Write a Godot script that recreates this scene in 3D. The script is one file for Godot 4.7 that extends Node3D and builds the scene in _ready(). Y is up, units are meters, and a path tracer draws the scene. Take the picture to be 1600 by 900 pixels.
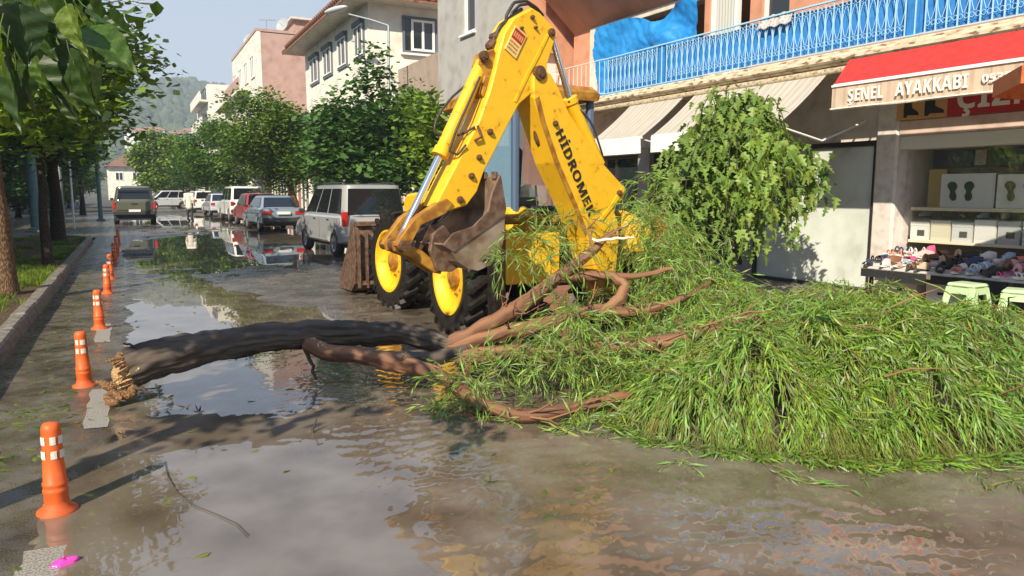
extends Node3D
# A felled willow and a yellow backhoe loader on a flooded shopping street.

const FPX := 1155.0            # focal length in photo pixels (1600 wide)
const EYE := Vector3(0, 1.55, 0)
var cam_f: Vector3
var cam_r: Vector3
var cam_u: Vector3
var rng := RandomNumberGenerator.new()
var mats := {}
var tex := {}
var nz := FastNoiseLite.new()

# ---------------------------------------------------------------- photo pixel -> direction -> place
func ray(px: float, py: float) -> Vector3:
	return cam_f + cam_r * ((px - 800.0) / FPX) - cam_u * ((py - 450.0) / FPX)
func gp(px: float, py: float, y := 0.0) -> Vector3:          # on the ground (or a level above it)
	var d := ray(px, py)
	return EYE + d * ((y - EYE.y) / d.y)
func dp(px: float, py: float, depth: float) -> Vector3:      # at a known distance
	return EYE + ray(px, py) * depth
func zp(px: float, py: float, z: float) -> Vector3:          # on a wall across the street
	var d := ray(px, py)
	return EYE + d * (z / d.z)
func xp(px: float, py: float, x: float) -> Vector3:          # on a wall along the street
	var d := ray(px, py)
	return EYE + d * (x / d.x)

# ---------------------------------------------------------------- mesh builder
class MB:
	var v := PackedVector3Array()
	var n := PackedVector3Array()
	var c := PackedColorArray()
	var t := PackedVector2Array()
	var col := Color(1, 1, 1)
	func _p(p: Vector3, nn: Vector3, uv := Vector2.ZERO) -> void:
		v.append(p); n.append(nn); c.append(col); t.append(uv)
	func tri(a: Vector3, b: Vector3, d: Vector3) -> void:
		var nn := (d - a).cross(b - a).normalized()
		_p(a, nn); _p(b, nn); _p(d, nn)
	func trin(a: Vector3, b: Vector3, d: Vector3, na: Vector3, nb: Vector3, nd: Vector3) -> void:
		if (d - a).cross(b - a).dot(na + nb + nd) < 0.0:
			_p(a, na); _p(d, nd); _p(b, nb)
		else:
			_p(a, na); _p(b, nb); _p(d, nd)
	func quad(a: Vector3, b: Vector3, d: Vector3, e: Vector3) -> void:
		tri(a, b, d); tri(a, d, e)
	func quad_uv(a: Vector3, b: Vector3, d: Vector3, e: Vector3) -> void:
		var nn := (d - a).cross(b - a).normalized()
		_p(a, nn, Vector2(0, 1)); _p(b, nn, Vector2(0, 0)); _p(d, nn, Vector2(1, 0))
		_p(a, nn, Vector2(0, 1)); _p(d, nn, Vector2(1, 0)); _p(e, nn, Vector2(1, 1))
	func out_tri(a: Vector3, b: Vector3, d: Vector3, away: Vector3) -> void:   # flat, facing away from a point
		if (d - a).cross(b - a).dot((a + b + d) / 3.0 - away) < 0.0: tri(a, d, b)
		else: tri(a, b, d)
	func out_quad(a: Vector3, b: Vector3, d: Vector3, e: Vector3, away: Vector3) -> void:
		out_tri(a, b, d, away); out_tri(a, d, e, away)
	func hexa(p: Array) -> void:    # 8 corners: bottom 0-3 round, top 4-7 round
		var m := Vector3.ZERO
		for q in p: m += q
		m /= 8.0
		out_quad(p[0], p[1], p[2], p[3], m); out_quad(p[4], p[5], p[6], p[7], m)
		for i in 4:
			var j := (i + 1) % 4
			out_quad(p[i], p[j], p[j + 4], p[i + 4], m)
	func box(ct: Vector3, sz: Vector3, b := Basis()) -> void:
		var h := sz * 0.5
		var p := []
		for y in [-h.y, h.y]:
			for q in [Vector2(-1, -1), Vector2(1, -1), Vector2(1, 1), Vector2(-1, 1)]:
				p.append(ct + b * Vector3(q.x * h.x, y, q.y * h.z))
		hexa(p)
	func bbox(ct: Vector3, sz: Vector3, bv: float, b := Basis()) -> void:   # chamfered box
		var h := sz * 0.5
		bv = minf(bv, minf(h.x, minf(h.y, h.z)) * 0.9)
		var P := func(sx: int, sy: int, sz2: int, k: int) -> Vector3:
			var q := Vector3(sx * h.x, sy * h.y, sz2 * h.z)
			if k != 0: q.x -= sx * bv
			if k != 1: q.y -= sy * bv
			if k != 2: q.z -= sz2 * bv
			return ct + b * q
		for s in [-1, 1]:
			out_quad(P.call(s, -1, -1, 0), P.call(s, 1, -1, 0), P.call(s, 1, 1, 0), P.call(s, -1, 1, 0), ct)
			out_quad(P.call(-1, s, -1, 1), P.call(1, s, -1, 1), P.call(1, s, 1, 1), P.call(-1, s, 1, 1), ct)
			out_quad(P.call(-1, -1, s, 2), P.call(1, -1, s, 2), P.call(1, 1, s, 2), P.call(-1, 1, s, 2), ct)
			for r in [-1, 1]:
				out_quad(P.call(s, r, -1, 0), P.call(s, r, 1, 0), P.call(s, r, 1, 1), P.call(s, r, -1, 1), ct)
				out_quad(P.call(s, -1, r, 0), P.call(s, 1, r, 0), P.call(s, 1, r, 2), P.call(s, -1, r, 2), ct)
				out_quad(P.call(-1, s, r, 1), P.call(1, s, r, 1), P.call(1, s, r, 2), P.call(-1, s, r, 2), ct)
				for w in [-1, 1]:
					out_tri(P.call(s, r, w, 0), P.call(s, r, w, 1), P.call(s, r, w, 2), ct)
	func tube(pts: Array, rad: Array, sides := 8, cap := true, rough := 0.0, nn: FastNoiseLite = null) -> void:
		var k := pts.size()
		var up := Vector3(0.13, 0.97, 0.21).normalized()
		var rings := []
		var nors := []
		for i in k:
			var d: Vector3 = (pts[mini(i + 1, k - 1)] - pts[maxi(i - 1, 0)]).normalized()
			var x := up.cross(d)
			if x.length() < 0.05: x = Vector3(1, 0, 0).cross(d)
			x = x.normalized()
			var y := d.cross(x).normalized()
			up = y
			var ring := []
			var nor := []
			for s in sides:
				var a := TAU * s / sides
				var o := x * cos(a) + y * sin(a)
				var rr: float = rad[i]
				if nn: rr *= 1.0 + rough * nn.get_noise_3dv((pts[i] + o * rr) * 60.0)
				ring.append(pts[i] + o * rr); nor.append(o)
			rings.append(ring); nors.append(nor)
		for i in k - 1:
			for s in sides:
				var s2 := (s + 1) % sides
				trin(rings[i][s], rings[i + 1][s], rings[i + 1][s2], nors[i][s], nors[i + 1][s], nors[i + 1][s2])
				trin(rings[i][s], rings[i + 1][s2], rings[i][s2], nors[i][s], nors[i + 1][s2], nors[i][s2])
		if cap:
			for e in [0, k - 1]:
				var q: Vector3 = pts[1] if e == 0 else pts[k - 2]
				for s in sides:
					out_tri(pts[e], rings[e][s], rings[e][(s + 1) % sides], q)
	func cyl(a: Vector3, b: Vector3, r: float, sides := 12) -> void:
		tube([a, b], [r, r], sides)
	func lathe(prof: Array, sides: int, xf := Transform3D(), flat := false) -> void:   # prof: Vector2(radius, height) about local y
		var k := prof.size()
		for i in k - 1:
			var p: Vector2 = prof[i]
			var q: Vector2 = prof[i + 1]
			var e := q - p
			if e.length() < 1e-6: continue
			var nr := Vector2(e.y, -e.x).normalized()
			var na := nr
			var nb := nr
			if not flat:
				if i > 0:
					var e0: Vector2 = p - prof[i - 1]
					var m0 := Vector2(e0.y, -e0.x).normalized()
					if m0.dot(nr) > 0.6: na = (nr + m0).normalized()
				if i < k - 2:
					var e1: Vector2 = prof[i + 2] - q
					var m1 := Vector2(e1.y, -e1.x).normalized()
					if m1.dot(nr) > 0.6: nb = (nr + m1).normalized()
			for s in sides:
				var a0 := TAU * s / sides
				var a1 := TAU * (s + 1) / sides
				var d0 := Vector3(cos(a0), 0, sin(a0))
				var d1 := Vector3(cos(a1), 0, sin(a1))
				var U := Vector3.UP
				var A: Vector3 = xf * (d0 * p.x + U * p.y)
				var B: Vector3 = xf * (d1 * p.x + U * p.y)
				var C2: Vector3 = xf * (d1 * q.x + U * q.y)
				var D: Vector3 = xf * (d0 * q.x + U * q.y)
				var n0: Vector3 = xf.basis * (d0 * na.x + U * na.y)
				var n1: Vector3 = xf.basis * (d1 * na.x + U * na.y)
				var n2: Vector3 = xf.basis * (d1 * nb.x + U * nb.y)
				var n3: Vector3 = xf.basis * (d0 * nb.x + U * nb.y)
				if p.x > 1e-5: trin(A, B, C2, n0, n1, n2)
				if q.x > 1e-5: trin(A, C2, D, n0, n2, n3)
	func prism(poly: Array, xf: Transform3D, z0: float, z1: float, bv := 0.0) -> void:   # outline in local xy, extruded along local z
		var pp := PackedVector2Array()
		for q in poly: pp.append(q)
		if Geometry2D.is_polygon_clockwise(pp): pp.reverse()
		var big := PackedVector2Array()      # small outlines are enlarged for the triangulation only
		for q in pp: big.append((q - pp[0]) * 100.0)
		var idx := Geometry2D.triangulate_polygon(big)
		var inner := pp
		if bv > 0.0:
			inner = PackedVector2Array()
			var k := pp.size()
			for i in k:
				var d0 := (pp[i] - pp[(i + k - 1) % k]).normalized()
				var d1 := (pp[(i + 1) % k] - pp[i]).normalized()
				var m := Vector2(-d0.y, d0.x) + Vector2(-d1.y, d1.x)
				if m.length() < 0.3: m = Vector2(-d0.y, d0.x)
				m = m.normalized()
				inner.append(pp[i] + m * bv)
		var lo := minf(z0, z1)
		var hi := maxf(z0, z1)
		var W := func(q: Vector2, z: float) -> Vector3: return xf * Vector3(q.x, q.y, z)
		for i in range(0, idx.size(), 3):
			var A: Vector3 = W.call(inner[idx[i]], hi); var B: Vector3 = W.call(inner[idx[i + 1]], hi); var C2: Vector3 = W.call(inner[idx[i + 2]], hi)
			var nz := (xf.basis * Vector3(0, 0, 1)).normalized()
			trin(A, B, C2, nz, nz, nz)
			A = W.call(inner[idx[i]], lo); B = W.call(inner[idx[i + 1]], lo); C2 = W.call(inner[idx[i + 2]], lo)
			trin(A, B, C2, -nz, -nz, -nz)
		var k2 := pp.size()
		for i in k2:
			var j := (i + 1) % k2
			var e := pp[j] - pp[i]
			var o := (xf.basis * Vector3(e.y, -e.x, 0)).normalized()
			var zb := bv
			quad_n(W.call(pp[i], lo + zb), W.call(pp[j], lo + zb), W.call(pp[j], hi - zb), W.call(pp[i], hi - zb), o)
			if bv > 0.0:
				var nz2 := (xf.basis * Vector3(0, 0, 1)).normalized()
				quad_n(W.call(pp[i], hi - zb), W.call(pp[j], hi - zb), W.call(inner[j], hi), W.call(inner[i], hi), (o + nz2).normalized())
				quad_n(W.call(pp[i], lo + zb), W.call(pp[j], lo + zb), W.call(inner[j], lo), W.call(inner[i], lo), (o - nz2).normalized())
	func quad_n(a: Vector3, b: Vector3, d: Vector3, e: Vector3, nn: Vector3) -> void:
		trin(a, b, d, nn, nn, nn); trin(a, d, e, nn, nn, nn)
	func sheet(f: Callable, nu: int, nv: int) -> void:     # smooth sheet f(u, v) in 0..1
		var P := []
		for i in nu + 1:
			var row := []
			for j in nv + 1: row.append(f.call(float(i) / nu, float(j) / nv))
			P.append(row)
		var N := []
		for i in nu + 1:
			var row := []
			for j in nv + 1:
				var a: Vector3 = P[mini(i + 1, nu)][j] - P[maxi(i - 1, 0)][j]
				var b: Vector3 = P[i][mini(j + 1, nv)] - P[i][maxi(j - 1, 0)]
				row.append(a.cross(b).normalized())
			N.append(row)
		for i in nu:
			for j in nv:
				var u0 := Vector2(float(i) / nu, float(j) / nv)
				trin(P[i][j], P[i + 1][j], P[i + 1][j + 1], N[i][j], N[i + 1][j], N[i + 1][j + 1])
				trin(P[i][j], P[i + 1][j + 1], P[i][j + 1], N[i][j], N[i + 1][j + 1], N[i][j + 1])
	func ball(ct: Vector3, r: Vector3, seg := 12, b := Basis()) -> void:
		var f := func(u: float, w: float) -> Vector3:
			var th := u * TAU
			var ph := (w - 0.5) * PI * 0.999
			return ct + b * Vector3(cos(th) * cos(ph) * r.x, sin(ph) * r.y, sin(th) * cos(ph) * r.z)
		sheet(f, seg, maxi(4, seg / 2))
	func mesh() -> ArrayMesh:
		var m := ArrayMesh.new()
		if v.is_empty(): return m
		var arr := []
		arr.resize(Mesh.ARRAY_MAX)
		arr[Mesh.ARRAY_VERTEX] = v
		arr[Mesh.ARRAY_NORMAL] = n
		arr[Mesh.ARRAY_COLOR] = c
		arr[Mesh.ARRAY_TEX_UV] = t
		m.add_surface_from_arrays(Mesh.PRIMITIVE_TRIANGLES, arr)
		return m

# ---------------------------------------------------------------- scene tree helpers
func part(parent: Node, called: String, b, m: Material, label := "", kind := "") -> MeshInstance3D:
	var o := MeshInstance3D.new()
	o.name = called
	o.mesh = b.mesh() if b is MB else b
	o.material_override = m
	if label: o.set_meta("label", label)
	if kind: o.set_meta("kind", kind)
	parent.add_child(o, true)
	return o
func tag(o: Node, label: String, category := "", group := "") -> void:
	o.set_meta("label", label)
	if category: o.set_meta("category", category)
	if group: o.set_meta("group", group)
func thing(called: String, label: String, category: String, at := Vector3.ZERO, group := "", basis := Basis()) -> Node3D:
	var o := Node3D.new()
	o.name = called
	o.transform = Transform3D(basis, at)
	tag(o, label, category, group)
	add_child(o, true)
	return o
func setting(called: String, b, m: Material) -> MeshInstance3D:
	var o := part(self, called, b, m)
	o.set_meta("kind", "structure")
	return o
func one(called: String, b, m: Material, label: String, category: String, group := "", at := Vector3.ZERO) -> MeshInstance3D:
	var o := part(self, called, b, m)
	o.position = at
	tag(o, label, category, group)
	return o

# ---------------------------------------------------------------- textures and materials
func ntex(key: String, freq: float, ramp: Array, size := 512, octaves := 4, type := FastNoiseLite.TYPE_SIMPLEX_SMOOTH, sd := 1, stretch := 1.0) -> ImageTexture:
	if tex.has(key): return tex[key]
	var f := FastNoiseLite.new()
	f.noise_type = type
	f.seed = sd
	f.frequency = freq
	f.fractal_octaves = octaves
	var g := Gradient.new()
	var off := PackedFloat32Array()
	var cs := PackedColorArray()
	for r in ramp:
		off.append(r[0]); cs.append(r[1])
	g.offsets = off
	g.colors = cs
	var src: Image
	if stretch != 1.0:
		src = f.get_seamless_image(size, int(size / stretch), false, false, 0.1, true)
		src.resize(size, size, Image.INTERPOLATE_CUBIC)
	else:
		src = f.get_seamless_image(size, size, false, false, 0.1, true)
	src.convert(Image.FORMAT_L8)
	var raw := src.get_data()
	var lut := []
	for i in 256: lut.append(g.sample(i / 255.0))
	var outb := PackedByteArray()
	outb.resize(size * size * 3)
	var lr := PackedByteArray(); var lg := PackedByteArray(); var lb := PackedByteArray()
	for i in 256:
		lr.append(int(lut[i].r * 255)); lg.append(int(lut[i].g * 255)); lb.append(int(lut[i].b * 255))
	for i in size * size:
		var q := raw[i]
		outb[i * 3] = lr[q]; outb[i * 3 + 1] = lg[q]; outb[i * 3 + 2] = lb[q]
	tex[key] = ImageTexture.create_from_image(Image.create_from_data(size, size, false, Image.FORMAT_RGB8, outb))
	return tex[key]
func G(x: float) -> Color: return Color(x, x, x)
func lin(r: float, g: float, b: float) -> Color: return Color(r, g, b).linear_to_srgb()
# a plain painted / metal / cloth material. o: metal, spec, tex, scale (1/m), height, hscale, vc, coat, backlight, world
func M(key: String, c: Color, rough := 0.7, o := {}) -> StandardMaterial3D:
	if mats.has(key): return mats[key]
	var m := StandardMaterial3D.new()
	m.resource_name = key
	m.albedo_color = c
	m.roughness = rough
	m.metallic = o.get("metal", 0.0)
	m.metallic_specular = o.get("spec", 0.5)
	if o.has("tex"): m.albedo_texture = o.tex
	if o.has("rtex"):
		m.roughness_texture = o.rtex
		m.roughness_texture_channel = BaseMaterial3D.TEXTURE_CHANNEL_RED
	if o.has("height"):
		m.heightmap_enabled = true
		m.heightmap_texture = o.height
		m.heightmap_scale = o.get("hscale", 1.0)
	if o.has("tex") or o.has("height") or o.has("rtex"):
		if not o.get("uv", false):
			m.uv1_triplanar = true
			m.uv1_world_triplanar = o.get("world", false)
			var s: float = o.get("scale", 1.0)
			m.uv1_scale = Vector3(s, o.get("scale_y", s), s)
	if o.has("detail"):
		m.detail_enabled = true
		m.detail_albedo = o.detail
		m.detail_blend_mode = BaseMaterial3D.BLEND_MODE_MUL
		m.detail_uv_layer = BaseMaterial3D.DETAIL_UV_2
		m.uv2_triplanar = true
		m.uv2_world_triplanar = o.get("world", false)
		var s2: float = o.get("dscale", 0.3)
		m.uv2_scale = Vector3(s2, s2, s2)
	if o.get("vc", false): m.vertex_color_use_as_albedo = true
	if o.has("coat"):
		m.clearcoat_enabled = true
		m.clearcoat = o.coat
		m.clearcoat_roughness = o.get("coat_rough", 0.08)
	if o.has("backlight"):
		m.backlight_enabled = true
		m.backlight = o.backlight
	if o.has("alpha"):
		m.transparency = BaseMaterial3D.TRANSPARENCY_ALPHA
		m.albedo_color.a = o.alpha
	if o.has("rim"):
		m.rim_enabled = true
		m.rim = o.rim
	m.cull_mode = BaseMaterial3D.CULL_DISABLED
	mats[key] = m
	return m
# ---------------------------------------------------------------- camera, sky, sun, exposure
func set_view() -> void:
	var pitch := atan(150.0 / FPX)
	var yaw := deg_to_rad(27.0607)
	cam_f = Vector3(sin(yaw) * cos(pitch), -sin(pitch), -cos(yaw) * cos(pitch))
	cam_r = Vector3(cos(yaw), 0, sin(yaw))
	cam_u = cam_r.cross(cam_f)
	var cam := Camera3D.new()
	cam.name = "camera"
	cam.transform = Transform3D(Basis(cam_r, cam_u, -cam_f), EYE)
	cam.fov = rad_to_deg(2.0 * atan(450.0 / FPX))
	cam.near = 0.05
	cam.far = 4000.0
	add_child(cam)
	cam.current = true
	var we := WorldEnvironment.new()
	we.name = "environment"
	var e := Environment.new()
	e.background_mode = Environment.BG_SKY
	var sm := ProceduralSkyMaterial.new()
	sm.sky_top_color = Color(0.46, 0.57, 0.73)
	sm.sky_horizon_color = Color(0.705, 0.73, 0.755)
	sm.sky_curve = 0.35
	sm.ground_bottom_color = Color(0.35, 0.33, 0.30)
	sm.ground_horizon_color = Color(0.62, 0.64, 0.66)
	sm.sun_angle_max = 2.0
	var clouds := ntex("clouds", 0.006, [[0.0, Color(0, 0, 0)], [0.5, Color(0, 0, 0)], [0.75, G(0.10)], [1.0, G(0.22)]], 512, 5, FastNoiseLite.TYPE_SIMPLEX_SMOOTH, 9)
	sm.sky_cover = clouds
	sm.sky_cover_modulate = Color(1, 1, 1, 0.6)
	var sky := Sky.new()
	sky.sky_material = sm
	e.sky = sky
	e.tonemap_mode = Environment.TONE_MAPPER_LINEAR
	e.tonemap_exposure = 1.6
	e.fog_enabled = true
	e.fog_density = 0.0008
	e.fog_light_color = Color(0.78, 0.84, 0.90)
	e.sdfgi_enabled = true
	e.ssao_enabled = true
	e.ssil_enabled = true
	we.environment = e
	add_child(we)
	var sun := DirectionalLight3D.new()
	sun.name = "sun"
	sun.light_energy = 1.6
	sun.light_color = Color(1.0, 0.95, 0.85)
	sun.light_angular_distance = 0.53
	sun.shadow_enabled = true
	var el := deg_to_rad(34.0)
	var az := deg_to_rad(44.0)
	var to_sun := Vector3(-sin(PI / 2 - az) * cos(el), sin(el), cos(PI / 2 - az) * cos(el))
	sun.transform = Transform3D(Basis.looking_at(-to_sun, Vector3.UP), Vector3(-20, 20, 20))
	add_child(sun)

# ---------------------------------------------------------------- road, water, kerbs
func bell(p: Vector2, c: Vector2, rx: float, rz: float) -> float:
	var q := Vector2((p.x - c.x) / rx, (p.y - c.y) / rz)
	return exp(-q.length_squared())
func road_h(x: float, z: float) -> float:                     # height of the asphalt against the water level
	var p := Vector2(x, z)
	var h := 0.0035
	h += 0.0065 * nz.get_noise_2d(x * 22.0, z * 14.0) + 0.003 * nz.get_noise_2d(x * 90.0 + 50.0, z * 70.0)
	h += 0.012 * smoothstep(0.05, -0.5, x)                      # rises towards the kerb side lane
	h -= 0.034 * bell(p, Vector2(2.3, -5.2), 2.1, 2.6)            # the big pool round the trunk
	h -= 0.030 * bell(p, Vector2(3.4, -2.6), 2.6, 1.9)
	h -= 0.026 * bell(p, Vector2(1.0, -3.2), 1.3, 1.6)
	h -= 0.022 * bell(p, Vector2(0.8, -10.0), 0.8, 3.6)         # strip of sky beyond the trunk
	h -= 0.028 * bell(p, Vector2(2.0, -21.5), 2.6, 4.0)           # pool mirroring the parked cars
	h -= 0.026 * bell(p, Vector2(4.6, -25.0), 2.2, 4.6)
	h -= 0.020 * bell(p, Vector2(6.0, -6.0), 2.2, 4.0)
	h -= 0.012 * bell(p, Vector2(3.0, -44.0), 2.6, 9.0)
	h += 0.010 * bell(p, Vector2(2.3, -12.6), 1.0, 1.8)
	return clampf(h, -0.03, 0.03)
func ripple(x: float, z: float) -> float:
	var p := Vector2(x, z)
	var r := 0.0
	# rings spreading from where the branches dip into the pool
	var c1 := Vector2(2.35, -6.35)
	var d1 := p.distance_to(c1)
	r += 0.0016 * sin(d1 * 46.0 + 2.0 * nz.get_noise_2d(x * 60.0, z * 60.0)) * exp(-pow((d1 - 0.55) / 0.55, 2.0))
	var c2 := Vector2(2.1, -3.25)
	var d2 := p.distance_to(c2)
	r += 0.0012 * sin(d2 * 38.0 + 2.5 * nz.get_noise_2d(x * 45.0, z * 45.0)) * exp(-pow((d2 - 0.35) / 0.55, 2.0))
	# choppy current along the front of the foliage
	var k := smoothstep(1.2, 2.2, x - 0.15 * z) * smoothstep(-6.5, -4.5, z)
	r += k * 0.0030 * nz.get_noise_2d(x * 260.0 + 9.0, z * 420.0)
	r += k * 0.0050 * nz.get_noise_2d(x * 90.0, z * 170.0 + 31.0)
	var kc := bell(p, Vector2(1.75, -5.6), 0.75, 0.8)
	r += kc * 0.0042 * nz.get_noise_2d(x * 330.0, z * 330.0)
	r += 0.00035 * nz.get_noise_2d(x * 160.0 + 7.0, z * 200.0)
	r += 0.0012 * nz.get_noise_2d(x * 22.0 + 70.0, z * 34.0)
	return r
func field(b: MB, f: Callable, x0: float, x1: float, z0: float, z1: float, nx: int, nzz: int) -> void:
	var dx := (x1 - x0) / nx
	var dz := (z1 - z0) / nzz
	var hh := PackedFloat32Array()
	hh.resize((nx + 1) * (nzz + 1))
	for i in nx + 1:
		for j in nzz + 1:
			hh[i * (nzz + 1) + j] = f.call(x0 + dx * i, z0 + dz * j)
	var w := nzz + 1
	for i in nx:
		for j in nzz:
			var P := []
			var N := []
			for q in [[0, 0], [1, 0], [1, 1], [0, 1]]:
				var a: int = i + q[0]
				var c: int = j + q[1]
				P.append(Vector3(x0 + dx * a, hh[a * w + c], z0 + dz * c))
				var gx := (hh[mini(a + 1, nx) * w + c] - hh[maxi(a - 1, 0) * w + c]) / (dx * (mini(a + 1, nx) - maxi(a - 1, 0)))
				var gz := (hh[a * w + mini(c + 1, nzz)] - hh[a * w + maxi(c - 1, 0)]) / (dz * (mini(c + 1, nzz) - maxi(c - 1, 0)))
				N.append(Vector3(-gx, 1, -gz).normalized())
			b.trin(P[0], P[1], P[2], N[0], N[1], N[2])
			b.trin(P[0], P[2], P[3], N[0], N[2], N[3])

func build_ground() -> void:
	var grain := ntex("asphalt_grain", 0.16, [[0.0, G(0.36)], [0.33, G(0.66)], [0.62, G(0.92)], [1.0, G(1.0)]], 512, 4, FastNoiseLite.TYPE_SIMPLEX, 3)
	var blotch := ntex("blotch", 0.012, [[0.0, Color(0.55, 0.52, 0.48)], [0.45, Color(0.82, 0.80, 0.76)], [0.7, Color(0.95, 0.93, 0.9)], [1.0, Color(1, 1, 1)]], 512, 5, FastNoiseLite.TYPE_SIMPLEX_SMOOTH, 4)
	var wet := ntex("wet_mask", 0.010, [[0.0, G(0.10)], [0.40, G(0.26)], [0.6, G(0.55)], [1.0, G(0.85)]], 512, 5, FastNoiseLite.TYPE_SIMPLEX_SMOOTH, 6)
	var road_m := M("asphalt", lin(0.245, 0.215, 0.165), 0.80, {"tex": grain, "height": grain, "hscale": 0.16, "scale": 1.15, "world": true, "rtex": wet, "detail": blotch, "dscale": 0.21, "spec": 0.6})
	var b := MB.new()
	field(b, road_h, -1.15, 7.35, 1.6, -16.0, 130, 260)
	field(b, road_h, -1.15, 7.35, -16.0, -60.0, 44, 160)
	setting("road", b, road_m)
	b = MB.new()
	b.quad(Vector3(-1.15, 0.004, -60), Vector3(7.35, 0.004, -60), Vector3(7.35, 0.004, -170), Vector3(-1.15, 0.004, -170))
	b.quad(Vector3(-1.15, 0.004, -60), Vector3(-9, 0.004, -60), Vector3(-9, 0.004, -29.0), Vector3(-1.15, 0.004, -29.0))
	b.quad(Vector3(-1.15, 0.004, 1.6), Vector3(7.35, 0.004, 1.6), Vector3(7.35, 0.004, 40), Vector3(-1.15, 0.004, 40))
	setting("far_road", b, road_m)
	b = MB.new()
	b.quad(Vector3(-1500, -0.06, 300), Vector3(1500, -0.06, 300), Vector3(1500, -0.06, -2500), Vector3(-1500, -0.06, -2500))
	setting("ground", b, M("ground", lin(0.10, 0.09, 0.07), 0.9, {"tex": blotch, "scale": 0.05, "world": true}))
	# standing water: one level sheet, cut to its outline by the uneven asphalt
	var mud := ntex("mud", 0.008, [[0.0, Color(0.70, 0.65, 0.60)], [0.4, Color(0.84, 0.81, 0.77)], [0.7, Color(0.94, 0.92, 0.90)], [1.0, Color(1, 1, 1)]], 512, 6, FastNoiseLite.TYPE_SIMPLEX_SMOOTH, 12)
	var water_m := M("muddy_water", lin(0.215, 0.184, 0.146), 0.015, {"tex": mud, "scale": 0.35, "world": true, "spec": 0.7})
	b = MB.new()
	field(b, ripple, -0.6, 7.3, -0.5, -8.2, 250, 250)
	field(b, func(x: float, z: float) -> float: return 0.0008 * nz.get_noise_2d(x * 22.0 + 70.0, z * 34.0) + 0.0003 * nz.get_noise_2d(x * 120.0, z * 90.0), -1.0, 7.3, -8.2, -56.0, 60, 220)
	setting("water", b, water_m)
	build_kerbs(blotch)

func build_kerbs(blotch: ImageTexture) -> void:
	var conc := M("kerb_concrete", lin(0.26, 0.24, 0.21), 0.8, {"tex": blotch, "scale": 1.3, "world": true, "height": tex["asphalt_grain"], "hscale": 0.25})
	# planted strip on the left, with a rounded far end
	var soil := MB.new()
	var edge := []
	edge.append(Vector2(-5.2, 3.0)); edge.append(Vector2(-1.28, 3.0)); edge.append(Vector2(-1.28, -25.6))
	for i in 7:
		var a := PI * 0.5 * i / 6.0
		edge.append(Vector2(-3.0 + 1.72 * cos(a), -25.6 - 2.4 * sin(a)))
	edge.append(Vector2(-5.2, -28.0))
	var poly := []
	for q in edge: poly.append(Vector2(q.x, -q.y))
	soil.prism(poly, Transform3D(Basis(Vector3(1, 0, 0), Vector3(0, 0, -1), Vector3(0, 1, 0)), Vector3.ZERO), -0.05, 0.13)
	var soil_t := ntex("soil", 0.05, [[0.0, Color(0.35, 0.29, 0.22)], [0.45, Color(0.62, 0.54, 0.42)], [0.7, Color(0.80, 0.72, 0.58)], [1.0, Color(1, 0.93, 0.8)]], 512, 5, FastNoiseLite.TYPE_SIMPLEX_SMOOTH, 21)
	var verge := setting("verge", soil, M("soil", lin(0.20, 0.165, 0.115), 0.95, {"tex": soil_t, "scale": 0.8, "world": true, "height": soil_t, "hscale": 2.0}))
	var stone := MB.new()
	stone.bbox(Vector3(0, 0.06, 0), Vector3(0.16, 0.26, 0.965), 0.02)
	var sm := stone.mesh()
	var kerb := Node3D.new()
	kerb.name = "kerb"
	kerb.set_meta("kind", "structure")
	add_child(kerb, true)
	var z := 2.4
	while z > -25.4:
		var o := part(kerb, "kerb_stone", sm, conc)
		o.position = Vector3(-1.205 + rng.randf_range(-0.008, 0.008), rng.randf_range(-0.008, 0.006), z)
		o.rotation.y = rng.randf_range(-0.008, 0.008)
		o.rotation.z = rng.randf_range(-0.02, 0.02)
		z -= 0.98
	for i in 5:
		var a := PI * 0.5 * (i + 0.3) / 5.0
		var o := part(kerb, "kerb_stone", sm, conc)
		o.position = Vector3(-3.0 + 1.795 * cos(a), 0, -25.45 - 2.5 * sin(a))
		o.scale = Vector3(1, 1, 0.72)
		o.rotation.y = a
	# pavement and kerb along the shops
	var pav := MB.new()
	pav.hexa([Vector3(7.43, -0.1, 8), Vector3(12, -0.1, 8), Vector3(12, -0.1, -80), Vector3(7.43, -0.1, -80), Vector3(7.43, 0.12, 8), Vector3(12, 0.12, 8), Vector3(12, 0.12, -80), Vector3(7.43, 0.12, -80)])
	setting("pavement", pav, M("paving", lin(0.30, 0.28, 0.25), 0.75, {"tex": blotch, "scale": 0.9, "world": true}))
	var kerb2 := Node3D.new()
	kerb2.name = "shop_kerb"
	kerb2.set_meta("kind", "structure")
	add_child(kerb2, true)
	z = 3.0
	while z > -30.0:
		var o := part(kerb2, "kerb_stone", sm, conc)
		o.position = Vector3(7.345, -0.03 + rng.randf_range(-0.005, 0.005), z)
		z -= 0.98
	# side street / far pavement on the left
	var lp := MB.new()
	lp.hexa([Vector3(-16, -0.1, 8), Vector3(-7.5, -0.1, 8), Vector3(-7.5, -0.1, -150), Vector3(-16, -0.1, -150), Vector3(-16, 0.12, 8), Vector3(-7.5, 0.12, 8), Vector3(-7.5, 0.12, -150), Vector3(-16, 0.12, -150)])
	setting("far_pavement", lp, mats["paving"])
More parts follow.
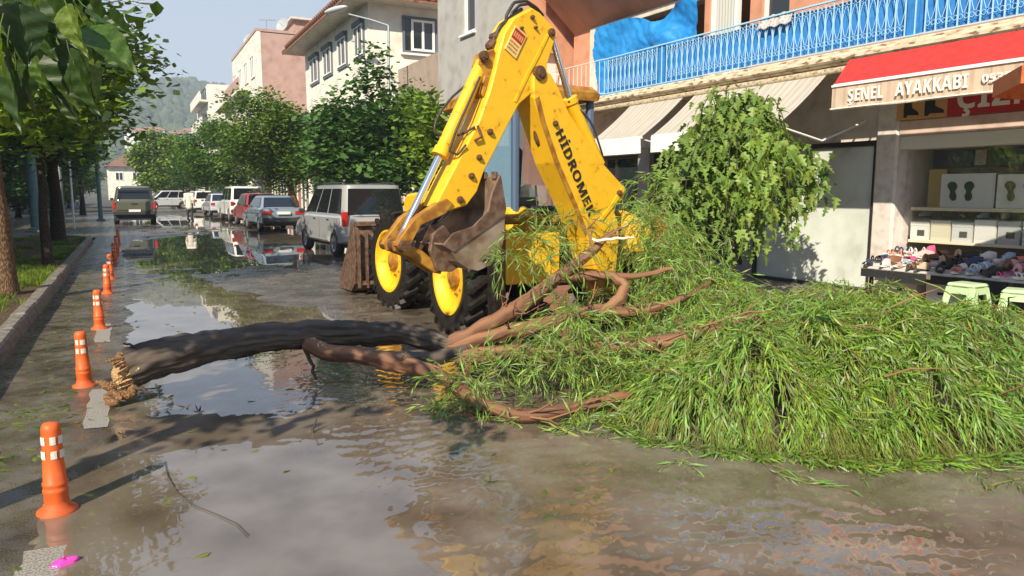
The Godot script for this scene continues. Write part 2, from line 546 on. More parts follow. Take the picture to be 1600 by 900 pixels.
# ---------------------------------------------------------------- the salmon building with its shops; local x runs along the front towards the camera side, z points out into the street
var shop_at := Vector3(9.36, 0, -7.05)
var shop_basis: Basis
func fq(px: float, py: float, off := 0.0) -> Vector3:        # pixel -> point of a plane parallel to the shop front, in the front's own axes
	var d := ray(px, py)
	var o := EYE - shop_at - shop_basis.z * off
	var t := -o.dot(shop_basis.z) / d.dot(shop_basis.z)
	var p := EYE + d * t - shop_at
	return Vector3(p.dot(shop_basis.x), p.y, off)
func sbox(s0: float, s1: float, y0: float, y1: float, o0: float, o1: float, bv := 0.0) -> MB:
	var b := MB.new()
	var ct := Vector3((s0 + s1) / 2, (y0 + y1) / 2, (o0 + o1) / 2)
	var sz := Vector3(absf(s1 - s0), absf(y1 - y0), absf(o1 - o0))
	if bv > 0.0: b.bbox(ct, sz, bv)
	else: b.box(ct, sz)
	return b
func shop_thing(called: String, label: String, category: String, group := "") -> Node3D:
	return thing(called, label, category, shop_at, group, shop_basis)
func window_part(parent: Node, s0: float, s1: float, y0: float, y1: float, o: float, frame_m: Material, glass_m: Material, mull := 1, fw := 0.06) -> Node3D:
	var w := Node3D.new()
	w.name = "window"
	parent.add_child(w, true)
	var b := MB.new()
	b.box(Vector3((s0 + s1) / 2, y0 + fw / 2, o), Vector3(s1 - s0, fw, 0.08))
	b.box(Vector3((s0 + s1) / 2, y1 - fw / 2, o), Vector3(s1 - s0, fw, 0.08))
	for i in mull + 2:
		var x := lerpf(s0 + fw / 2, s1 - fw / 2, float(i) / (mull + 1))
		b.box(Vector3(x, (y0 + y1) / 2, o), Vector3(fw, y1 - y0 - 2 * fw, 0.074))
	part(w, "frame", b, frame_m)
	for i in mull + 1:
		var x0 := lerpf(s0 + fw / 2, s1 - fw / 2, float(i) / (mull + 1)) + fw / 2
		var x1 := lerpf(s0 + fw / 2, s1 - fw / 2, float(i + 1) / (mull + 1)) - fw / 2
		b = MB.new()
		b.box(Vector3((x0 + x1) / 2, (y0 + y1) / 2, o - 0.02), Vector3(x1 - x0, y1 - y0 - 2 * fw, 0.012))
		part(w, "pane", b, glass_m)
	return w
func text(parent: Node, called: String, words: String, height: float, xf: Transform3D, m: Material, depth := 0.006, bold := true) -> MeshInstance3D:
	var tm := TextMesh.new()
	var f := SystemFont.new()
	f.font_names = PackedStringArray(["Droid Sans"])
	f.font_weight = 700 if bold else 400
	tm.font = f
	tm.text = words
	tm.font_size = 64
	tm.pixel_size = height / 46.0
	tm.depth = depth
	tm.curve_step = 2.0
	var o := MeshInstance3D.new()
	o.name = called
	o.mesh = tm
	o.material_override = m
	o.transform = xf
	parent.add_child(o, true)
	return o
func cloth_sheet(f: Callable, nu: int, nv: int, thick: float, dirn: Vector3) -> MB:   # a sheet with two faces
	var b := MB.new()
	b.sheet(f, nu, nv)
	b.sheet(func(u: float, w: float) -> Vector3: return f.call(u, w) - dirn * thick, nu, nv)
	return b

func build_shops() -> void:
	var rot := deg_to_rad(2.4)
	shop_basis = Basis(Vector3(sin(rot), 0, cos(rot)), Vector3.UP, Vector3(-cos(rot), 0, sin(rot)))
	var stain := ntex("stain", 0.008, [[0.0, Color(0.84, 0.82, 0.80)], [0.3, Color(0.93, 0.92, 0.91)], [0.6, Color(0.97, 0.965, 0.96)], [1.0, Color(1, 1, 1)]], 512, 7, FastNoiseLite.TYPE_SIMPLEX_SMOOTH, 31)
	var peel := ntex("peel", 0.02, [[0.0, Color(0.46, 0.40, 0.33)], [0.27, Color(0.60, 0.53, 0.45)], [0.33, Color(0.86, 0.81, 0.73)], [0.6, Color(0.95, 0.92, 0.86)], [1.0, Color(1, 0.98, 0.94)]], 512, 5, FastNoiseLite.TYPE_SIMPLEX_SMOOTH, 33)
	var salmon := M("salmon_plaster", lin(0.62, 0.30, 0.19), 0.85, {"tex": stain, "scale": 0.5})
	var cream := M("cream_trim", lin(0.72, 0.64, 0.54), 0.8, {"tex": stain, "scale": 0.8})
	var white_wall := M("white_wall", lin(0.72, 0.66, 0.62), 0.75, {"tex": stain, "scale": 0.6})
	var peeling := M("peeling_paint", lin(0.74, 0.68, 0.58), 0.85, {"tex": peel, "scale": 0.45, "scale_y": 1.2})
	var grey_wall := M("grey_post", lin(0.33, 0.31, 0.29), 0.8, {"tex": stain, "scale": 0.8})
	var dark := M("inner_plaster", lin(0.66, 0.61, 0.56), 0.9)
	var glass := M("dark_glass", lin(0.02, 0.025, 0.03), 0.05, {"spec": 0.6})
	var white_frame := M("white_frame", lin(0.78, 0.77, 0.75), 0.45)
	var black_frame := M("black_frame", lin(0.03, 0.028, 0.026), 0.5)
	var rail_m := M("rail_blue", lin(0.36, 0.60, 0.78), 0.5)
	var post_m := M("rail_post_blue", lin(0.03, 0.22, 0.58), 0.5, {"tex": stain, "scale": 2.0})
	var s_end := 4.2
	var o := shop_thing("shop_building", "salmon building with a long balcony over street level shoe shops", "building")
	part(o, "wall", sbox(-7.6, s_end, 2.42, 3.2, -0.3, 0.0), white_wall)
	part(o, "wall", sbox(-7.6, -6.95, 3.4, 5.05, -0.3, 0.0), salmon)
	part(o, "wall", sbox(-3.5, -3.38, 3.4, 5.05, -0.3, 0.0), salmon)
	part(o, "wall", sbox(-2.45, -2.2, 3.4, 5.05, -0.3, -0.004), salmon)
	part(o, "wall", sbox(-1.65, s_end, 3.4, 5.05, -0.3, 0.0), salmon)
	part(o, "wall", sbox(-7.6, s_end, 6.001, 9.5, -0.3, 0.9), salmon)
	part(o, "wall", sbox(-2.2, -1.65, 3.4, 3.95, -0.3, -0.008), salmon)
	part(o, "side_wall", sbox(s_end, s_end + 0.3, 0.1, 9.5, -6.0, 0.0), salmon)
	part(o, "back_wall", sbox(-7.6, s_end, 3.4, 5.05, -2.6, -2.5), dark)
	part(o, "trim", sbox(-6.95, -6.6, 3.4, 5.05, -0.25, 0.03, 0.01), cream)
	part(o, "trim", sbox(-6.6, -3.5, 4.93, 5.05, -0.25, 0.02, 0.01), cream)
	var sof := MB.new()
	sof.prism([Vector2(-2.5, 5.05), Vector2(0.0, 5.05), Vector2(0.9, 5.80), Vector2(0.9, 6.0), Vector2(-2.5, 6.0)], Transform3D(Basis(Vector3(0, 0, 1), Vector3.UP, Vector3(-1, 0, 0)), Vector3.ZERO), -s_end, 7.6)
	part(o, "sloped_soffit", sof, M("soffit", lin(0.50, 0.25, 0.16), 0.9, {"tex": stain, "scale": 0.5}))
	part(o, "balcony_slab", sbox(-7.6, s_end, 3.2, 3.38, -2.5, 1.02, 0.02), peeling)
	part(o, "balcony_edge", sbox(-7.6, s_end, 3.235, 3.33, 1.02, 1.075, 0.03), peeling)
	part(o, "pipe", _pipe(), M("pipe_cream", lin(0.60, 0.54, 0.44), 0.7, {"tex": peel, "scale": 1.5}))
	# ground floor piers and fronts
	for q in [[-7.6, -6.9], [-5.2, -4.84], [-2.36, -2.14]]:
		part(o, "pier", sbox(q[0], q[1], 0.1, 2.42, -0.3, 0.06, 0.012), grey_wall)
	part(o, "pier", sbox(0.03, 0.36, 0.1, 3.19, -0.3, 0.10, 0.03), M("pillar_white", lin(0.74, 0.68, 0.65), 0.7, {"tex": stain, "scale": 1.2}))
	window_part(o, -6.9, -5.2, 0.5, 2.3, -0.1, black_frame, glass, 1, 0.07)
	window_part(o, -4.84, -2.36, 0.3, 2.3, -0.1, black_frame, glass, 2, 0.07)
	part(o, "stall_riser", sbox(-6.9, -5.2, 0.1, 0.5, -0.2, 0.0), grey_wall)
	part(o, "stall_riser", sbox(-4.84, -2.36, 0.1, 0.3, -0.2, 0.0), grey_wall)
	part(o, "lintel", sbox(-6.9, -2.14, 2.3, 2.42, -0.2, 0.03), grey_wall)
	# the closed white front
	var sh := Node3D.new(); sh.name = "shutter"; o.add_child(sh, true)
	part(sh, "frame", sbox(-2.14, 0.03, 2.20, 2.27, -0.2, 0.05), black_frame)
	part(sh, "frame", sbox(-2.14, -2.09, 0.14, 2.20, -0.2, 0.05), black_frame)
	part(sh, "frame", sbox(-0.02, 0.03, 0.14, 2.20, -0.2, 0.05), black_frame)
	part(sh, "frame", sbox(-2.14, 0.03, 0.10, 0.17, -0.2, 0.055), black_frame)
	part(sh, "panel", sbox(-2.09, -0.02, 0.17, 2.20, -0.1, 0.0, 0.01), M("panel_white", lin(0.70, 0.76, 0.74), 0.42, {"tex": stain, "scale": 0.35}))
	part(sh, "wall", sbox(-2.14, 0.03, 2.27, 2.42, -0.2, 0.02), white_wall)
	# the shoe shop's opening
	part(o, "shutter_box", sbox(0.36, s_end, 2.12, 2.30, -0.25, 0.06, 0.015), M("box_cream", lin(0.66, 0.66, 0.58), 0.6))
	part(o, "lintel", sbox(0.36, s_end, 2.30, 2.50, -0.25, 0.09, 0.012), M("lintel_pink", lin(0.68, 0.52, 0.46), 0.75, {"tex": stain, "scale": 0.8}))
	part(o, "shop_floor", sbox(-7.6, s_end, 0.05, 0.14, -4.0, 0.0), M("shop_floor", lin(0.25, 0.23, 0.21), 0.5))
	part(o, "shop_back", sbox(-7.6, s_end, 0.14, 2.42, -2.2, -2.1), M("shop_back", lin(0.60, 0.54, 0.46), 0.9))
	part(o, "partition", sbox(0.16, 0.30, 0.14, 2.42, -2.1, -0.3), M("partition", lin(0.60, 0.54, 0.44), 0.85))
	part(o, "partition", sbox(-2.26, -2.2, 0.14, 2.42, -2.1, -0.3), dark)
	part(o, "shop_ceiling", sbox(-7.6, s_end, 2.42, 2.47, -2.1, -0.301), dark)
	var pane := part(o, "shop_window", sbox(0.37, 2.6, 0.95, 2.115, -0.14, -0.13), M("clear_glass", Color(0.85, 0.95, 0.93), 0.02, {"alpha": 0.02}))
	# balcony doors and windows behind the railing
	window_part(o, -3.38, -2.75, 3.4, 5.02, -0.08, white_frame, glass, 0, 0.09)
	window_part(o, -2.2, -1.65, 3.95, 5.04, -0.1, white_frame, glass, 0, 0.05)
	part(o, "curtain", _curtain(-3.28, -2.85, 3.5, 4.95, -0.07), M("net_curtain", lin(0.45, 0.46, 0.44), 0.9))
	build_railing(o, rail_m, post_m)
	build_wing(salmon, cream, white_frame, glass, rail_m, stain)
	build_awnings(stain)
	build_tarps()

func _pipe() -> MB:
	var b := MB.new()
	b.tube([Vector3(-6.9, 3.13, 1.0), Vector3(-2, 3.135, 1.0), Vector3(0.25, 3.13, 1.0)], [0.05, 0.05, 0.05], 10)
	return b
func _curtain(s0: float, s1: float, y0: float, y1: float, o: float) -> MB:
	return cloth_sheet(func(u: float, w: float) -> Vector3: return Vector3(lerpf(s0, s1, u), lerpf(y0, y1, w), o + 0.012 * sin(u * 40.0)), 24, 4, 0.004, Vector3(0, 0, 1))

func build_railing(o: Node, rail_m: Material, post_m: Material) -> void:
	var r := Node3D.new()
	r.name = "railing"
	o.add_child(r, true)
	var y0 := 3.40
	var y1 := 4.06
	var s0 := -5.14
	var z := 0.97
	part(r, "top_rail", sbox(s0, 4.2, y1 - 0.02, y1, z - 0.02, z + 0.02), rail_m)
	part(r, "bottom_rail", sbox(s0, 4.2, y0, y0 + 0.015, z - 0.012, z + 0.012), rail_m)
	var bar := MB.new()
	bar.box(Vector3(0, (y0 + y1) / 2, 0), Vector3(0.013, y1 - y0 - 0.03, 0.013))
	var bar_mesh := bar.mesh()
	var sc := MB.new()      # scrollwork of one bay: a pointed lens and two rings
	var pitch := 0.126
	for sgn in [-1, 1]:
		var pts := []
		var rad := []
		for i in 9:
			var t := i / 8.0
			pts.append(Vector3(sgn * (0.008 + 0.044 * sin(t * PI)), lerpf(y0 + 0.15, y1 - 0.12, t), 0))
			rad.append(0.0042)
		sc.tube(pts, rad, 4, false)
	for yy in [y0 + 0.115, y1 - 0.085]:
		for sx in [-0.031, 0.031]:
			var ring := []
			var rr := []
			for i in 9:
				var a := TAU * i / 8.0
				ring.append(Vector3(sx + 0.026 * cos(a), yy + 0.028 * sin(a), 0))
				rr.append(0.004)
			sc.tube(ring, rr, 4, false)
	var sc_mesh := sc.mesh()
	var s := s0 + 0.02
	while s < 4.2:
		var b := part(r, "bar", bar_mesh, rail_m)
		b.position = Vector3(s, 0, z)
		if s + pitch < 4.2 and absf(s + pitch / 2 + 3.5) > 0.11 and absf(s + pitch / 2 - 1.02) > 0.11:
			var q := part(r, "scroll", sc_mesh, rail_m)
			q.position = Vector3(s + pitch / 2, 0, z)
		s += pitch
	for ps in [-3.5, 1.02]:
		part(r, "post", sbox(ps - 0.075, ps + 0.075, y0 + 0.02, y1 - 0.022, z - 0.03, z - 0.008), post_m)
	# the thin return railing to the wing
	var b2 := MB.new()
	b2.tube([Vector3(s0, y1, z), Vector3(-7.5, y1 + 0.02, z - 0.02)], [0.009, 0.009], 5)
	b2.tube([Vector3(s0, y0 + 0.03, z), Vector3(-7.5, y0 + 0.03, z - 0.02)], [0.009, 0.009], 5)
	part(r, "return_rail", b2, mats["white_frame"])
	s = -7.4
	while s < s0 - 0.05:
		var b := part(r, "bar", bar_mesh, mats["white_frame"])
		b.position = Vector3(s, 0, z - 0.012)
		b.scale = Vector3(0.6, 1, 0.6)
		s += 0.15

func build_wing(salmon: Material, cream: Material, white_frame: Material, glass: Material, rail_m: Material, stain: Texture2D) -> void:
	# the end wall that closes the balcony, with one small railed opening
	var o := shop_thing("wing_house", "grey plastered house front rising behind the yellow machine arm", "building")
	var grey := M("grey_plaster", lin(0.40, 0.39, 0.38), 0.85, {"tex": stain, "scale": 0.4})
	part(o, "wall", sbox(-13.05, -8.2, 0.1, 5.62, -5.0, 0.9), grey)
	part(o, "wall", sbox(-13.05, -8.2, 7.0, 9.5, -5.0, 0.9), grey)
	part(o, "wall", sbox(-13.05, -11.5, 5.62, 7.0, -5.0, 0.9), grey)
	part(o, "wall", sbox(-10.75, -8.2, 5.62, 7.0, -5.0, 0.9), grey)
	part(o, "reveal", sbox(-11.5, -10.75, 5.62, 7.0, -0.2, 0.6), mats["inner_plaster"])
	window_part(o, -11.5, -10.75, 5.62, 7.0, 0.78, white_frame, glass, 0, 0.09)
	part(o, "sill", sbox(-11.56, -10.69, 5.55, 5.615, 0.78, 0.98, 0.01), white_frame)
	part(o, "end_wall", sbox(-8.19, -7.91, 0.1, 3.8, -5.0, 0.98), salmon)
	part(o, "end_wall", sbox(-8.19, -7.91, 4.66, 9.5, -5.0, 0.98), salmon)
	part(o, "end_wall", sbox(-8.19, -7.91, 3.8, 4.66, -5.0, 0.16), salmon)
	part(o, "end_wall", sbox(-8.19, -7.91, 3.8, 4.66, 0.70, 0.98), salmon)
	part(o, "opening", sbox(-8.19, -8.1, 3.8, 4.66, 0.16, 0.70), mats["inner_plaster"])
	var b := MB.new()
	b.box(Vector3(-7.89, 4.2, 0.43), Vector3(0.03, 0.03, 0.6))
	b.box(Vector3(-7.89, 3.85, 0.43), Vector3(0.03, 0.03, 0.6))
	part(o, "opening_rail", b, white_frame)
	for i in 5:
		b = MB.new()
		b.box(Vector3(-7.89, 4.02, 0.17 + i * 0.13), Vector3(0.02, 0.32, 0.02))
		part(o, "opening_bar", b, white_frame)

func awning(called: String, label: String, s0: float, s1: float, yt: float, ot: float, yb: float, ob: float, drop: float, cloth_m: Material, val_m: Material, sag := 0.03) -> Node3D:
	var o := shop_thing(called, label, "awning")
	var nv := 12
	var ribs := int((s1 - s0) / 0.09)
	part(o, "canopy", cloth_sheet(func(u: float, w: float) -> Vector3:
		return Vector3(lerpf(s0, s1, u), lerpf(yt, yb, w) - sag * sin(w * PI) - 0.012 * absf(sin(u * PI * 4.0)) * w, lerpf(ot, ob, w)), ribs, nv, 0.006, Vector3(0, 1, 0.3).normalized()), cloth_m)
	part(o, "valance", cloth_sheet(func(u: float, w: float) -> Vector3:
		return Vector3(lerpf(s0, s1, u), yb - 0.01 - drop * w, ob + 0.008 + 0.012 * sin(u * 17.0) * w), 30, 4, 0.006, Vector3(0, 0, 1)), val_m)
	var b := MB.new()
	b.tube([Vector3(s0, yb, ob - 0.02), Vector3(s1, yb, ob - 0.02)], [0.022, 0.022], 8)
	part(o, "front_bar", b, mats["white_frame"])
	for sx in [s0 + 0.08, s1 - 0.08]:
		b = MB.new()
		b.tube([Vector3(sx, yb - 0.01, ob - 0.03), Vector3(sx, yb - 0.18, ob * 0.5), Vector3(sx, yb + 0.12, 0.06)], [0.016, 0.016, 0.016], 6)
		part(o, "arm", b, mats["white_frame"])
	return o
func build_awnings(stain: Texture2D) -> void:
	var stripe := _stripe_tex()
	var aw := M("awning_grey", lin(0.56, 0.52, 0.46), 0.85, {"tex": stripe, "scale": 1.0})
	var wv := M("valance_white", lin(0.80, 0.79, 0.76), 0.8)
	awning("window_awning", "short faded beige awning with white valance by the salmon wing wall", -4.25, -2.86, 3.14, 0.98, 2.42, 1.9, 0.24, aw, wv)
	awning("window_awning", "long faded beige awning with white valance above the closed white shutter", -2.60, -0.10, 3.14, 0.98, 2.42, 1.9, 0.24, aw, wv)
	var dirt := ntex("red_wear", 0.03, [[0.0, Color(0.78, 0.72, 0.70)], [0.4, Color(0.95, 0.93, 0.92)], [0.7, Color(1, 1, 1)], [0.95, Color(1, 0.98, 0.96)], [1.0, Color(1, 1, 1)]], 256, 4, FastNoiseLite.TYPE_SIMPLEX_SMOOTH, 41)
	var red := M("awning_red", lin(0.66, 0.035, 0.030), 0.7, {"tex": dirt, "scale": 1.2})
	var bei := M("valance_dusty", lin(0.70, 0.54, 0.42), 0.85, {"tex": stripe, "scale": 0.8})
	var o := awning("shop_awning", "red awning with dusty lettered valance over the shoe shop", 0.28, 3.6, 3.225, 1.09, 2.88, 1.38, 0.30, red, bei, 0.0)
	var wm := M("letter_white", lin(0.82, 0.78, 0.72), 0.7)
	var b := MB.new()
	b.box(Vector3(1.94, 2.872, 1.402), Vector3(3.32, 0.025, 0.012))
	b.box(Vector3(1.94, 2.592, 1.410), Vector3(3.32, 0.014, 0.012))
	part(o, "piping", b, wm)
	# lettering: each word from its place on the valance
	for q in [["ŞENEL", 1326, 1380, 152, 0.145], ["AYAKKABI", 1400, 1513, 137, 0.150], ["0535", 1535, 1580, 128, 0.085]]:
		var a := fq(q[1], q[3], 1.405)
		var e := fq(q[2], q[3], 1.405)
		var tmo := text(o, "lettering", q[0], q[4], Transform3D(Basis(), Vector3((a.x + e.x) / 2, 2.73, 1.416)), wm)
		var w: float = tmo.mesh.get_aabb().size.x
		tmo.scale.x = (e.x - a.x) / w
	# the painted shop sign half hidden under the awning
	var sg := shop_thing("shop_sign", "red and orange sign with boots under the red awning", "sign")
	part(sg, "board", sbox(0.34, 1.02, 2.50, 2.95, 0.10, 0.13), M("sign_orange", lin(0.62, 0.34, 0.12), 0.5))
	part(sg, "board", sbox(1.02, 3.6, 2.50, 2.95, 0.10, 0.131), M("sign_red", lin(0.48, 0.02, 0.02), 0.45))
	text(sg, "lettering", "ÇİZME", 0.30, Transform3D(Basis(), Vector3(1.75, 2.72, 0.136)), wm)
	var bm := M("boot_black", lin(0.02, 0.018, 0.018), 0.5)
	for bt in [[0.50, 1.0], [0.80, -1.0]]:
		b = MB.new()
		var k: float = bt[1]
		var P := []
		for q in [[-0.05, 0.33], [0.045, 0.33], [0.05, 0.12], [0.14, 0.06], [0.15, 0.02], [0.0, 0.03], [-0.02, 0.0], [-0.055, 0.0], [-0.06, 0.1]]:
			P.append(Vector2(bt[0] + q[0] * (1.0 if k > 0 else 1.25), 2.53 + q[1]))
		b.prism(P, Transform3D(), 0.1335, 0.137)
		part(sg, "boot_print", b, bm)
	# corner of an orange sunshade that stands further along the pavement
	var ou := shop_thing("sunshade", "orange sunshade reaching in front of the lettered red awning", "sunshade")
	var om := M("sunshade_orange", lin(0.72, 0.20, 0.06), 0.8, {"tex": dirt, "scale": 1.0})
	var c0 := Vector3(4.02, 2.85, 2.2)
	b = MB.new()
	var rim := []
	for i in 8:
		var a := TAU * (i + 0.5) / 8.0 + 0.10
		rim.append(c0 + Vector3(cos(a) * 1.22, -0.32, sin(a) * 1.22))
	for i in 8:
		var p: Vector3 = rim[i]
		var q: Vector3 = rim[(i + 1) % 8]
		b.tri(c0, p, q)
		b.tri(c0 - Vector3(0, 0.006, 0), q - Vector3(0, 0.006, 0), p - Vector3(0, 0.006, 0))
		b.quad(p, p - Vector3(0, 0.14, 0), q - Vector3(0, 0.14, 0), q)
	part(ou, "canopy", b, om)
	b = MB.new()
	b.cyl(Vector3(4.02, 0.12, 2.2), Vector3(4.02, 2.85, 2.2), 0.02)
	part(ou, "pole", b, mats["white_frame"])
	b = MB.new()
	b.bbox(Vector3(4.02, 0.16, 2.2), Vector3(0.45, 0.08, 0.45), 0.02)
	part(ou, "foot", b, mats["grey_post"])
func _stripe_tex() -> ImageTexture:
	if tex.has("stripe"): return tex["stripe"]
	var im := Image.create(256, 256, false, Image.FORMAT_RGB8)
	var f := FastNoiseLite.new()
	f.seed = 77; f.frequency = 0.02
	for x in 256:
		var st := 0.93 if (x / 10) % 3 == 0 else 1.0
		if x % 64 < 4: st = 0.86
		for y in 256:
			var g := st * (0.93 + 0.07 * f.get_noise_2d(x * 1.0, y * 0.6))
			im.set_pixel(x, y, Color(g, g * 0.99, g * 0.97))
	tex["stripe"] = ImageTexture.create_from_image(im)
	return tex["stripe"]

func build_tarps() -> void:
	var folds := ntex("tarp", 0.03, [[0.0, Color(0.80, 0.84, 0.88)], [0.5, Color(0.94, 0.95, 0.96)], [1.0, Color(1, 1, 1)]], 256, 4, FastNoiseLite.TYPE_SIMPLEX, 51)
	var blue := M("tarp_blue", lin(0.02, 0.28, 0.72), 0.55, {"tex": folds, "scale": 1.0, "height": folds, "hscale": 1.5, "backlight": Color(0.3, 0.3, 0.3)})
	# tarpaulin hung across the balcony opening, with its slack top
	var f := func(u: float, w: float) -> Vector3:
		var s := lerpf(-6.58, -3.52, u)
		var top := 4.98 - 0.20 * exp(-pow((u - 0.62) / 0.13, 2.0)) - 0.03 * u
		var y := lerpf(top, 3.45, w)
		var fold := 0.07 * sin(u * 17.0 + w * 6.0) * (0.3 + w) + 0.11 * sin(w * 9.0 - absf(u - 0.6) * 14.0) * exp(-pow((u - 0.62) / 0.35, 2.0)) * (1.0 - w)
		return Vector3(s, y, 0.16 + fold + 0.035 * nz.get_noise_2d(u * 300.0, w * 160.0))
	var b := cloth_sheet(f, 60, 30, 0.006, Vector3(0, 0, 1))
	var o := part(self, "tarpaulin", b, blue)
	o.transform = Transform3D(shop_basis, shop_at)
	tag(o, "slack blue tarpaulin hung across the balcony opening", "tarpaulin")
	# blue cloth tied along the inside of the railing
	var g := func(u: float, w: float) -> Vector3:
		var s := lerpf(-5.1, 4.2, u)
		return Vector3(s, lerpf(4.02 + 0.02 * sin(u * 33.0), 3.44, w), 0.90 + 0.02 * nz.get_noise_2d(s * 60.0, w * 30.0))
	var o2 := part(self, "balcony_screen", cloth_sheet(g, 140, 8, 0.005, Vector3(0, 0, 1)), M("screen_blue", lin(0.035, 0.24, 0.62), 0.7, {"tex": folds, "scale": 1.4}))
	o2.transform = Transform3D(shop_basis, shop_at)
	tag(o2, "blue cloth screen tied behind the pale balcony railing", "screen")
	# laundry draped over the railing
	var lm := M("laundry", lin(0.70, 0.68, 0.72), 0.9, {"tex": tex["blotch"], "scale": 3.0})
	var h := func(u: float, w: float) -> Vector3:
		return Vector3(lerpf(-1.35, -0.75, u), 4.075 - 0.16 * absf(w - 0.35) * 1.6 + 0.015 * sin(u * 20.0), 0.92 + 0.09 * w)
	var o3 := part(self, "laundry", cloth_sheet(h, 16, 8, 0.01, Vector3(0, 1, 0)), lm)
	o3.transform = Transform3D(shop_basis, shop_at)
	tag(o3, "pale folded laundry draped over the balcony railing", "laundry")
# ---------------------------------------------------------------- buildings down the street, the hill
func vbox(x0: float, x1: float, y0: float, y1: float, z0: float, z1: float, bv := 0.0) -> MB:
	return sbox(x0, x1, y0, y1, z0, z1, bv)
func window_along(parent: Node, x: float, z0: float, z1: float, y0: float, y1: float, fm: Material, gm: Material, mull := 1, fw := 0.08) -> Node3D:   # in a wall that faces the street (-x)
	var w := window_part(parent, z0, z1, y0, y1, 0.0, fm, gm, mull, fw)
	w.transform = Transform3D(Basis(Vector3(0, 0, 1), Vector3.UP, Vector3(-1, 0, 0)), Vector3(x, 0, 0))
	return w
func house_wall(parent: Node, called: String, x0: float, x1: float, y0: float, y1: float, z0: float, z1: float, m: Material) -> void:
	part(parent, called, vbox(x0, x1, y0, y1, z0, z1), m)
func build_backdrop() -> void:
	var stain: Texture2D = tex["stain"]
	var glass: Material = mats["dark_glass"]
	var wf: Material = mats["white_frame"]
	var cream := M("cream_house", lin(0.82, 0.80, 0.71), 0.85, {"tex": stain, "scale": 0.3})
	var trimg := M("trim_grey", lin(0.12, 0.13, 0.16), 0.7)
	var tile_m := M("roof_tile", lin(0.30, 0.15, 0.10), 0.85, {"tex": tex["blotch"], "scale": 0.8})
	var soff := M("eave_white", lin(0.66, 0.62, 0.55), 0.85, {"tex": stain, "scale": 0.5})
	# --- white house with the tiled eaves
	var o := thing("white_house", "cream white house with wide tiled eaves behind the street lamp", "building", Vector3.ZERO)
	var X := 8.5
	var Z0 := -28.8
	house_wall(o, "wall", X, 16.0, 0.0, 8.75, -40.4, Z0, cream)
	part(o, "soffit", vbox(X - 0.95, 17.0, 8.75, 8.83, -41.4, Z0 + 0.95), soff)
	part(o, "fascia", vbox(X - 0.98, X - 0.95, 8.72, 8.93, -41.4, Z0 + 0.95), tile_m)
	part(o, "fascia", vbox(X - 0.98, 17.0, 8.72, 8.93, Z0 + 0.95, Z0 + 0.98), tile_m)
	var b := MB.new()
	b.hexa([Vector3(X - 1.0, 8.84, -41.45), Vector3(17, 8.84, -41.45), Vector3(17, 8.84, Z0 + 1.0), Vector3(X - 1.0, 8.84, Z0 + 1.0),
		Vector3(12.6, 11.2, -37.5), Vector3(13.4, 11.2, -37.5), Vector3(13.4, 11.2, Z0 - 3.0), Vector3(12.6, 11.2, Z0 - 3.0)])
	part(o, "roof", b, tile_m)
	var tb := MB.new()
	tb.lathe([Vector2(0.0, 0), Vector2(0.09, 0), Vector2(0.09, 0.5), Vector2(0, 0.5)], 8)
	var tmesh := tb.mesh()
	for i in 36:           # edge tiles along both visible eaves
		var t := part(o, "eave_tile", tmesh, tile_m)
		t.transform = Transform3D(Basis(Vector3(0, 0, 1), deg_to_rad(-62)), Vector3(X - 1.05, 8.92, Z0 + 0.9 - i * 0.35))
	for i in 24:
		var t := part(o, "eave_tile", tmesh, tile_m)
		t.transform = Transform3D(Basis(Vector3(1, 0, 0), deg_to_rad(-62)), Vector3(X - 0.9 + i * 0.33, 8.92, Z0 + 1.05))
	for q in [[-39.1, -37.2], [-36.3, -34.5], [-33.5, -31.9], [-30.8, -29.3]]:
		window_along(o, X - 0.03, q[0], q[1], 6.85, 8.3, trimg, glass, 1, 0.10)
		window_along(o, X - 0.06, q[0] + 0.12, q[1] - 0.12, 6.95, 8.12, wf, glass, 1, 0.06)
		window_along(o, X - 0.03, q[0], q[1], 3.7, 5.2, trimg, glass, 1, 0.10)
		part(o, "shutter_box", vbox(X - 0.16, X - 0.07, 8.12, 8.3, q[0] + 0.1, q[1] - 0.1), trimg)
	for q in [[9.86, 11.31, 7.0, 8.42], [10.3, 11.6, 4.3, 5.75]]:
		var w := window_part(o, q[0], q[1], q[2], q[3], 0.0, trimg, glass, 0, 0.10)
		w.position = Vector3(0, 0, Z0 + 0.02)
		w = window_part(o, q[0] + 0.35, q[1] - 0.12, q[2] + 0.1, q[3] - 0.12, 0.0, wf, glass, 1, 0.09)
		w.position = Vector3(0, 0, Z0 + 0.06)
		part(o, "sill", vbox(q[0] - 0.1, q[1] + 0.1, q[2] - 0.08, q[2], Z0, Z0 + 0.16), wf)
	for k in 3:
		window_along(o, X - 0.05, -39.6 + k * 3.6, -36.6 + k * 3.6, 0.4, 2.6, wf, glass, 1, 0.1)
	# --- pink block
	var pinkw := M("pink_brick", lin(0.48, 0.315, 0.275), 0.9, {"tex": stain, "scale": 0.25})
	var whitew := M("white_block", lin(0.78, 0.75, 0.68), 0.85, {"tex": stain, "scale": 0.3})
	o = thing("pink_block", "pink apartment block with pale street front and rooftop room", "building", Vector3.ZERO)
	house_wall(o, "wall", 8.75, 18.0, 0.0, 12.7, -70.0, -56.0, pinkw)
	house_wall(o, "front", 8.45, 8.74, 0.0, 12.75, -70.0, -55.98, whitew)
	part(o, "parapet", vbox(8.4, 18.0, 12.76, 12.95, -70.0, -55.96), pinkw)
	house_wall(o, "rooftop_room", 11.5, 16.0, 12.96, 14.2, -66.0, -58.0, pinkw)
	part(o, "roof_slab", vbox(11.2, 16.4, 14.21, 14.35, -66.4, -57.6), soff)
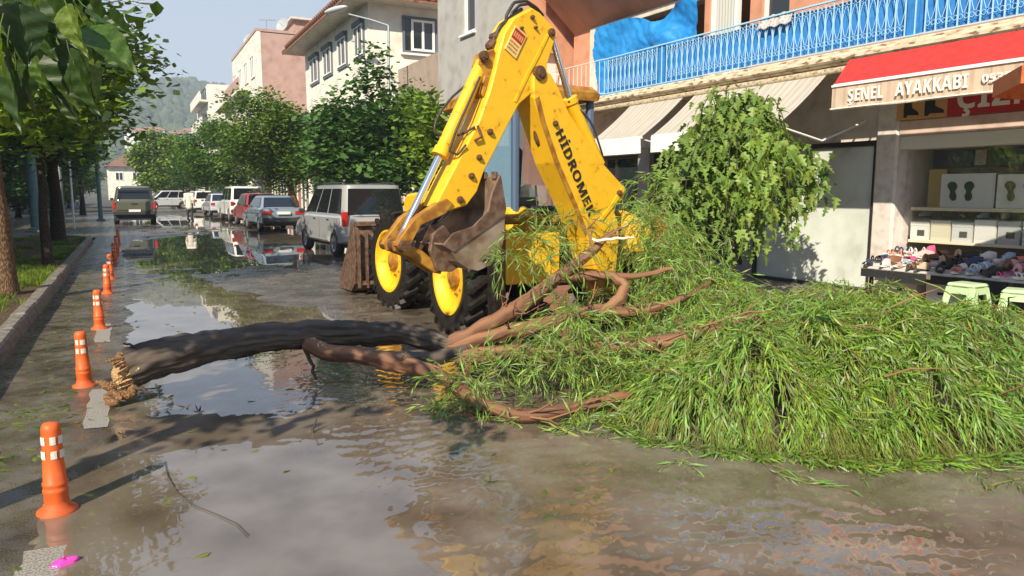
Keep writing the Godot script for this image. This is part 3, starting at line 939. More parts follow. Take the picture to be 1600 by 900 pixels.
	for k in 4:
		for fl in 3:
			window_along(o, 8.4, -69.0 + k * 3.3, -67.2 + k * 3.3, 3.9 + fl * 2.95, 5.5 + fl * 2.95, wf, glass, 1, 0.1)
	for fl in 3:
		part(o, "balcony", vbox(7.6, 8.44, 3.2 + fl * 2.95, 3.35 + fl * 2.95, -69.0, -60.0), whitew)
		part(o, "balcony_front", vbox(7.6, 7.68, 3.36 + fl * 2.95, 4.2 + fl * 2.95, -69.0, -60.0), pinkw)
	b = MB.new()
	b.tube([Vector3(9.5, 12.95, -58), Vector3(9.5, 14.0, -58)], [0.03, 0.03], 5)
	b.tube([Vector3(9.0, 13.95, -58), Vector3(10.2, 14.05, -58)], [0.025, 0.025], 5)
	one("roof_aerial", b, mats["grey_post"], "thin television aerial standing on the pink block's roof", "aerial")
	dish(Vector3(10.6, 13.6, -57.5), 0.55, "satellite dish on the roof of the pink block")
	dish(Vector3(8.9, 13.3, -62.5), 0.5, "small satellite dish at the pale edge of the pink block")
	# --- far white block with balconies
	o = thing("balcony_block", "narrow white apartment block with stacked balconies at the street's far end", "building", Vector3.ZERO)
	house_wall(o, "wall", 8.2, 11.0, 0.0, 13.4, -106.0, -90.0, whitew)
	for fl in 4:
		part(o, "balcony", vbox(7.3, 8.19, 3.1 + fl * 2.8, 3.3 + fl * 2.8, -104.0, -90.2), whitew)
		part(o, "balcony_front", vbox(7.3, 7.42, 3.31 + fl * 2.8, 4.2 + fl * 2.8, -104.0, -90.2), whitew)
		window_along(o, 8.1, -97.0, -92.0, 3.5 + fl * 2.7, 5.2 + fl * 2.7, trimg, glass, 1, 0.12)
	o = thing("brown_roof_house", "low house with a brown pitched roof beside the far white block", "building", Vector3.ZERO)
	house_wall(o, "wall", 9.2, 15.0, 0.0, 9.8, -84.0, -74.0, cream)
	b = MB.new()
	b.hexa([Vector3(8.3, 9.81, -85), Vector3(16, 9.81, -85), Vector3(16, 9.81, -73), Vector3(8.3, 9.81, -73), Vector3(12.0, 12.4, -80), Vector3(12.3, 12.4, -80), Vector3(12.3, 12.4, -77), Vector3(12.0, 12.4, -77)])
	part(o, "roof", b, tile_m)
	for k in 3:
		window_along(o, 9.15, -83.0 + k * 3.0, -81.4 + k * 3.0, 6.6, 8.2, wf, glass, 1, 0.1)
	# --- fillers of the row behind the trees
	o = thing("shop_row", "dim shop row behind the parked cars under the trees", "building", Vector3.ZERO)
	house_wall(o, "wall", 9.4, 14.0, 0.0, 6.2, -28.0, -20.3, M("row_wall", lin(0.38, 0.30, 0.24), 0.85, {"tex": stain, "scale": 0.4}))
	for k in 3:
		window_along(o, 9.35, -27.4 + k * 2.4, -25.4 + k * 2.4, 0.5, 2.6, wf, glass, 1, 0.09)
	o = thing("brick_row", "reddish low shop row along the pavement at the far trees", "building", Vector3.ZERO)
	house_wall(o, "wall", 9.0, 13.0, 0.0, 5.5, -55.9, -41.6, M("brick_row", lin(0.34, 0.14, 0.09), 0.85, {"tex": stain, "scale": 0.4}))
	for k in 4:
		window_along(o, 8.95, -55.0 + k * 3.4, -52.8 + k * 3.4, 0.5, 2.7, wf, glass, 1, 0.09)
	o = thing("end_house", "red roofed pale house closing the far end of the street", "building", Vector3.ZERO)
	house_wall(o, "wall", -4.0, 10.0, 0.0, 6.5, -178.0, -166.0, cream)
	b = MB.new()
	b.hexa([Vector3(-4.6, 6.51, -179), Vector3(10.6, 6.51, -179), Vector3(10.6, 6.51, -165), Vector3(-4.6, 6.51, -165), Vector3(0, 9.5, -172.5), Vector3(6, 9.5, -172.5), Vector3(6, 9.5, -171.5), Vector3(0, 9.5, -171.5)])
	part(o, "roof", b, M("red_tile", lin(0.30, 0.16, 0.11), 0.85, {"tex": tex["blotch"], "scale": 0.5}))
	for k in 4:
		var w := window_part(o, -2.6 + k * 3.0, -1.2 + k * 3.0, 3.8, 5.4, 0.0, wf, glass, 1, 0.12)
		w.position.z = -165.96
	# --- left side of the street: dark fronts behind the trees
	var left_c := [lin(0.22, 0.20, 0.18), lin(0.30, 0.27, 0.22), lin(0.20, 0.22, 0.25), lin(0.27, 0.23, 0.20)]
	var left_n := ["dull brown shop house across the side road behind the kerbside trees", "tan shop house beyond the teal poles", "slate coloured shop house past the pickup truck", "ochre brown shop house at the far end of the side road"]
	for i in 4:
		o = thing("shop_house", left_n[i], "building", Vector3.ZERO)
		var z1 := -8.0 - i * 26.0
		house_wall(o, "wall", -22.0, -13.0, 0.0, 8.0, z1 - 25.5, z1, M("left_house_%s" % ["a", "b", "c", "d"][i], left_c[i], 0.85, {"tex": stain, "scale": 0.3}))
		part(o, "sign_band", vbox(-13.0, -12.85, 2.7, 3.3, z1 - 25.0, z1 - 0.5), M("left_band_%s" % ["a", "b", "c", "d"][i], [lin(0.10, 0.16, 0.32), lin(0.34, 0.30, 0.26), lin(0.10, 0.22, 0.26), lin(0.26, 0.08, 0.06)][i], 0.6))
		for k in 6:
			var w := window_part(o, -24.6 + k * 4.1, -21.4 + k * 4.1, 0.4, 2.6, 0.0, trimg, glass, 1, 0.1)
			w.transform = Transform3D(Basis(Vector3(0, 0, 1), Vector3.UP, Vector3(-1, 0, 0)).rotated(Vector3.UP, PI), Vector3(-12.96, 0, z1 - 25.2 - (-0.2)))
			w.transform = Transform3D(Basis(Vector3(0, 0, -1), Vector3.UP, Vector3(1, 0, 0)), Vector3(-12.96, 0, z1 - 25.0))
			w = window_part(o, -24.4 + k * 4.1, -22.4 + k * 4.1, 4.4, 6.0, 0.0, wf, glass, 1, 0.1)
			w.transform = Transform3D(Basis(Vector3(0, 0, -1), Vector3.UP, Vector3(1, 0, 0)), Vector3(-12.96, 0, z1 - 25.0))
	build_hill(cream)
func dish(at: Vector3, r: float, label: String) -> void:
	var o := thing("satellite_dish", label, "satellite dish", at)
	var b := MB.new()
	var prof := []
	for i in 6:
		var t := i / 5.0
		prof.append(Vector2(r * t, 0.22 * r * t * t))
	var xf := Transform3D(Basis(Vector3(0, 0, 1), deg_to_rad(70)).rotated(Vector3.UP, 0.6), Vector3.ZERO)
	b.lathe(prof, 18, xf)
	part(o, "reflector", b, M("dish_grey", lin(0.34, 0.36, 0.38), 0.5))
	b = MB.new()
	b.tube([Vector3(0, 0, 0), Vector3(0.1, -r * 1.2, 0)], [0.03, 0.03], 6)
	b.tube([xf * Vector3(0, 0, 0), xf * Vector3(0, r * 0.8, 0)], [0.012, 0.012], 5)
	part(o, "mast", b, mats["grey_post"])
func hill_h(x: float, z: float) -> float:
	var d := -z
	var rise := smoothstep(330.0, 800.0, d)
	var h := rise * (86.0 + 6.0 * sin(x * 0.012 + 0.5) + 3.0 * sin(x * 0.031))
	h += rise * 9.0 * nz.get_noise_2d(x * 0.12, z * 0.12) - smoothstep(820.0, 1400.0, d) * 60.0
	return h - 0.2
func build_hill(cream: Material) -> void:
	var b := MB.new()
	field(b, hill_h, -420.0, 700.0, -300.0, -1300.0, 90, 60)
	setting("hill", b, M("hill_ground", lin(0.13, 0.125, 0.06), 0.95, {"tex": tex["blotch"], "scale": 0.01, "world": true}))
	# woodland on it: one mass of rounded crowns
	var cm := MB.new()
	var f := func(u: float, w: float) -> Vector3:
		var th := u * TAU
		var ph := (w - 0.35) * PI * 0.7
		var r := 1.0 + 0.35 * nz.get_noise_3d(cos(th) * 30.0, w * 50.0, sin(th) * 30.0)
		return Vector3(cos(th) * cos(ph), sin(ph) + 0.5, sin(th) * cos(ph)) * r
	cm.sheet(f, 9, 6)
	var mm := MultiMesh.new()
	mm.transform_format = MultiMesh.TRANSFORM_3D
	mm.use_colors = true
	mm.mesh = cm.mesh()
	var R := RandomNumberGenerator.new()
	R.seed = 99
	var xs := []
	while xs.size() < 5200:
		var d := R.randf_range(430.0, 860.0)
		var x := R.randf_range(-60.0, 190.0) * d / 780.0
		if nz.get_noise_2d(x * 0.35 + 40.0, d * 0.35) < -0.12 and R.randf() < 0.8: continue
		xs.append([x, -d])
	mm.instance_count = xs.size()
	for i in xs.size():
		var s := R.randf_range(2.2, 5.0)
		mm.set_instance_transform(i, Transform3D(Basis(Vector3.UP, R.randf() * TAU).scaled(Vector3(s, s * R.randf_range(0.8, 1.5), s)), Vector3(xs[i][0], hill_h(xs[i][0], xs[i][1]), xs[i][1])))
		var g := R.randf_range(0.6, 1.2)
		mm.set_instance_color(i, Color(0.060 * g, 0.080 * g, 0.032 * g))
	var wood := MultiMeshInstance3D.new()
	wood.name = "woodland"
	wood.multimesh = mm
	wood.material_override = M("woodland", Color(1, 1, 1), 0.9, {"vc": true})
	wood.set_meta("kind", "stuff")
	tag(wood, "dark scrubby woodland covering the distant hill", "woodland")
	add_child(wood, true)
	# houses at the foot of the hill
	var hw := [M("far_white", lin(0.75, 0.74, 0.72), 0.9), M("far_cream", lin(0.62, 0.56, 0.46), 0.9), M("far_blue", lin(0.45, 0.52, 0.66), 0.9)]
	var hl := ["tiny white house with red roof at the foot of the hill", "tiny cream house with red roof at the foot of the hill", "tiny pale blue house with red roof at the foot of the hill"]
	var rm := M("far_roof", lin(0.36, 0.16, 0.11), 0.9)
	for i in 22:
		var d := R.randf_range(330.0, 470.0)
		var px := R.randf_range(205.0, 330.0)
		var dir := ray(px, 200.0)
		var x := dir.x / -dir.z * d
		var k := R.randi() % 3
		var o := thing("hillside_house", hl[k], "house", Vector3(x, hill_h(x, -d) - 1.0 + R.randf_range(8.0, 14.0) * smoothstep(330.0, 470.0, d), -d), "houses at the foot of the hill")
		var w := R.randf_range(7.0, 12.0)
		var h := R.randf_range(6.0, 10.0)
		part(o, "wall", vbox(-w / 2, w / 2, -25.0, h, -5, 5), hw[k])
		b = MB.new()
		b.hexa([Vector3(-w / 2 - 0.5, h, -5.5), Vector3(w / 2 + 0.5, h, -5.5), Vector3(w / 2 + 0.5, h, 5.5), Vector3(-w / 2 - 0.5, h, 5.5), Vector3(-w / 2 + 2, h + 2, -0.3), Vector3(w / 2 - 2, h + 2, -0.3), Vector3(w / 2 - 2, h + 2, 0.3), Vector3(-w / 2 + 2, h + 2, 0.3)])
		part(o, "roof", b, rm)
		for fl in 2:
			for c in 3:
				part(o, "window", vbox(-w / 2 + w * (c + 0.5) / 3.0 - 0.7, -w / 2 + w * (c + 0.5) / 3.0 + 0.7, 1.0 + fl * 3.0, 2.6 + fl * 3.0, 5.0, 5.08), mats["dark_glass"])
# ---------------------------------------------------------------- trees
func leaf_shape(b: MB, at: Vector3, dir: Vector3, side: Vector3, ln: float, wd: float, fold := 0.25, droop := 0.25, seg := 3) -> void:
	# a leaf folded along its midrib that droops towards its tip
	var nn := dir.cross(side).normalized()
	var prev_l := at
	var prev_r := at
	var prev_m := at
	for i in range(1, seg + 1):
		var t := float(i) / seg
		var w := wd * 0.5 * sin(PI * pow(t, 0.62)) if i < seg else 0.0
		var m := at + dir * (ln * t) - nn * (droop * ln * t * t)
		var l := m + side * w + nn * (fold * w)
		var r := m - side * w + nn * (fold * w)
		if i == 1:
			b.tri(prev_m, l, m); b.tri(prev_m, m, r)
		elif i == seg:
			b.tri(prev_m, prev_l, m); b.tri(prev_m, m, prev_r)
		else:
			b.quad(prev_m, prev_l, l, m); b.quad(prev_m, m, r, prev_r)
		prev_l = l; prev_r = r; prev_m = m
func leaf_cluster(sd: int, count: int, size: float, spread: float) -> ArrayMesh:
	var R := RandomNumberGenerator.new()
	R.seed = sd
	var b := MB.new()
	for i in count:
		var p := Vector3(R.randfn(), R.randfn(), R.randfn()) * spread * 0.5
		var a := R.randf() * TAU
		var dir := Vector3(cos(a), R.randf_range(-1.0, 0.15), sin(a)).normalized()
		var side := dir.cross(Vector3(R.randf_range(-0.5, 0.5), 1, R.randf_range(-0.5, 0.5))).normalized()
		var s := size * R.randf_range(0.7, 1.25)
		leaf_shape(b, p, dir, side, s, s * 0.72, R.randf_range(0.05, 0.35), R.randf_range(0.0, 0.35), 3)
	return b.mesh()
var clusters := {}
# crown: uneven lobes filled with leaf clumps; lobes: [[centre offset, radius], ...]
func crown(parent: Node, called: String, lobes: Array, per_m3: float, leaf: float, cols: Array, sd: int, leaf_m: Material) -> MultiMeshInstance3D:
	var key := "c%d_%d" % [int(leaf * 1000), sd % 3]
	if not clusters.has(key): clusters[key] = leaf_cluster(100 + sd % 3, 12, leaf, leaf * 2.6)
	var R := RandomNumberGenerator.new()
	R.seed = sd
	var xs := []
	for lb in lobes:
		var rad: float = lb[1]
		var cnt := int(per_m3 * pow(rad, 2.3))
		for i in cnt:
			var d := Vector3(R.randfn(), R.randfn(), R.randfn()).normalized()
			var q := rad * pow(R.randf(), 0.45)
			var p: Vector3 = lb[0] + Vector3(d.x * q, d.y * q * 0.85, d.z * q)
			if nz.get_noise_3dv(p * 24.0 / maxf(rad, 0.6)) < -0.22: continue
			xs.append(p)
	var mm := MultiMesh.new()
	mm.transform_format = MultiMesh.TRANSFORM_3D
	mm.use_colors = true
	mm.mesh = clusters[key]
	mm.instance_count = xs.size()
	for i in xs.size():
		var bs := Basis(Vector3.UP, R.randf() * TAU) * Basis(Vector3.RIGHT, R.randf_range(-0.5, 0.5))
		mm.set_instance_transform(i, Transform3D(bs.scaled(Vector3.ONE * R.randf_range(0.7, 1.3)), xs[i]))
		var c: Color = cols[0].lerp(cols[1], clampf(R.randf() * 0.7 + 0.5 * nz.get_noise_3dv(xs[i] * 12.0) + 0.15, 0.0, 1.0))
		mm.set_instance_color(i, c)
	var o := MultiMeshInstance3D.new()
	o.name = called
	o.multimesh = mm
	o.material_override = leaf_m
	o.set_meta("kind", "stuff")
	parent.add_child(o, true)
	return o
func lobes_of(ct: Vector3, rad: Vector3, n: int, sd: int, lobe := 0.48) -> Array:
	var R := RandomNumberGenerator.new()
	R.seed = sd
	var out := [[ct, minf(rad.x, rad.y) * 0.55]]
	for i in n:
		var d := Vector3(R.randfn(), R.randfn() * 0.9, R.randfn()).normalized()
		var q := R.randf_range(0.55, 0.85)
		out.append([ct + Vector3(d.x * rad.x, d.y * rad.y, d.z * rad.z) * q, minf(rad.x, rad.z) * lobe * R.randf_range(0.6, 1.1)])
	return out
func bark_mat(key: String, c: Color) -> Material:
	var bt := ntex("bark", 0.03, [[0.0, Color(0.30, 0.27, 0.24)], [0.4, Color(0.62, 0.57, 0.52)], [0.65, Color(0.88, 0.84, 0.78)], [1.0, Color(1, 1, 1)]], 512, 5, FastNoiseLite.TYPE_SIMPLEX, 61)
	return M(key, c, 0.9, {"tex": bt, "scale": 2.4, "scale_y": 0.8, "height": bt, "hscale": 2.0})
func tree(called: String, label: String, at: Vector3, h: float, r: float, lean: Vector3, lobes: Array, density: float, leaf: float, cols: Array, sd: int, bark: Material, leaf_m: Material, group := "") -> Node3D:
	var o := thing(called, label, "tree", at, group)
	var R := RandomNumberGenerator.new()
	R.seed = sd * 7 + 1
	var b := MB.new()
	var pts := []
	var rad := []
	for i in 9:
		var t := i / 8.0
		pts.append(Vector3(0, h * t - 0.15, 0) + lean * t + Vector3(nz.get_noise_2d(t * 40.0, sd * 9.0), 0, nz.get_noise_2d(sd * 5.0, t * 40.0)) * 0.10 * t)
		rad.append(r * (1.0 - 0.35 * t) * (1.0 + 0.55 * exp(-t * 12.0)))
	b.tube(pts, rad, 12, true, 0.18, nz)
	part(o, "trunk", b, bark)
	var top: Vector3 = pts[8]
	for lb in lobes.slice(0, 9):
		var q: Vector3 = lb[0]
		var mid := top.lerp(q, 0.5) + Vector3(R.randf_range(-0.15, 0.15), 0.1, R.randf_range(-0.15, 0.15))
		b = MB.new()
		b.tube([top - Vector3(0, 0.12, 0), mid, q], [r * 0.5, r * 0.32, r * 0.12], 7, true, 0.15, nz)
		part(o, "limb", b, bark)
	crown(o, "crown", lobes, density, leaf, cols, sd, leaf_m)
	return o
func C3(r: float, g: float, b: float) -> Color: return Color(r, g, b)

func build_trees() -> void:
	var leaf_m := M("leaf", Color(1, 1, 1), 0.5, {"vc": true, "backlight": Color(0.75, 0.8, 0.45), "spec": 0.45})
	var bark := bark_mat("bark_brown", lin(0.26, 0.17, 0.10))
	var bark_d := bark_mat("bark_dark", lin(0.085, 0.07, 0.055))
	var bark_o := bark_mat("bark_tan", lin(0.46, 0.25, 0.11))
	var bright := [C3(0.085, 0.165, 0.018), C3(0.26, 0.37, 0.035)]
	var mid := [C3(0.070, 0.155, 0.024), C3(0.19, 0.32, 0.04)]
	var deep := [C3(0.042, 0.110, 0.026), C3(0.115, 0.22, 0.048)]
	# kerbside row on the left
	var g := "trees along the planted strip"
	tree("street_tree", "sturdy tree with sunlit brown trunk on the grassy strip", Vector3(-1.61, 0.13, -12.28), 2.7, 0.125, Vector3(-0.02, 0, 0), lobes_of(Vector3(0.15, 3.7, 0), Vector3(1.75, 1.55, 1.7), 13, 11), 135.0, 0.14, bright, 11, bark, leaf_m, g)
	tree("street_tree", "slim dark trunked tree on the strip just past the grass patch", Vector3(-1.51, 0.13, -16.7), 2.5, 0.09, Vector3(0.0, 0, 0), lobes_of(Vector3(0.2, 3.6, 0), Vector3(1.7, 1.6, 1.7), 13, 12), 120.0, 0.14, mid, 12, bark_d, leaf_m, g)
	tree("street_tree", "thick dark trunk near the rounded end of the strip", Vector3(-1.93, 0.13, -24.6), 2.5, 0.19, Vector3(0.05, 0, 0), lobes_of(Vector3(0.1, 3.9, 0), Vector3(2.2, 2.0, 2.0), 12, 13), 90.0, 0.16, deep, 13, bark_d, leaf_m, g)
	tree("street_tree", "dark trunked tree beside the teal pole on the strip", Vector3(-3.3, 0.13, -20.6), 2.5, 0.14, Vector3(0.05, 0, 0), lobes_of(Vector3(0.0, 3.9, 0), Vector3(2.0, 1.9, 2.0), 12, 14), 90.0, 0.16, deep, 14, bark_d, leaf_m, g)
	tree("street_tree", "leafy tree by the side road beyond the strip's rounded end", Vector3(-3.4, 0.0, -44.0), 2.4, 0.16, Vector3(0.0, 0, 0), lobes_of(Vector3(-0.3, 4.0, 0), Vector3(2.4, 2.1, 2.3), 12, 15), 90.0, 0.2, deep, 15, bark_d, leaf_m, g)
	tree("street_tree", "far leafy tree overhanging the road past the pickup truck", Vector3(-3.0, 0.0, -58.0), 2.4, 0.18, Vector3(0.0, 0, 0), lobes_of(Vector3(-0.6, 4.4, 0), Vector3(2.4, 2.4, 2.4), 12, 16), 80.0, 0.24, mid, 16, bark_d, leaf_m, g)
	for q in [[-6.4, -15.0, "shady tree across the side road left of the sunlit trunk"], [-6.8, -22.0, "shady tree across the side road behind the slim dark trunk"], [-7.0, -31.0, "shady tree across the side road behind the thick teal pole"], [-7.2, -42.0, "shady tree across the side road level with the pickup truck"], [-6.2, -54.0, "shady tree across the side road past the pickup truck"], [-6.6, -68.0, "shady tree far along the side road"], [-5.6, -86.0, "farthest shady tree where the side road meets the street"]]:  # the nearer four are added to darken the view behind the trunks
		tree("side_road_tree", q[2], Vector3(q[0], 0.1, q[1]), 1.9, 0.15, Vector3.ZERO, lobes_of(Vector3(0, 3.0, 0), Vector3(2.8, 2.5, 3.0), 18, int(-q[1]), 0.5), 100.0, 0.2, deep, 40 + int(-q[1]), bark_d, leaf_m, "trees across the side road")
	# trees on the right pavement
	g = "trees along the shop pavement"
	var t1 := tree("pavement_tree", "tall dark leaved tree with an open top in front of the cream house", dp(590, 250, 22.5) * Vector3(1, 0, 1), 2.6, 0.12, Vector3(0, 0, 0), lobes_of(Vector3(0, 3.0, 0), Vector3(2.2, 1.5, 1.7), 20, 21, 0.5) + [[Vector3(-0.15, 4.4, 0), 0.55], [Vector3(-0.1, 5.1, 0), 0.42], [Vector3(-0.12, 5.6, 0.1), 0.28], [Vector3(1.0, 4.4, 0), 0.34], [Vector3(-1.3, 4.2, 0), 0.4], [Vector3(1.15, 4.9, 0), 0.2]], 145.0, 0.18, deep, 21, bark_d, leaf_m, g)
	tree("pavement_tree", "bushy sunlit tree with tan trunk behind the blue grey sedan", gp(470, 350, 0.12), 2.3, 0.17, Vector3(-0.5, 0, 0.3), lobes_of(Vector3(-1.0, 3.5, 0.4), Vector3(2.5, 2.0, 2.0), 22, 22, 0.5), 150.0, 0.16, [C3(0.06, 0.13, 0.018), C3(0.20, 0.30, 0.036)], 22, bark_o, leaf_m, g)
	tree("pavement_tree", "round green tree above the white parked cars", dp(352, 262, 52.0) * Vector3(1, 0, 1), 2.4, 0.18, Vector3(0, 0, 0), lobes_of(Vector3(0, 3.9, 0), Vector3(3.2, 2.3, 2.4), 20, 23, 0.5), 110.0, 0.2, mid, 23, bark_d, leaf_m, g)
	tree("pavement_tree", "far green tree closing the street view under the hill", dp(268, 275, 78.0) * Vector3(1, 0, 1), 2.6, 0.22, Vector3(0, 0, 0), lobes_of(Vector3(0, 4.6, 0), Vector3(3.8, 3.0, 3.0), 20, 24, 0.5), 90.0, 0.27, bright, 24, bark_d, leaf_m, g)
	tree("pavement_tree", "dark shady tree behind the white estate car", dp(322, 275, 66.0) * Vector3(1, 0, 1), 2.6, 0.2, Vector3(0, 0, 0), lobes_of(Vector3(0, 3.4, 0), Vector3(2.6, 1.7, 2.5), 12, 26), 80.0, 0.24, deep, 26, bark_d, leaf_m, g)
	tree("pavement_tree", "fresh green tree growing behind the machine's dipper arm", dp(690, 250, 17.0) * Vector3(1, 0, 1), 2.0, 0.08, Vector3(0, 0, 0), lobes_of(Vector3(-0.1, 2.6, 0), Vector3(0.75, 1.25, 0.75), 10, 25), 260.0, 0.15, bright, 25, bark_d, leaf_m, g)
	build_near_tree(leaf_m, bark_d)
	build_weeping_tree(bark)
	build_grass()

func big_leaf(sd: int) -> ArrayMesh:
	var R := RandomNumberGenerator.new()
	R.seed = sd
	var b := MB.new()
	var ln := 1.0
	var curl := R.randf_range(0.05, 0.28)
	var twist := R.randf_range(-0.25, 0.25)
	var P := func(u: float, w: float) -> Vector3:       # u along, w across -1..1; hangs along -y
		var wd := 0.33 * pow(sin(PI * pow(u, 0.50)), 1.15) * (1.0 + 0.09 * absf(sin(u * 30.0)) * absf(w))
		var x := w * wd
		var z := 0.30 * absf(x) - curl * u * u + twist * x * u + 0.012 * sin(u * 26.0 + absf(w) * 3.0)
		return Vector3(x, -u * ln, z)
	# blade cut into strips, with paler veins of its own colour
	for i in 30:
		for j in 10:
			var u0 := lerpf(0.002, 0.998, i / 30.0)
			var u1 := lerpf(0.002, 0.998, (i + 1) / 30.0)
			var w0 := lerpf(-1, 1, j / 10.0)
			var w1 := lerpf(-1, 1, (j + 1) / 10.0)
			var wm := absf((w0 + w1) * 0.5)
			var vein := wm < 0.12 or fposmod((u0 - wm * 0.20) * 8.0, 1.0) < 0.2
			b.col = Color(1, 1, 1) if vein else Color(0.70, 0.74, 0.62)
			b.quad(P.call(u0, w0), P.call(u1, w0), P.call(u1, w1), P.call(u0, w1))
	b.col = Color(1, 1, 1)
	b.tube([Vector3(0, 0.35, -0.03), Vector3(0, 0.15, 0.01), Vector3(0, 0, 0)], [0.012, 0.012, 0.012], 5)
	return b.mesh()
func build_near_tree(leaf_m: Material, bark: Material) -> void:
	var at := Vector3(-1.75, 0.13, -3.35)
	var lobes := [[Vector3(-0.2, 3.0, 0.3), 0.6], [Vector3(-0.6, 3.2, -0.5), 0.5], [Vector3(0.3, 2.9, 0.6), 0.42], [Vector3(-0.7, 2.9, 0.8), 0.5], [Vector3(0.55, 2.85, -0.5), 0.36], [Vector3(-0.2, 3.5, 0.0), 0.5]]
	var o := tree("near_tree", "overhanging kerbside tree with large drooping leaves above the bollards", at, 2.3, 0.11, Vector3(0.05, 0, 0.05), lobes, 190.0, 0.15, [C3(0.03, 0.075, 0.016), C3(0.09, 0.16, 0.028)], 31, bark, leaf_m)
	# the hanging bough whose big leaves come close to the camera: each leaf its own part
	var R := RandomNumberGenerator.new()
	R.seed = 5
	var meshes := []
	for i in 6: meshes.append(big_leaf(40 + i))
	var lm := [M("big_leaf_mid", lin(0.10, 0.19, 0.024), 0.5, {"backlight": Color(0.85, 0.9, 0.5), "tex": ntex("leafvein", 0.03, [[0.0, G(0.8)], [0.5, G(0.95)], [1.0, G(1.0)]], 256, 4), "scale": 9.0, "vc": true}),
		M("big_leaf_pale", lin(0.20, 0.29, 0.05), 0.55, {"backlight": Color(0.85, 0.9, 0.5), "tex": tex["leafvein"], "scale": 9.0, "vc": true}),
		M("big_leaf_dark", lin(0.040, 0.085, 0.016), 0.45, {"backlight": Color(0.7, 0.75, 0.4), "tex": tex["leafvein"], "scale": 9.0, "vc": true})]  # light and shade put into leaf colour: pale for lit, dark for shaded
	# px, py of the leaf's base, depth, length in metres, lean, turn, lit or shaded tone
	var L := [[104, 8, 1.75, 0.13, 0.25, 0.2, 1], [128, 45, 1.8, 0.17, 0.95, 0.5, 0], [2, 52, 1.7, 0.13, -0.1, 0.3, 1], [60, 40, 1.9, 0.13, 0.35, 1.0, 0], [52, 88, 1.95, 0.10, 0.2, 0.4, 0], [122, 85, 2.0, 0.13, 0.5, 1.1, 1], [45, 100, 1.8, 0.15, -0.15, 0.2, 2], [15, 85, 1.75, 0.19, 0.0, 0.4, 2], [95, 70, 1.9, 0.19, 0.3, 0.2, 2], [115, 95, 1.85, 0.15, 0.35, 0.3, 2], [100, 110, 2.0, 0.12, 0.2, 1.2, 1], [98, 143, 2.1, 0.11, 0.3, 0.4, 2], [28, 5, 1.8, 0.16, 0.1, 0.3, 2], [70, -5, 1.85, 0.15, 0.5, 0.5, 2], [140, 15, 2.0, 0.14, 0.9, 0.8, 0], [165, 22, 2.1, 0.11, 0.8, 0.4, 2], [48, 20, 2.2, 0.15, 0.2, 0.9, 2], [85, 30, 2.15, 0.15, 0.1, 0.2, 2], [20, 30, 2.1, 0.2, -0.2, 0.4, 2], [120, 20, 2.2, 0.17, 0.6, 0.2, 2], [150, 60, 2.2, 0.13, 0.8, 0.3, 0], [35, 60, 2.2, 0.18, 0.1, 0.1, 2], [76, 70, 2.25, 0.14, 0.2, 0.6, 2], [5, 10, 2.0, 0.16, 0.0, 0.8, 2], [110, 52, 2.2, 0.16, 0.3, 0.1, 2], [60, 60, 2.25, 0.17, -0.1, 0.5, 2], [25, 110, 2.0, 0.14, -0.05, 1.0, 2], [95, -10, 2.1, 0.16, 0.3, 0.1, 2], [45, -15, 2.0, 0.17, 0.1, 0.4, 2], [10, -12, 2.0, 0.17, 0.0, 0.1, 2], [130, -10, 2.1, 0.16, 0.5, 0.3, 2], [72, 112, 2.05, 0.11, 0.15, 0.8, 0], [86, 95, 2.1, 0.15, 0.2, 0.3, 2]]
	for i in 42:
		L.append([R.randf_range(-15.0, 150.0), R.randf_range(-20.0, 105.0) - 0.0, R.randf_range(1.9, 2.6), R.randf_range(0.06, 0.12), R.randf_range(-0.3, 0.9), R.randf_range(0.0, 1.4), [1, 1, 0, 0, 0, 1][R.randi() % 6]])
	var inv := o.transform.affine_inverse()
	var b := MB.new()
	var bough := [Vector3(0.1, 2.2, 0.05), inv * dp(-160, -260, 2.6), inv * dp(-20, -90, 2.1), inv * dp(70, -45, 2.0), inv * dp(150, -12, 2.1)]
	b.tube(bough, [0.05, 0.03, 0.018, 0.011, 0.005], 7, true, 0.1, nz)
	part(o, "bough", b, bark)
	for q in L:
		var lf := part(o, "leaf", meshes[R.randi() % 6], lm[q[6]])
		q[5] = q[5] + R.randf_range(0.0, 0.7)
		var face: Vector3 = -cam_f * cos(q[5]) + cam_r * sin(q[5]) * (1.0 if R.randf() < 0.5 else -1.0)
		face = (face + Vector3(0, 0.35, 0)).normalized()
		var down: Vector3 = (Vector3.DOWN * cos(q[4]) + cam_r * sin(q[4])).normalized()
		var y := -down
		var x := y.cross(face).normalized()
		var z := x.cross(y).normalized()
		lf.transform = inv * Transform3D(Basis(x, y, z).scaled(Vector3.ONE * q[3]), dp(q[0], q[1], q[2]))
	# small lit twigs that reach out over the road
	crown(o, "outer_twigs", [[inv * dp(175, 10, 3.0), 0.16], [inv * dp(205, 20, 3.3), 0.14], [inv * dp(150, 90, 3.4), 0.14]], 260.0, 0.07, [C3(0.05, 0.11, 0.015), C3(0.19, 0.28, 0.04)], 33, leaf_m)

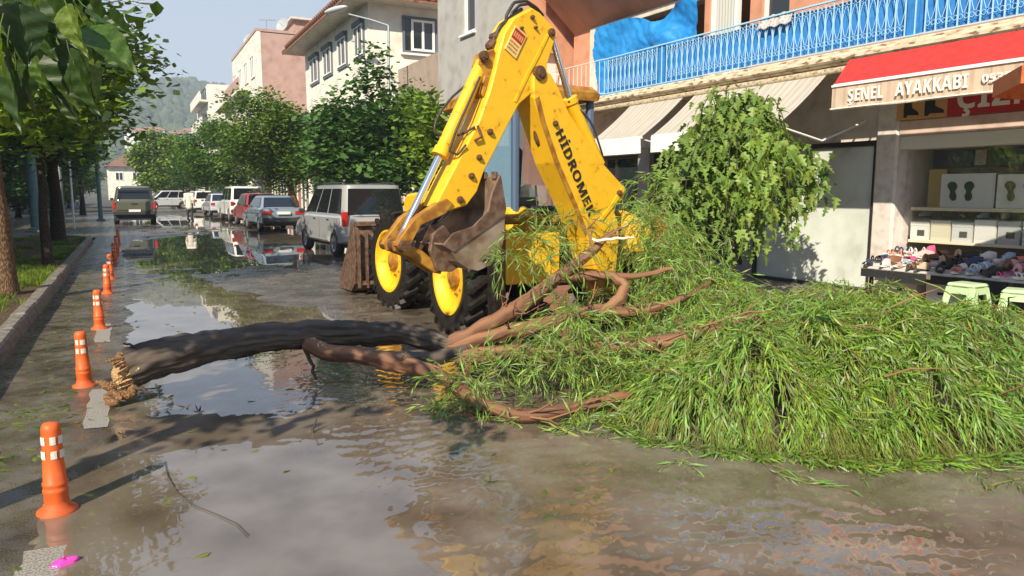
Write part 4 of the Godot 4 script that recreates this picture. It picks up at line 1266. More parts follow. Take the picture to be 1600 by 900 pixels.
# --- the weeping mulberry in front of the white shutter
func lobed_leaf(sd: int) -> ArrayMesh:
	var R := RandomNumberGenerator.new()
	R.seed = sd
	var b := MB.new()
	# outline of half the leaf: width at stations along its length, with two notches
	var st := [[0.0, 0.02], [0.06, 0.20], [0.24, 0.40], [0.30, 0.16], [0.36, 0.11], [0.50, 0.34], [0.58, 0.15], [0.66, 0.09], [0.78, 0.15], [1.0, 0.0]]
	var curl := R.randf_range(-0.1, 0.6)
	var asym := R.randf_range(0.75, 1.1)
	var P := func(i: int, sgn: float) -> Vector3:
		var u: float = st[i][0]
		var x: float = st[i][1] * sgn * (asym if sgn > 0 else 1.0)
		return Vector3(x, -u, 0.28 * absf(x) - curl * u * u)
	for i in st.size() - 1:
		for sgn in [-1.0, 1.0]:
			var m0: Vector3 = P.call(i, 0.0)
			var m1: Vector3 = P.call(i + 1, 0.0)
			var a: Vector3 = P.call(i, sgn)
			var c: Vector3 = P.call(i + 1, sgn)
			if i == st.size() - 2: b.tri(m0, a, m1)
			else: b.quad(m0, a, c, m1)
	return b.mesh()
func build_weeping_tree(bark: Material) -> void:
	var base := dp(1142, 440, 9.9)
	base.y = 0.12
	var o := thing("weeping_tree", "small weeping mulberry with lobed leaves before the white shutter", "tree", base)
	var b := MB.new()
	var top := Vector3(0, 1.9, 0)
	b.tube([Vector3(0, -0.1, 0), Vector3(0.02, 0.6, 0), Vector3(-0.02, 1.3, 0.02), top], [0.06, 0.05, 0.048, 0.06], 10, true, 0.2, nz)
	part(o, "trunk", b, bark_mat("bark_dark", lin(0.1, 0.08, 0.06)))
	var inv := o.transform.affine_inverse()
	var meshes := []
	for i in 5: meshes.append(lobed_leaf(60 + i))
	var tones := [M("mulberry_a", lin(0.16, 0.27, 0.045), 0.5, {"backlight": Color(0.8, 0.85, 0.45)}), M("mulberry_b", lin(0.19, 0.30, 0.05), 0.5, {"backlight": Color(0.8, 0.85, 0.45)}), M("mulberry_c", lin(0.10, 0.19, 0.036), 0.5, {"backlight": Color(0.8, 0.85, 0.45)}), M("mulberry_d", lin(0.25, 0.33, 0.07), 0.5, {"backlight": Color(0.8, 0.85, 0.45)})]
	var R := RandomNumberGenerator.new()
	R.seed = 71
	var spots := []          # [transform, nearness]
	# drooping shoots: rise from the graft, arch over and hang
	for k in 190:
		var a := TAU * (k / 190.0) + R.randf_range(-0.12, 0.12)
		var out := Vector3(cos(a), 0, sin(a))
		var reach := R.randf_range(0.2, 1.28)
		var rx := 0.95 - 0.04 * out.dot(cam_r)
		reach *= rx * (1.0 + 0.45 * nz.get_noise_2d(cos(a) * 45.0, sin(a) * 45.0))
		if k % 17 == 0: reach *= 1.15
		var peak := R.randf_range(2.35, 2.78) - 0.46 * reach * reach + (0.18 if k % 13 == 0 else 0.0)
		var low := R.randf_range(0.6, 1.6) + 0.5 * nz.get_noise_2d(cos(a) * 60.0 + 9.0, sin(a) * 60.0)
		if out.dot(cam_r) < -0.2: low -= 0.2
		var pts := []
		var rad := []
		for i in 9:
			var t := i / 8.0
			var rr := reach * (1.0 - pow(1.0 - t, 1.7))
			var y := lerpf(1.9, peak, minf(1.0, t * 2.6)) if t < 0.385 else lerpf(peak, low, pow((t - 0.385) / 0.615, 1.35))
			pts.append(out * rr + Vector3(0.03 * nz.get_noise_2d(k * 9.0, t * 60.0), y, 0.03 * nz.get_noise_2d(t * 60.0, k * 7.0)))
			rad.append(lerpf(0.010, 0.003, t))
		if k % 3 == 0:
			b = MB.new()
			b.tube(pts, rad, 5)
			part(o, "shoot", b, mats["bark_dark"])
		for j in 25:
			var t := R.randf_range(0.22, 1.0) * 7.99
			var i0 := int(t)
			var p: Vector3 = pts[i0].lerp(pts[i0 + 1], t - i0)
			p += Vector3(R.randfn(), R.randfn(), R.randfn()) * 0.07
			var ang := a + R.randf_range(-1.9, 1.9)
			var face := (Vector3(cos(ang), R.randf_range(-0.2, 1.4), sin(ang))).normalized()
			var down := (Vector3.DOWN + Vector3(cos(ang), 0, sin(ang)) * R.randf_range(0.0, 0.9) + Vector3(R.randfn(), R.randfn(), R.randfn()) * 0.38).normalized()
			var x := (-down).cross(face).normalized()
			var z := x.cross(-down).normalized()
			var s := R.randf_range(0.09, 0.19)
			spots.append([Transform3D(Basis(x, -down, z).scaled(Vector3.ONE * s), p), p.dot(-cam_f) + s * 0.8, R.randi()])
	spots.sort_custom(func(q, w): return q[1] > w[1])
	for i in mini(300, spots.size()):
		var lf := part(o, "leaf", meshes[spots[i][2] % 5], tones[(spots[i][2] / 7) % 4])
		lf.transform = spots[i][0]
	var rest := spots.slice(300)
	var per := int(ceil(rest.size() / 5.0))
	for m in 5:
		var mm := MultiMesh.new()
		mm.transform_format = MultiMesh.TRANSFORM_3D
		mm.use_colors = true
		mm.mesh = meshes[m]
		var part_l := rest.slice(m * per, (m + 1) * per)
		mm.instance_count = part_l.size()
		for i in part_l.size():
			mm.set_instance_transform(i, part_l[i][0])
			mm.set_instance_color(i, C3(0.10, 0.19, 0.034).lerp(C3(0.22, 0.31, 0.06), R.randf()))
		var fo := MultiMeshInstance3D.new()
		fo.name = "foliage"
		fo.multimesh = mm
		fo.material_override = mats["leaf"]
		fo.set_meta("kind", "stuff")
		o.add_child(fo, true)

func build_grass() -> void:
	var b := MB.new()
	var R := RandomNumberGenerator.new()
	R.seed = 81
	for i in 12:
		var a := R.randf() * TAU
		var d := Vector3(cos(a), 0, sin(a))
		var h := R.randf_range(0.04, 0.09)
		var p := d * R.randf_range(0, 0.05)
		var s := Vector3(-d.z, 0, d.x) * 0.005
		b.tri(p - s, p + s, p + d * h * 0.6 + Vector3(0, h, 0))
	var tuft := b.mesh()
	var xs := []
	var tries := 0
	while xs.size() < 9000 and tries < 90000:
		tries += 1
		var x := R.randf_range(-4.6, -1.32)
		var z := R.randf_range(-27.0, -3.0)
		var n := nz.get_noise_2d(x * 16.0 + 200.0, z * 9.0)
		var p := 0.10 + 1.4 * n + 0.8 * bell(Vector2(x, z), Vector2(-1.55, -14.2), 0.6, 1.6)
		if R.randf() < p: xs.append(Vector3(x, 0.125, z))
	var mm := MultiMesh.new()
	mm.transform_format = MultiMesh.TRANSFORM_3D
	mm.use_colors = true
	mm.mesh = tuft
	mm.instance_count = xs.size()
	for i in xs.size():
		var s := R.randf_range(0.6, 1.3)
		mm.set_instance_transform(i, Transform3D(Basis(Vector3.UP, R.randf() * TAU).scaled(Vector3(s * 1.6, s, s * 1.6)), xs[i]))
		mm.set_instance_color(i, C3(0.07, 0.13, 0.015).lerp(C3(0.22, 0.28, 0.03), R.randf()))
	var o := MultiMeshInstance3D.new()
	o.name = "grass"
	o.multimesh = mm
	o.material_override = mats["leaf"]
	o.set_meta("kind", "stuff")
	tag(o, "patchy bright green grass on the planted strip", "grass")
	add_child(o, true)
	# torn leaves washed against the kerb and scattered over the wet road
	var lf := MB.new()
	leaf_shape(lf, Vector3.ZERO, Vector3(1, 0, 0), Vector3(0, 0, 1), 1.0, 0.45, 0.25, -0.12, 4)
	var mm2 := MultiMesh.new()
	mm2.transform_format = MultiMesh.TRANSFORM_3D
	mm2.use_colors = true
	mm2.mesh = lf.mesh()
	var ls := []
	for c in [[-0.75, -5.9, 0.28, 0.25, 90], [-0.85, -5.0, 0.15, 0.12, 40], [-0.7, -8.0, 0.25, 1.0, 40], [-0.9, -13.0, 0.25, 4.0, 150], [0.2, -14.0, 0.6, 5.0, 60], [1.5, -21.0, 2.0, 5.0, 60], [1.2, -11.0, 1.2, 3.0, 25], [0.6, -5.0, 0.8, 0.9, 9], [-0.9, -18.0, 0.2, 5.0, 120], [-0.1, -17.0, 0.4, 4.0, 80], [3.0, -3.4, 1.6, 0.7, 22]]:
		for i in c[4]:
			ls.append(Vector3(c[0] + R.randfn() * c[2], 0.0, c[1] + R.randfn() * c[3]))
	mm2.instance_count = ls.size()
	for i in ls.size():
		var p: Vector3 = ls[i]
		p.y = maxf(road_h(p.x, p.z), 0.001) + 0.006
		if p.x < -1.1: p.x = -1.05
		var s := R.randf_range(0.04, 0.11)
		mm2.set_instance_transform(i, Transform3D((Basis(Vector3.UP, R.randf() * TAU) * Basis(Vector3.RIGHT, R.randf_range(-0.3, 0.3))).scaled(Vector3.ONE * s), p))
		mm2.set_instance_color(i, C3(0.06, 0.12, 0.015).lerp(C3(0.20, 0.22, 0.04), R.randf()))
	var o2 := MultiMeshInstance3D.new()
	o2.name = "fallen_leaves"
	o2.multimesh = mm2
	o2.material_override = mats["leaf"]
	o2.set_meta("kind", "stuff")
	tag(o2, "torn green leaves scattered over the wet road and gutter", "leaves")
	add_child(o2, true)
# ---------------------------------------------------------------- the backhoe loader
var bh: Node3D
var bh_base := Vector3(4.15, 0, -7.5)
var bh_k := Vector3(4.15, 0, -6.0)      # the slewing post of the digging arm
var bh_u: Vector3                        # the arm is swung out to the left: direction of its plane
var bh_n: Vector3                        # side of the plane that the camera sees
func bp(px: float, py: float, o: float) -> Vector2:          # pixel -> point in the arm's plane
	var d := ray(px, py)
	var q := EYE - bh_k - bh_n * o
	var t := -q.dot(bh_n) / d.dot(bh_n)
	var p := EYE + d * t - bh_k
	return Vector2(p.dot(bh_u), p.y)
func b3(a: Vector2, o: float) -> Vector3: return bh_k + bh_u * a.x + Vector3(0, a.y, 0) + bh_n * o
func bpl(pts: Array, o: float) -> Array:
	var out := []
	for p in pts: out.append(bp(p[0], p[1], o))
	return out
func bprism(b: MB, poly: Array, o_front: float, o_back: float, bv := 0.0) -> void:
	b.prism(poly, Transform3D(Basis(bh_u, Vector3.UP, -bh_n), bh_k), -o_front, -o_back, bv)
func bpart(called: String, b: MB, m: Material, parent: Node = null, label := "") -> MeshInstance3D:
	var o := part(parent if parent else bh, called, b, m, label)
	if parent == null: o.position = -bh_base
	return o
func pin(at: Vector2, o: float, r: float, m: Material) -> void:
	var b := MB.new()
	b.lathe([Vector2(0, 0.03), Vector2(r * 0.55, 0.03), Vector2(r * 0.6, 0.018), Vector2(r, 0.016), Vector2(r, -0.02)], 14, Transform3D(Basis(Vector3.UP.cross(bh_n), bh_n, -Vector3.UP), b3(at, o)))
	bpart("pin", b, m)
func ram(called: String, a: Vector3, mid: Vector3, c: Vector3, r: float, rr: float, body: Material, chrome: Material) -> void:
	var b := MB.new()
	b.tube([a, a.lerp(mid, 0.04), a.lerp(mid, 0.05), mid, ], [r * 0.75, r * 0.75, r, r], 14)
	b.tube([mid.lerp(a, 0.03), mid.lerp(c, 0.05)], [r * 1.18, r * 1.18], 14)
	var o := bpart(called, b, body)
	b = MB.new()
	b.tube([mid, c], [rr, rr], 12)
	bpart("piston_rod", b, chrome)
func hose(pts: Array, r: float, m: Material) -> void:
	var cv := Curve3D.new()
	for i in pts.size():
		var tan_v: Vector3 = (pts[mini(i + 1, pts.size() - 1)] - pts[maxi(i - 1, 0)]) * 0.22
		cv.add_point(pts[i], -tan_v, tan_v)
	var q := []
	var rad := []
	for i in 25:
		q.append(cv.sample_baked(cv.get_baked_length() * i / 24.0))
		rad.append(r)
	var b := MB.new()
	b.tube(q, rad, 7)
	bpart("hose", b, m)
func wheel(at: Vector3, out: float, tyre_m: Material, rim_m: Material, hub_m: Material, steer := 0.0) -> void:
	var w := Node3D.new()
	w.name = "wheel"
	bh.add_child(w, true)
	# local y is the axle, pointing outwards
	w.transform = Transform3D(Basis(Vector3.UP, steer) * Basis(Vector3(0, 0, 1), PI / 2 if out < 0 else -PI / 2), at - bh_base)
	var b := MB.new()
	b.lathe([Vector2(0.40, -0.18), Vector2(0.50, -0.205), Vector2(0.585, -0.19), Vector2(0.615, -0.13), Vector2(0.622, 0.0), Vector2(0.615, 0.13), Vector2(0.585, 0.19), Vector2(0.50, 0.205), Vector2(0.415, 0.185), Vector2(0.395, 0.15)], 36)
	for i in 22:         # chevron lugs
		for s in [-1.0, 1.0]:
			var a := TAU * (i + (0.5 if s > 0 else 0.0)) / 22.0
			var c := Vector3(cos(a), 0, sin(a))
			var tg := Vector3(-sin(a), 0, cos(a))
			var ax := Vector3(0, s, 0)
			var along := (ax * 0.85 + tg * 0.55).normalized()
			b.box(c * 0.632 + ax * 0.095 + tg * 0.02, Vector3(0.20, 0.06, 0.045), Basis(along, c, along.cross(c)))
			b.box(c * 0.60 + ax * 0.185 + tg * 0.085, Vector3(0.05, 0.10, 0.045), Basis(ax, c, ax.cross(c)))
	part(w, "tyre", b, tyre_m)
	b = MB.new()
	b.lathe([Vector2(0.425, 0.17), Vector2(0.42, 0.195), Vector2(0.395, 0.19), Vector2(0.375, 0.12), Vector2(0.33, 0.075), Vector2(0.22, 0.06), Vector2(0.16, 0.085), Vector2(0.0, 0.085)], 30)
	b.lathe([Vector2(0.39, -0.17), Vector2(0.38, 0.1)], 24)
	part(w, "rim", b, rim_m)
	b = MB.new()
	b.lathe([Vector2(0.12, 0.08), Vector2(0.115, 0.14), Vector2(0.07, 0.16), Vector2(0.0, 0.16)], 16)
	for i in 8:
		var a := TAU * i / 8.0
		b.lathe([Vector2(0.018, 0.0), Vector2(0.018, 0.03), Vector2(0, 0.03)], 6, Transform3D(Basis(), Vector3(cos(a) * 0.19, 0.07, sin(a) * 0.19)))
	part(w, "hub", b, hub_m)

func build_backhoe() -> void:
	var th := deg_to_rad(12.0)
	bh_u = Vector3(-cos(th), 0, sin(th))
	bh_n = Vector3(sin(th), 0, cos(th))
	var grime := ntex("grime", 0.022, [[0.0, Color(0.46, 0.31, 0.15)], [0.09, Color(0.72, 0.55, 0.33)], [0.17, Color(0.94, 0.90, 0.80)], [0.34, Color(0.98, 0.97, 0.94)], [1.0, Color(1, 1, 1)]], 512, 6, FastNoiseLite.TYPE_SIMPLEX, 71)
	var speck := ntex("speck", 0.13, [[0.0, Color(0.45, 0.31, 0.18)], [0.06, Color(0.80, 0.68, 0.50)], [0.14, Color(1, 0.99, 0.97)], [1.0, Color(1, 1, 1)]], 512, 3, FastNoiseLite.TYPE_SIMPLEX, 72)
	var rust := ntex("rust", 0.012, [[0.0, Color(0.62, 0.50, 0.43)], [0.4, Color(0.78, 0.69, 0.62)], [0.6, Color(0.90, 0.85, 0.80)], [1.0, Color(1, 0.97, 0.94)]], 512, 6, FastNoiseLite.TYPE_SIMPLEX, 73)
	var yel := M("machine_yellow", lin(0.82, 0.48, 0.012), 0.42, {"tex": grime, "scale": 0.55, "detail": speck, "dscale": 0.9, "rtex": ntex("yrough", 0.02, [[0.0, G(0.95)], [0.4, G(0.6)], [1.0, G(0.42)]], 256, 4), "spec": 0.5})
	yel.roughness = 0.9
	var yel_d := M("machine_yellow_worn", lin(0.52, 0.29, 0.035), 0.7, {"tex": rust, "scale": 1.0, "detail": grime, "dscale": 0.8})
	var steel := M("bucket_steel", lin(0.20, 0.145, 0.115), 0.62, {"tex": rust, "scale": 1.3, "metal": 0.15})
	var steel_w := M("bucket_worn", lin(0.42, 0.37, 0.32), 0.42, {"tex": rust, "scale": 0.6, "metal": 0.3})
	var iron := M("pin_brown", lin(0.15, 0.085, 0.04), 0.7, {"tex": rust, "scale": 6.0})
	var black := M("machine_black", lin(0.016, 0.016, 0.017), 0.6)
	var rubber := M("tyre_rubber", lin(0.022, 0.021, 0.020), 0.55, {"tex": rust, "scale": 2.0, "spec": 0.5})
	var hosem := M("hose_rubber", lin(0.03, 0.028, 0.026), 0.5)
	var chrome := M("chrome", lin(0.80, 0.80, 0.80), 0.12, {"metal": 1.0})
	var cabm := M("cab_blue", lin(0.075, 0.12, 0.20), 0.4)
	var cabg := M("cab_glass", Color(0.62, 0.78, 0.88), 0.03, {"alpha": 0.35})
	bh = thing("backhoe_loader", "yellow backhoe loader with folded digging arm behind the fallen willow", "backhoe", bh_base)
	# --- wheels
	wheel(Vector3(3.20, 0.63, -7.45), -1, rubber, yel, yel_d)
	wheel(Vector3(3.20, 0.63, -9.58), -1, rubber, yel, yel_d, 0.10)
	wheel(Vector3(5.10, 0.63, -7.45), 1, rubber, yel, yel_d)
	wheel(Vector3(5.10, 0.63, -9.58), 1, rubber, yel, yel_d, 0.10)
	# --- chassis, bonnet, mudguards
	var b := MB.new()
	b.bbox(Vector3(4.15, 0.80, -8.6), Vector3(0.85, 0.42, 4.2), 0.03)
	b.bbox(Vector3(4.15, 0.62, -7.45), Vector3(1.6, 0.24, 0.26), 0.05)
	b.bbox(Vector3(4.15, 0.62, -9.58), Vector3(1.6, 0.20, 0.22), 0.05)
	bpart("chassis", b, black)
	b = MB.new()
	b.prism([Vector2(8.75, 1.0), Vector2(11.0, 1.0), Vector2(11.0, 1.42), Vector2(10.9, 1.52), Vector2(8.75, 1.64)], Transform3D(Basis(Vector3(0, 0, -1), Vector3.UP, Vector3(1, 0, 0)), Vector3(4.15, 0, 0)), -0.42, 0.42, 0.05)
	bpart("bonnet", b, yel)
	for sx in [3.2, 5.1]:
		b = MB.new()
		var prof := []
		for i in 9:
			var a := PI * (0.08 + 0.84 * i / 8.0)
			prof.append(Vector2(cos(a) * 0.74, sin(a) * 0.70 + 0.63))
		for i in range(8, -1, -1):
			var a := PI * (0.08 + 0.84 * i / 8.0)
			prof.append(Vector2(cos(a) * 0.70, sin(a) * 0.66 + 0.63))
		b.prism(prof, Transform3D(Basis(Vector3(0, 0, 1), Vector3.UP, Vector3(-1, 0, 0)), Vector3(sx, 0, -7.45)), -0.23, 0.23)
		bpart("mudguard", b, yel if sx > 4 else black)
	# --- cab
	var cx0 := 3.52
	var cx1 := 4.42
	var zr := -6.82
	var zf := -8.55
	b = MB.new()
	b.bbox(Vector3((cx0 + cx1) / 2, 1.06, (zr + zf) / 2), Vector3(cx1 - cx0 + 0.06, 0.26, zr - zf), 0.03)
	b.bbox(Vector3(cx0 + 0.05, 1.25, zr + 0.05 - 0.15), Vector3(0.25, 0.28, 0.3), 0.05)
	bpart("cab_floor", b, yel)
	b = MB.new()
	b.prism([Vector2(-zr - 0.12, 2.50), Vector2(-zf + 0.15, 2.52), Vector2(-zf + 0.15, 2.60), Vector2(-zf, 2.66), Vector2(-zr, 2.66), Vector2(-zr - 0.14, 2.58)], Transform3D(Basis(Vector3(0, 0, -1), Vector3.UP, Vector3(1, 0, 0)), Vector3(3.97, 0, 0)), -0.50, 0.50, 0.03)
	bpart("cab_roof", b, yel_d)
	for q in [[cx0, zr], [cx1, zr], [cx0, -7.55], [cx1, -7.55], [cx0 + 0.05, zf], [cx1 - 0.05, zf]]:
		b = MB.new()
		b.bbox(Vector3(q[0], 1.85, q[1]), Vector3(0.075, 1.34, 0.085), 0.02)
		bpart("cab_pillar", b, cabm)
	b = MB.new(); b.box(Vector3(cx0 - 0.01, 1.86, (zr - 7.55) / 2), Vector3(0.012, 1.28, 7.55 + zr - 0.09)); bpart("cab_window", b, cabg)
	b = MB.new(); b.box(Vector3(cx0 - 0.01, 1.86, (-7.55 + zf) / 2), Vector3(0.012, 1.28, -7.55 - zf - 0.09)); bpart("cab_window", b, cabg)
	b = MB.new(); b.box(Vector3(cx1 + 0.01, 1.86, (zr + zf) / 2), Vector3(0.012, 1.28, zr - zf - 0.1)); bpart("cab_window", b, cabg)
	b = MB.new(); b.box(Vector3((cx0 + cx1) / 2, 1.86, zf), Vector3(cx1 - cx0 - 0.12, 1.28, 0.012)); bpart("cab_window", b, cabg)
	b = MB.new()
	b.bbox(Vector3(cx0 + 0.005, 1.24, -7.2), Vector3(0.05, 0.06, 0.65), 0.01)
	b.bbox(Vector3(cx0 + 0.005, 1.24, -8.05), Vector3(0.05, 0.06, 0.9), 0.01)
	bpart("door_rail", b, cabm)
	b = MB.new()
	b.bbox(Vector3(3.98, 1.42, -7.75), Vector3(0.46, 0.14, 0.48), 0.05)
	b.bbox(Vector3(3.98, 1.78, -7.98), Vector3(0.44, 0.62, 0.12), 0.05, Basis(Vector3.RIGHT, 0.12))
	bpart("seat", b, black)
	b = MB.new()
	for sx in [3.95, 4.2]: b.tube([Vector3(sx, 1.2, -7.1), Vector3(sx + 0.02, 1.62, -7.2)], [0.014, 0.012], 6)
	b.bbox(Vector3(4.07, 1.25, -7.12), Vector3(0.5, 0.3, 0.22), 0.03)
	bpart("levers", b, black)
	# --- slewing post, cross frame, stabilisers
	b = MB.new()
	b.bbox(Vector3(4.15, 0.84, -6.60), Vector3(2.0, 0.12, 0.16), 0.02)
	b.bbox(Vector3(3.95, 1.28, -6.60), Vector3(1.4, 0.10, 0.14), 0.02)
	bpart("cross_frame", b, yel_d)
	b = MB.new()
	b.bbox(Vector3(3.50, 0.90, -6.40), Vector3(0.60, 0.50, 0.05), 0.012)
	bpart("guard_plate", b, yel)
	b = MB.new()
	b.bbox(Vector3(4.22, 0.95, -6.25), Vector3(0.30, 0.85, 0.32), 0.05)
	bpart("slewing_post", b, yel_d)
	for sx in [3.14, 5.10]:
		b = MB.new()
		b.bbox(Vector3(sx, 0.72, -6.48), Vector3(0.14, 1.15, 0.16), 0.02)
		b.bbox(Vector3(sx, 0.10, -6.48), Vector3(0.09, 0.5, 0.10), 0.01)
		b.bbox(Vector3(sx, 0.04, -6.48), Vector3(0.34, 0.05, 0.34), 0.015)
		bpart("stabiliser", b, yel_d if sx > 4 else steel)
	# --- loader arms and front bucket
	for sx in [3.62, 4.68]:
		b = MB.new()
		b.prism([Vector2(8.5, 1.5), Vector2(8.7, 1.65), Vector2(10.0, 1.28), Vector2(11.0, 0.62), Vector2(10.95, 0.40), Vector2(10.8, 0.42), Vector2(9.9, 1.08)], Transform3D(Basis(Vector3(0, 0, -1), Vector3.UP, Vector3(1, 0, 0)), Vector3(sx, 0, 0)), -0.06, 0.06, 0.015)
		bpart("loader_arm", b, yel)
	b = MB.new()
	var shell := [Vector2(10.95, 1.10), Vector2(10.86, 0.80), Vector2(10.84, 0.45), Vector2(10.92, 0.18), Vector2(11.10, 0.05), Vector2(11.85, 0.02), Vector2(11.85, 0.05), Vector2(11.14, 0.09), Vector2(10.98, 0.21), Vector2(10.90, 0.46), Vector2(10.92, 0.80), Vector2(11.0, 1.09)]
	var lx := Transform3D(Basis(Vector3(0, 0, -1), Vector3.UP, Vector3(1, 0, 0)), Vector3.ZERO)
	b.prism(shell, lx, 2.93, 5.38)
	var sidep := [Vector2(10.95, 1.10), Vector2(10.86, 0.80), Vector2(10.84, 0.45), Vector2(10.92, 0.18), Vector2(11.10, 0.05), Vector2(11.85, 0.02), Vector2(11.75, 0.25), Vector2(11.25, 0.75), Vector2(11.05, 1.10)]
	b.prism(sidep, lx, 2.915, 2.95)
	b.prism(sidep, lx, 5.36, 5.40)
	var fb := bpart("front_bucket", b, steel)
	for sx in [2.96, 3.08, 3.22, 3.40]:
		b = MB.new()
		b.box(Vector3(sx, 0.55, -10.80), Vector3(0.025, 0.85, 0.10))
		part(fb, "rib", b, steel)
	b = MB.new()
	b.box(Vector3(4.15, 0.20, -10.83), Vector3(2.4, 0.06, 0.12))
	b.box(Vector3(4.15, 1.08, -10.90), Vector3(2.4, 0.06, 0.12))
	part(fb, "edge_bar", b, steel)
	build_digging_arm(yel, yel_d, steel, steel_w, iron, hosem, chrome, black, speck)

func build_digging_arm(yel: Material, yel_d: Material, steel: Material, steel_w: Material, iron: Material, hosem: Material, chrome: Material, black: Material, speck: Texture2D) -> void:
	var of := 0.14
	# boom
	var boom := bpl([[846, 104], [862, 116], [874, 138], [890, 176], [941, 253], [977, 293], [975, 312], [957, 322], [966, 345], [968, 372], [963, 425], [946, 432], [930, 421], [918, 372], [895, 315], [868, 255], [849, 195], [834, 152], [834, 118]], of)
	var b := MB.new()
	bprism(b, boom, of, -of, 0.012)
	var bo := bpart("boom", b, yel)
	var rib := bpl([[874, 168], [885, 178], [938, 262], [958, 296], [930, 390], [921, 365], [898, 308], [874, 250], [858, 200]], of + 0.004)
	b = MB.new()
	bprism(b, bpl([[975, 297], [958, 322], [940, 345], [936, 343], [955, 318], [971, 293]], of), of + 0.012, of - 0.001)
	part(bo, "weld_seam", b, yel)
	b = MB.new()
	bprism(b, bpl([[842, 150], [852, 190], [872, 250], [898, 312], [918, 362], [914, 366], [893, 316], [866, 254], [846, 194], [836, 155]], of), of + 0.006, of - 0.001)
	part(bo, "edge_plate", b, yel_d)
	# lettering down the boom
	var p0 := bp(873, 203, of + 0.006)
	var p1 := bp(925, 335, of + 0.006)
	var dir2 := (p1 - p0).normalized()
	var mid2 := (p0 + p1) * 0.5
	var tx := (bh_u * dir2.x + Vector3(0, dir2.y, 0)).normalized()
	var tz := bh_n
	var ty := tz.cross(tx).normalized()
	var words := text(bo, "lettering", "HİDROMEK", 0.095, Transform3D(Basis(tx, ty, tz), b3(mid2, of + 0.004)), M("letter_black", lin(0.015, 0.014, 0.013), 0.5), 0.006)
	var wl: float = words.mesh.get_aabb().size.x
	words.transform = Transform3D(Basis(tx * (p0.distance_to(p1) / wl), ty, tz), b3(mid2, of + 0.004))
	# dipper
	var df := 0.11
	var dip := bpl([[832, 12], [845, 20], [868, 45], [869, 58], [860, 88], [856, 100], [856, 118], [846, 133], [812, 163], [792, 200], [772, 240], [757, 268], [746, 300], [730, 321], [702, 330], [680, 322], [700, 282], [722, 240], [748, 190], [766, 140], [775, 105], [781, 78], [788, 52], [803, 28]], df)
	b = MB.new()
	bprism(b, dip, df, -df, 0.012)
	var dp_o := bpart("dipper", b, yel)
	b = MB.new()
	bprism(b, bpl([[855, 52], [857, 56], [842, 88], [826, 118], [806, 160], [803, 158], [822, 116], [838, 86]], df), df + 0.008, df - 0.001)
	part(dp_o, "weld_seam", b, yel)
	b = MB.new()
	bprism(b, bpl([[757, 82], [772, 76], [779, 90], [764, 130], [756, 152], [752, 146], [757, 118], [751, 100]], df * 0.6), df * 0.6, -df * 0.6, 0.008)
	part(dp_o, "cylinder_lug", b, yel_d)
	# rating plate: red head, cream lines
	b = MB.new()
	var c4 := bpl([[788, 76], [805, 92], [822, 56], [805, 40]], df + 0.003)
	var q4 := []
	for q in c4: q4.append(b3(q, df + 0.014))
	b.quad_uv(q4[0], q4[3], q4[2], q4[1])
	for i in 4:
		var j := (i + 1) % 4
		b.quad(q4[i], q4[j], b3(c4[j], df), b3(c4[i], df))
	part(dp_o, "rating_plate", b, M("plate_print", Color(1, 1, 1), 0.5, {"tex": _plate_tex(), "uv": true}))
	# pins and bolts
	for q in [[844, 114, 0.062, of], [862, 51, 0.036, df], [757, 87, 0.040, df * 0.8], [868, 193, 0.026, of], [766, 206, 0.026, df], [749, 246, 0.024, df], [737, 275, 0.026, df], [968, 302, 0.03, of], [832, 27, 0.018, df], [837, 43, 0.014, df], [815, 44, 0.014, df], [719, 312, 0.028, df]]:
		pin(bp(q[0], q[1], q[3] + 0.01), q[3] + 0.005, q[2], iron)
	# rams
	ram("bucket_ram", b3(bp(757, 92, 0.0), 0.0), b3(bp(690, 237, 0.0), 0.0), b3(bp(622, 380, 0.0), 0.0), 0.058, 0.030, yel, chrome)
	ram("dipper_ram", b3(bp(938, 262, -0.02), -0.02), b3(bp(891, 158, -0.02), -0.02), b3(bp(861, 52, -0.02), -0.02), 0.062, 0.030, yel, chrome)
	# links to the bucket
	for s in [-0.10, 0.10]:
		b = MB.new()
		bprism(b, bpl([[700, 318], [688, 334], [650, 352], [634, 382], [620, 392], [611, 383], [618, 370], [640, 340], [672, 318], [690, 310]], 0.05), s + 0.03, s - 0.03, 0.008)
		bpart("link", b, yel_d)
		b = MB.new()
		bprism(b, bpl([[612, 378], [622, 374], [658, 392], [690, 418], [686, 428], [676, 426], [640, 402], [614, 392]], 0.05), s * 0.6 + 0.02, s * 0.6 - 0.02, 0.008)
		bpart("link", b, yel_d)
	b = MB.new()
	b.cyl(b3(bp(617, 383, 0.0), 0.17), b3(bp(617, 383, 0.0), -0.17), 0.045, 14)
	bpart("pin", b, iron)
	# bucket
	var bf := 0.26
	var side := bpl([[781, 275], [789, 328], [788, 370], [781, 397], [766, 414], [747, 423], [732, 420], [715, 409], [705, 393], [693, 383], [708, 366], [739, 355], [763, 331], [770, 300]], bf)
	var bn := MB.new()
	bprism(bn, side, bf, bf - 0.02)
	bprism(bn, side, -bf + 0.02, -bf)
	# curved shell between the two sides
	var path := bpl([[781, 275], [789, 328], [788, 370], [781, 397], [766, 414], [747, 423], [732, 420], [715, 409], [705, 393], [693, 383]], bf)
	for i in path.size() - 1:
		var a: Vector2 = path[i]
		var c: Vector2 = path[i + 1]
		var nn := Vector2(c.y - a.y, a.x - c.x).normalized() * 0.016
		bprism(bn, [a, c, c - nn, a - nn], bf - 0.02, -bf + 0.02)
	var bk := bpart("bucket", bn, steel_w)
	b = MB.new()
	var strip := bpl([[781, 272], [790, 326], [787, 338], [747, 366], [708, 394], [692, 384], [707, 364], [739, 353], [762, 329], [769, 298]], bf)
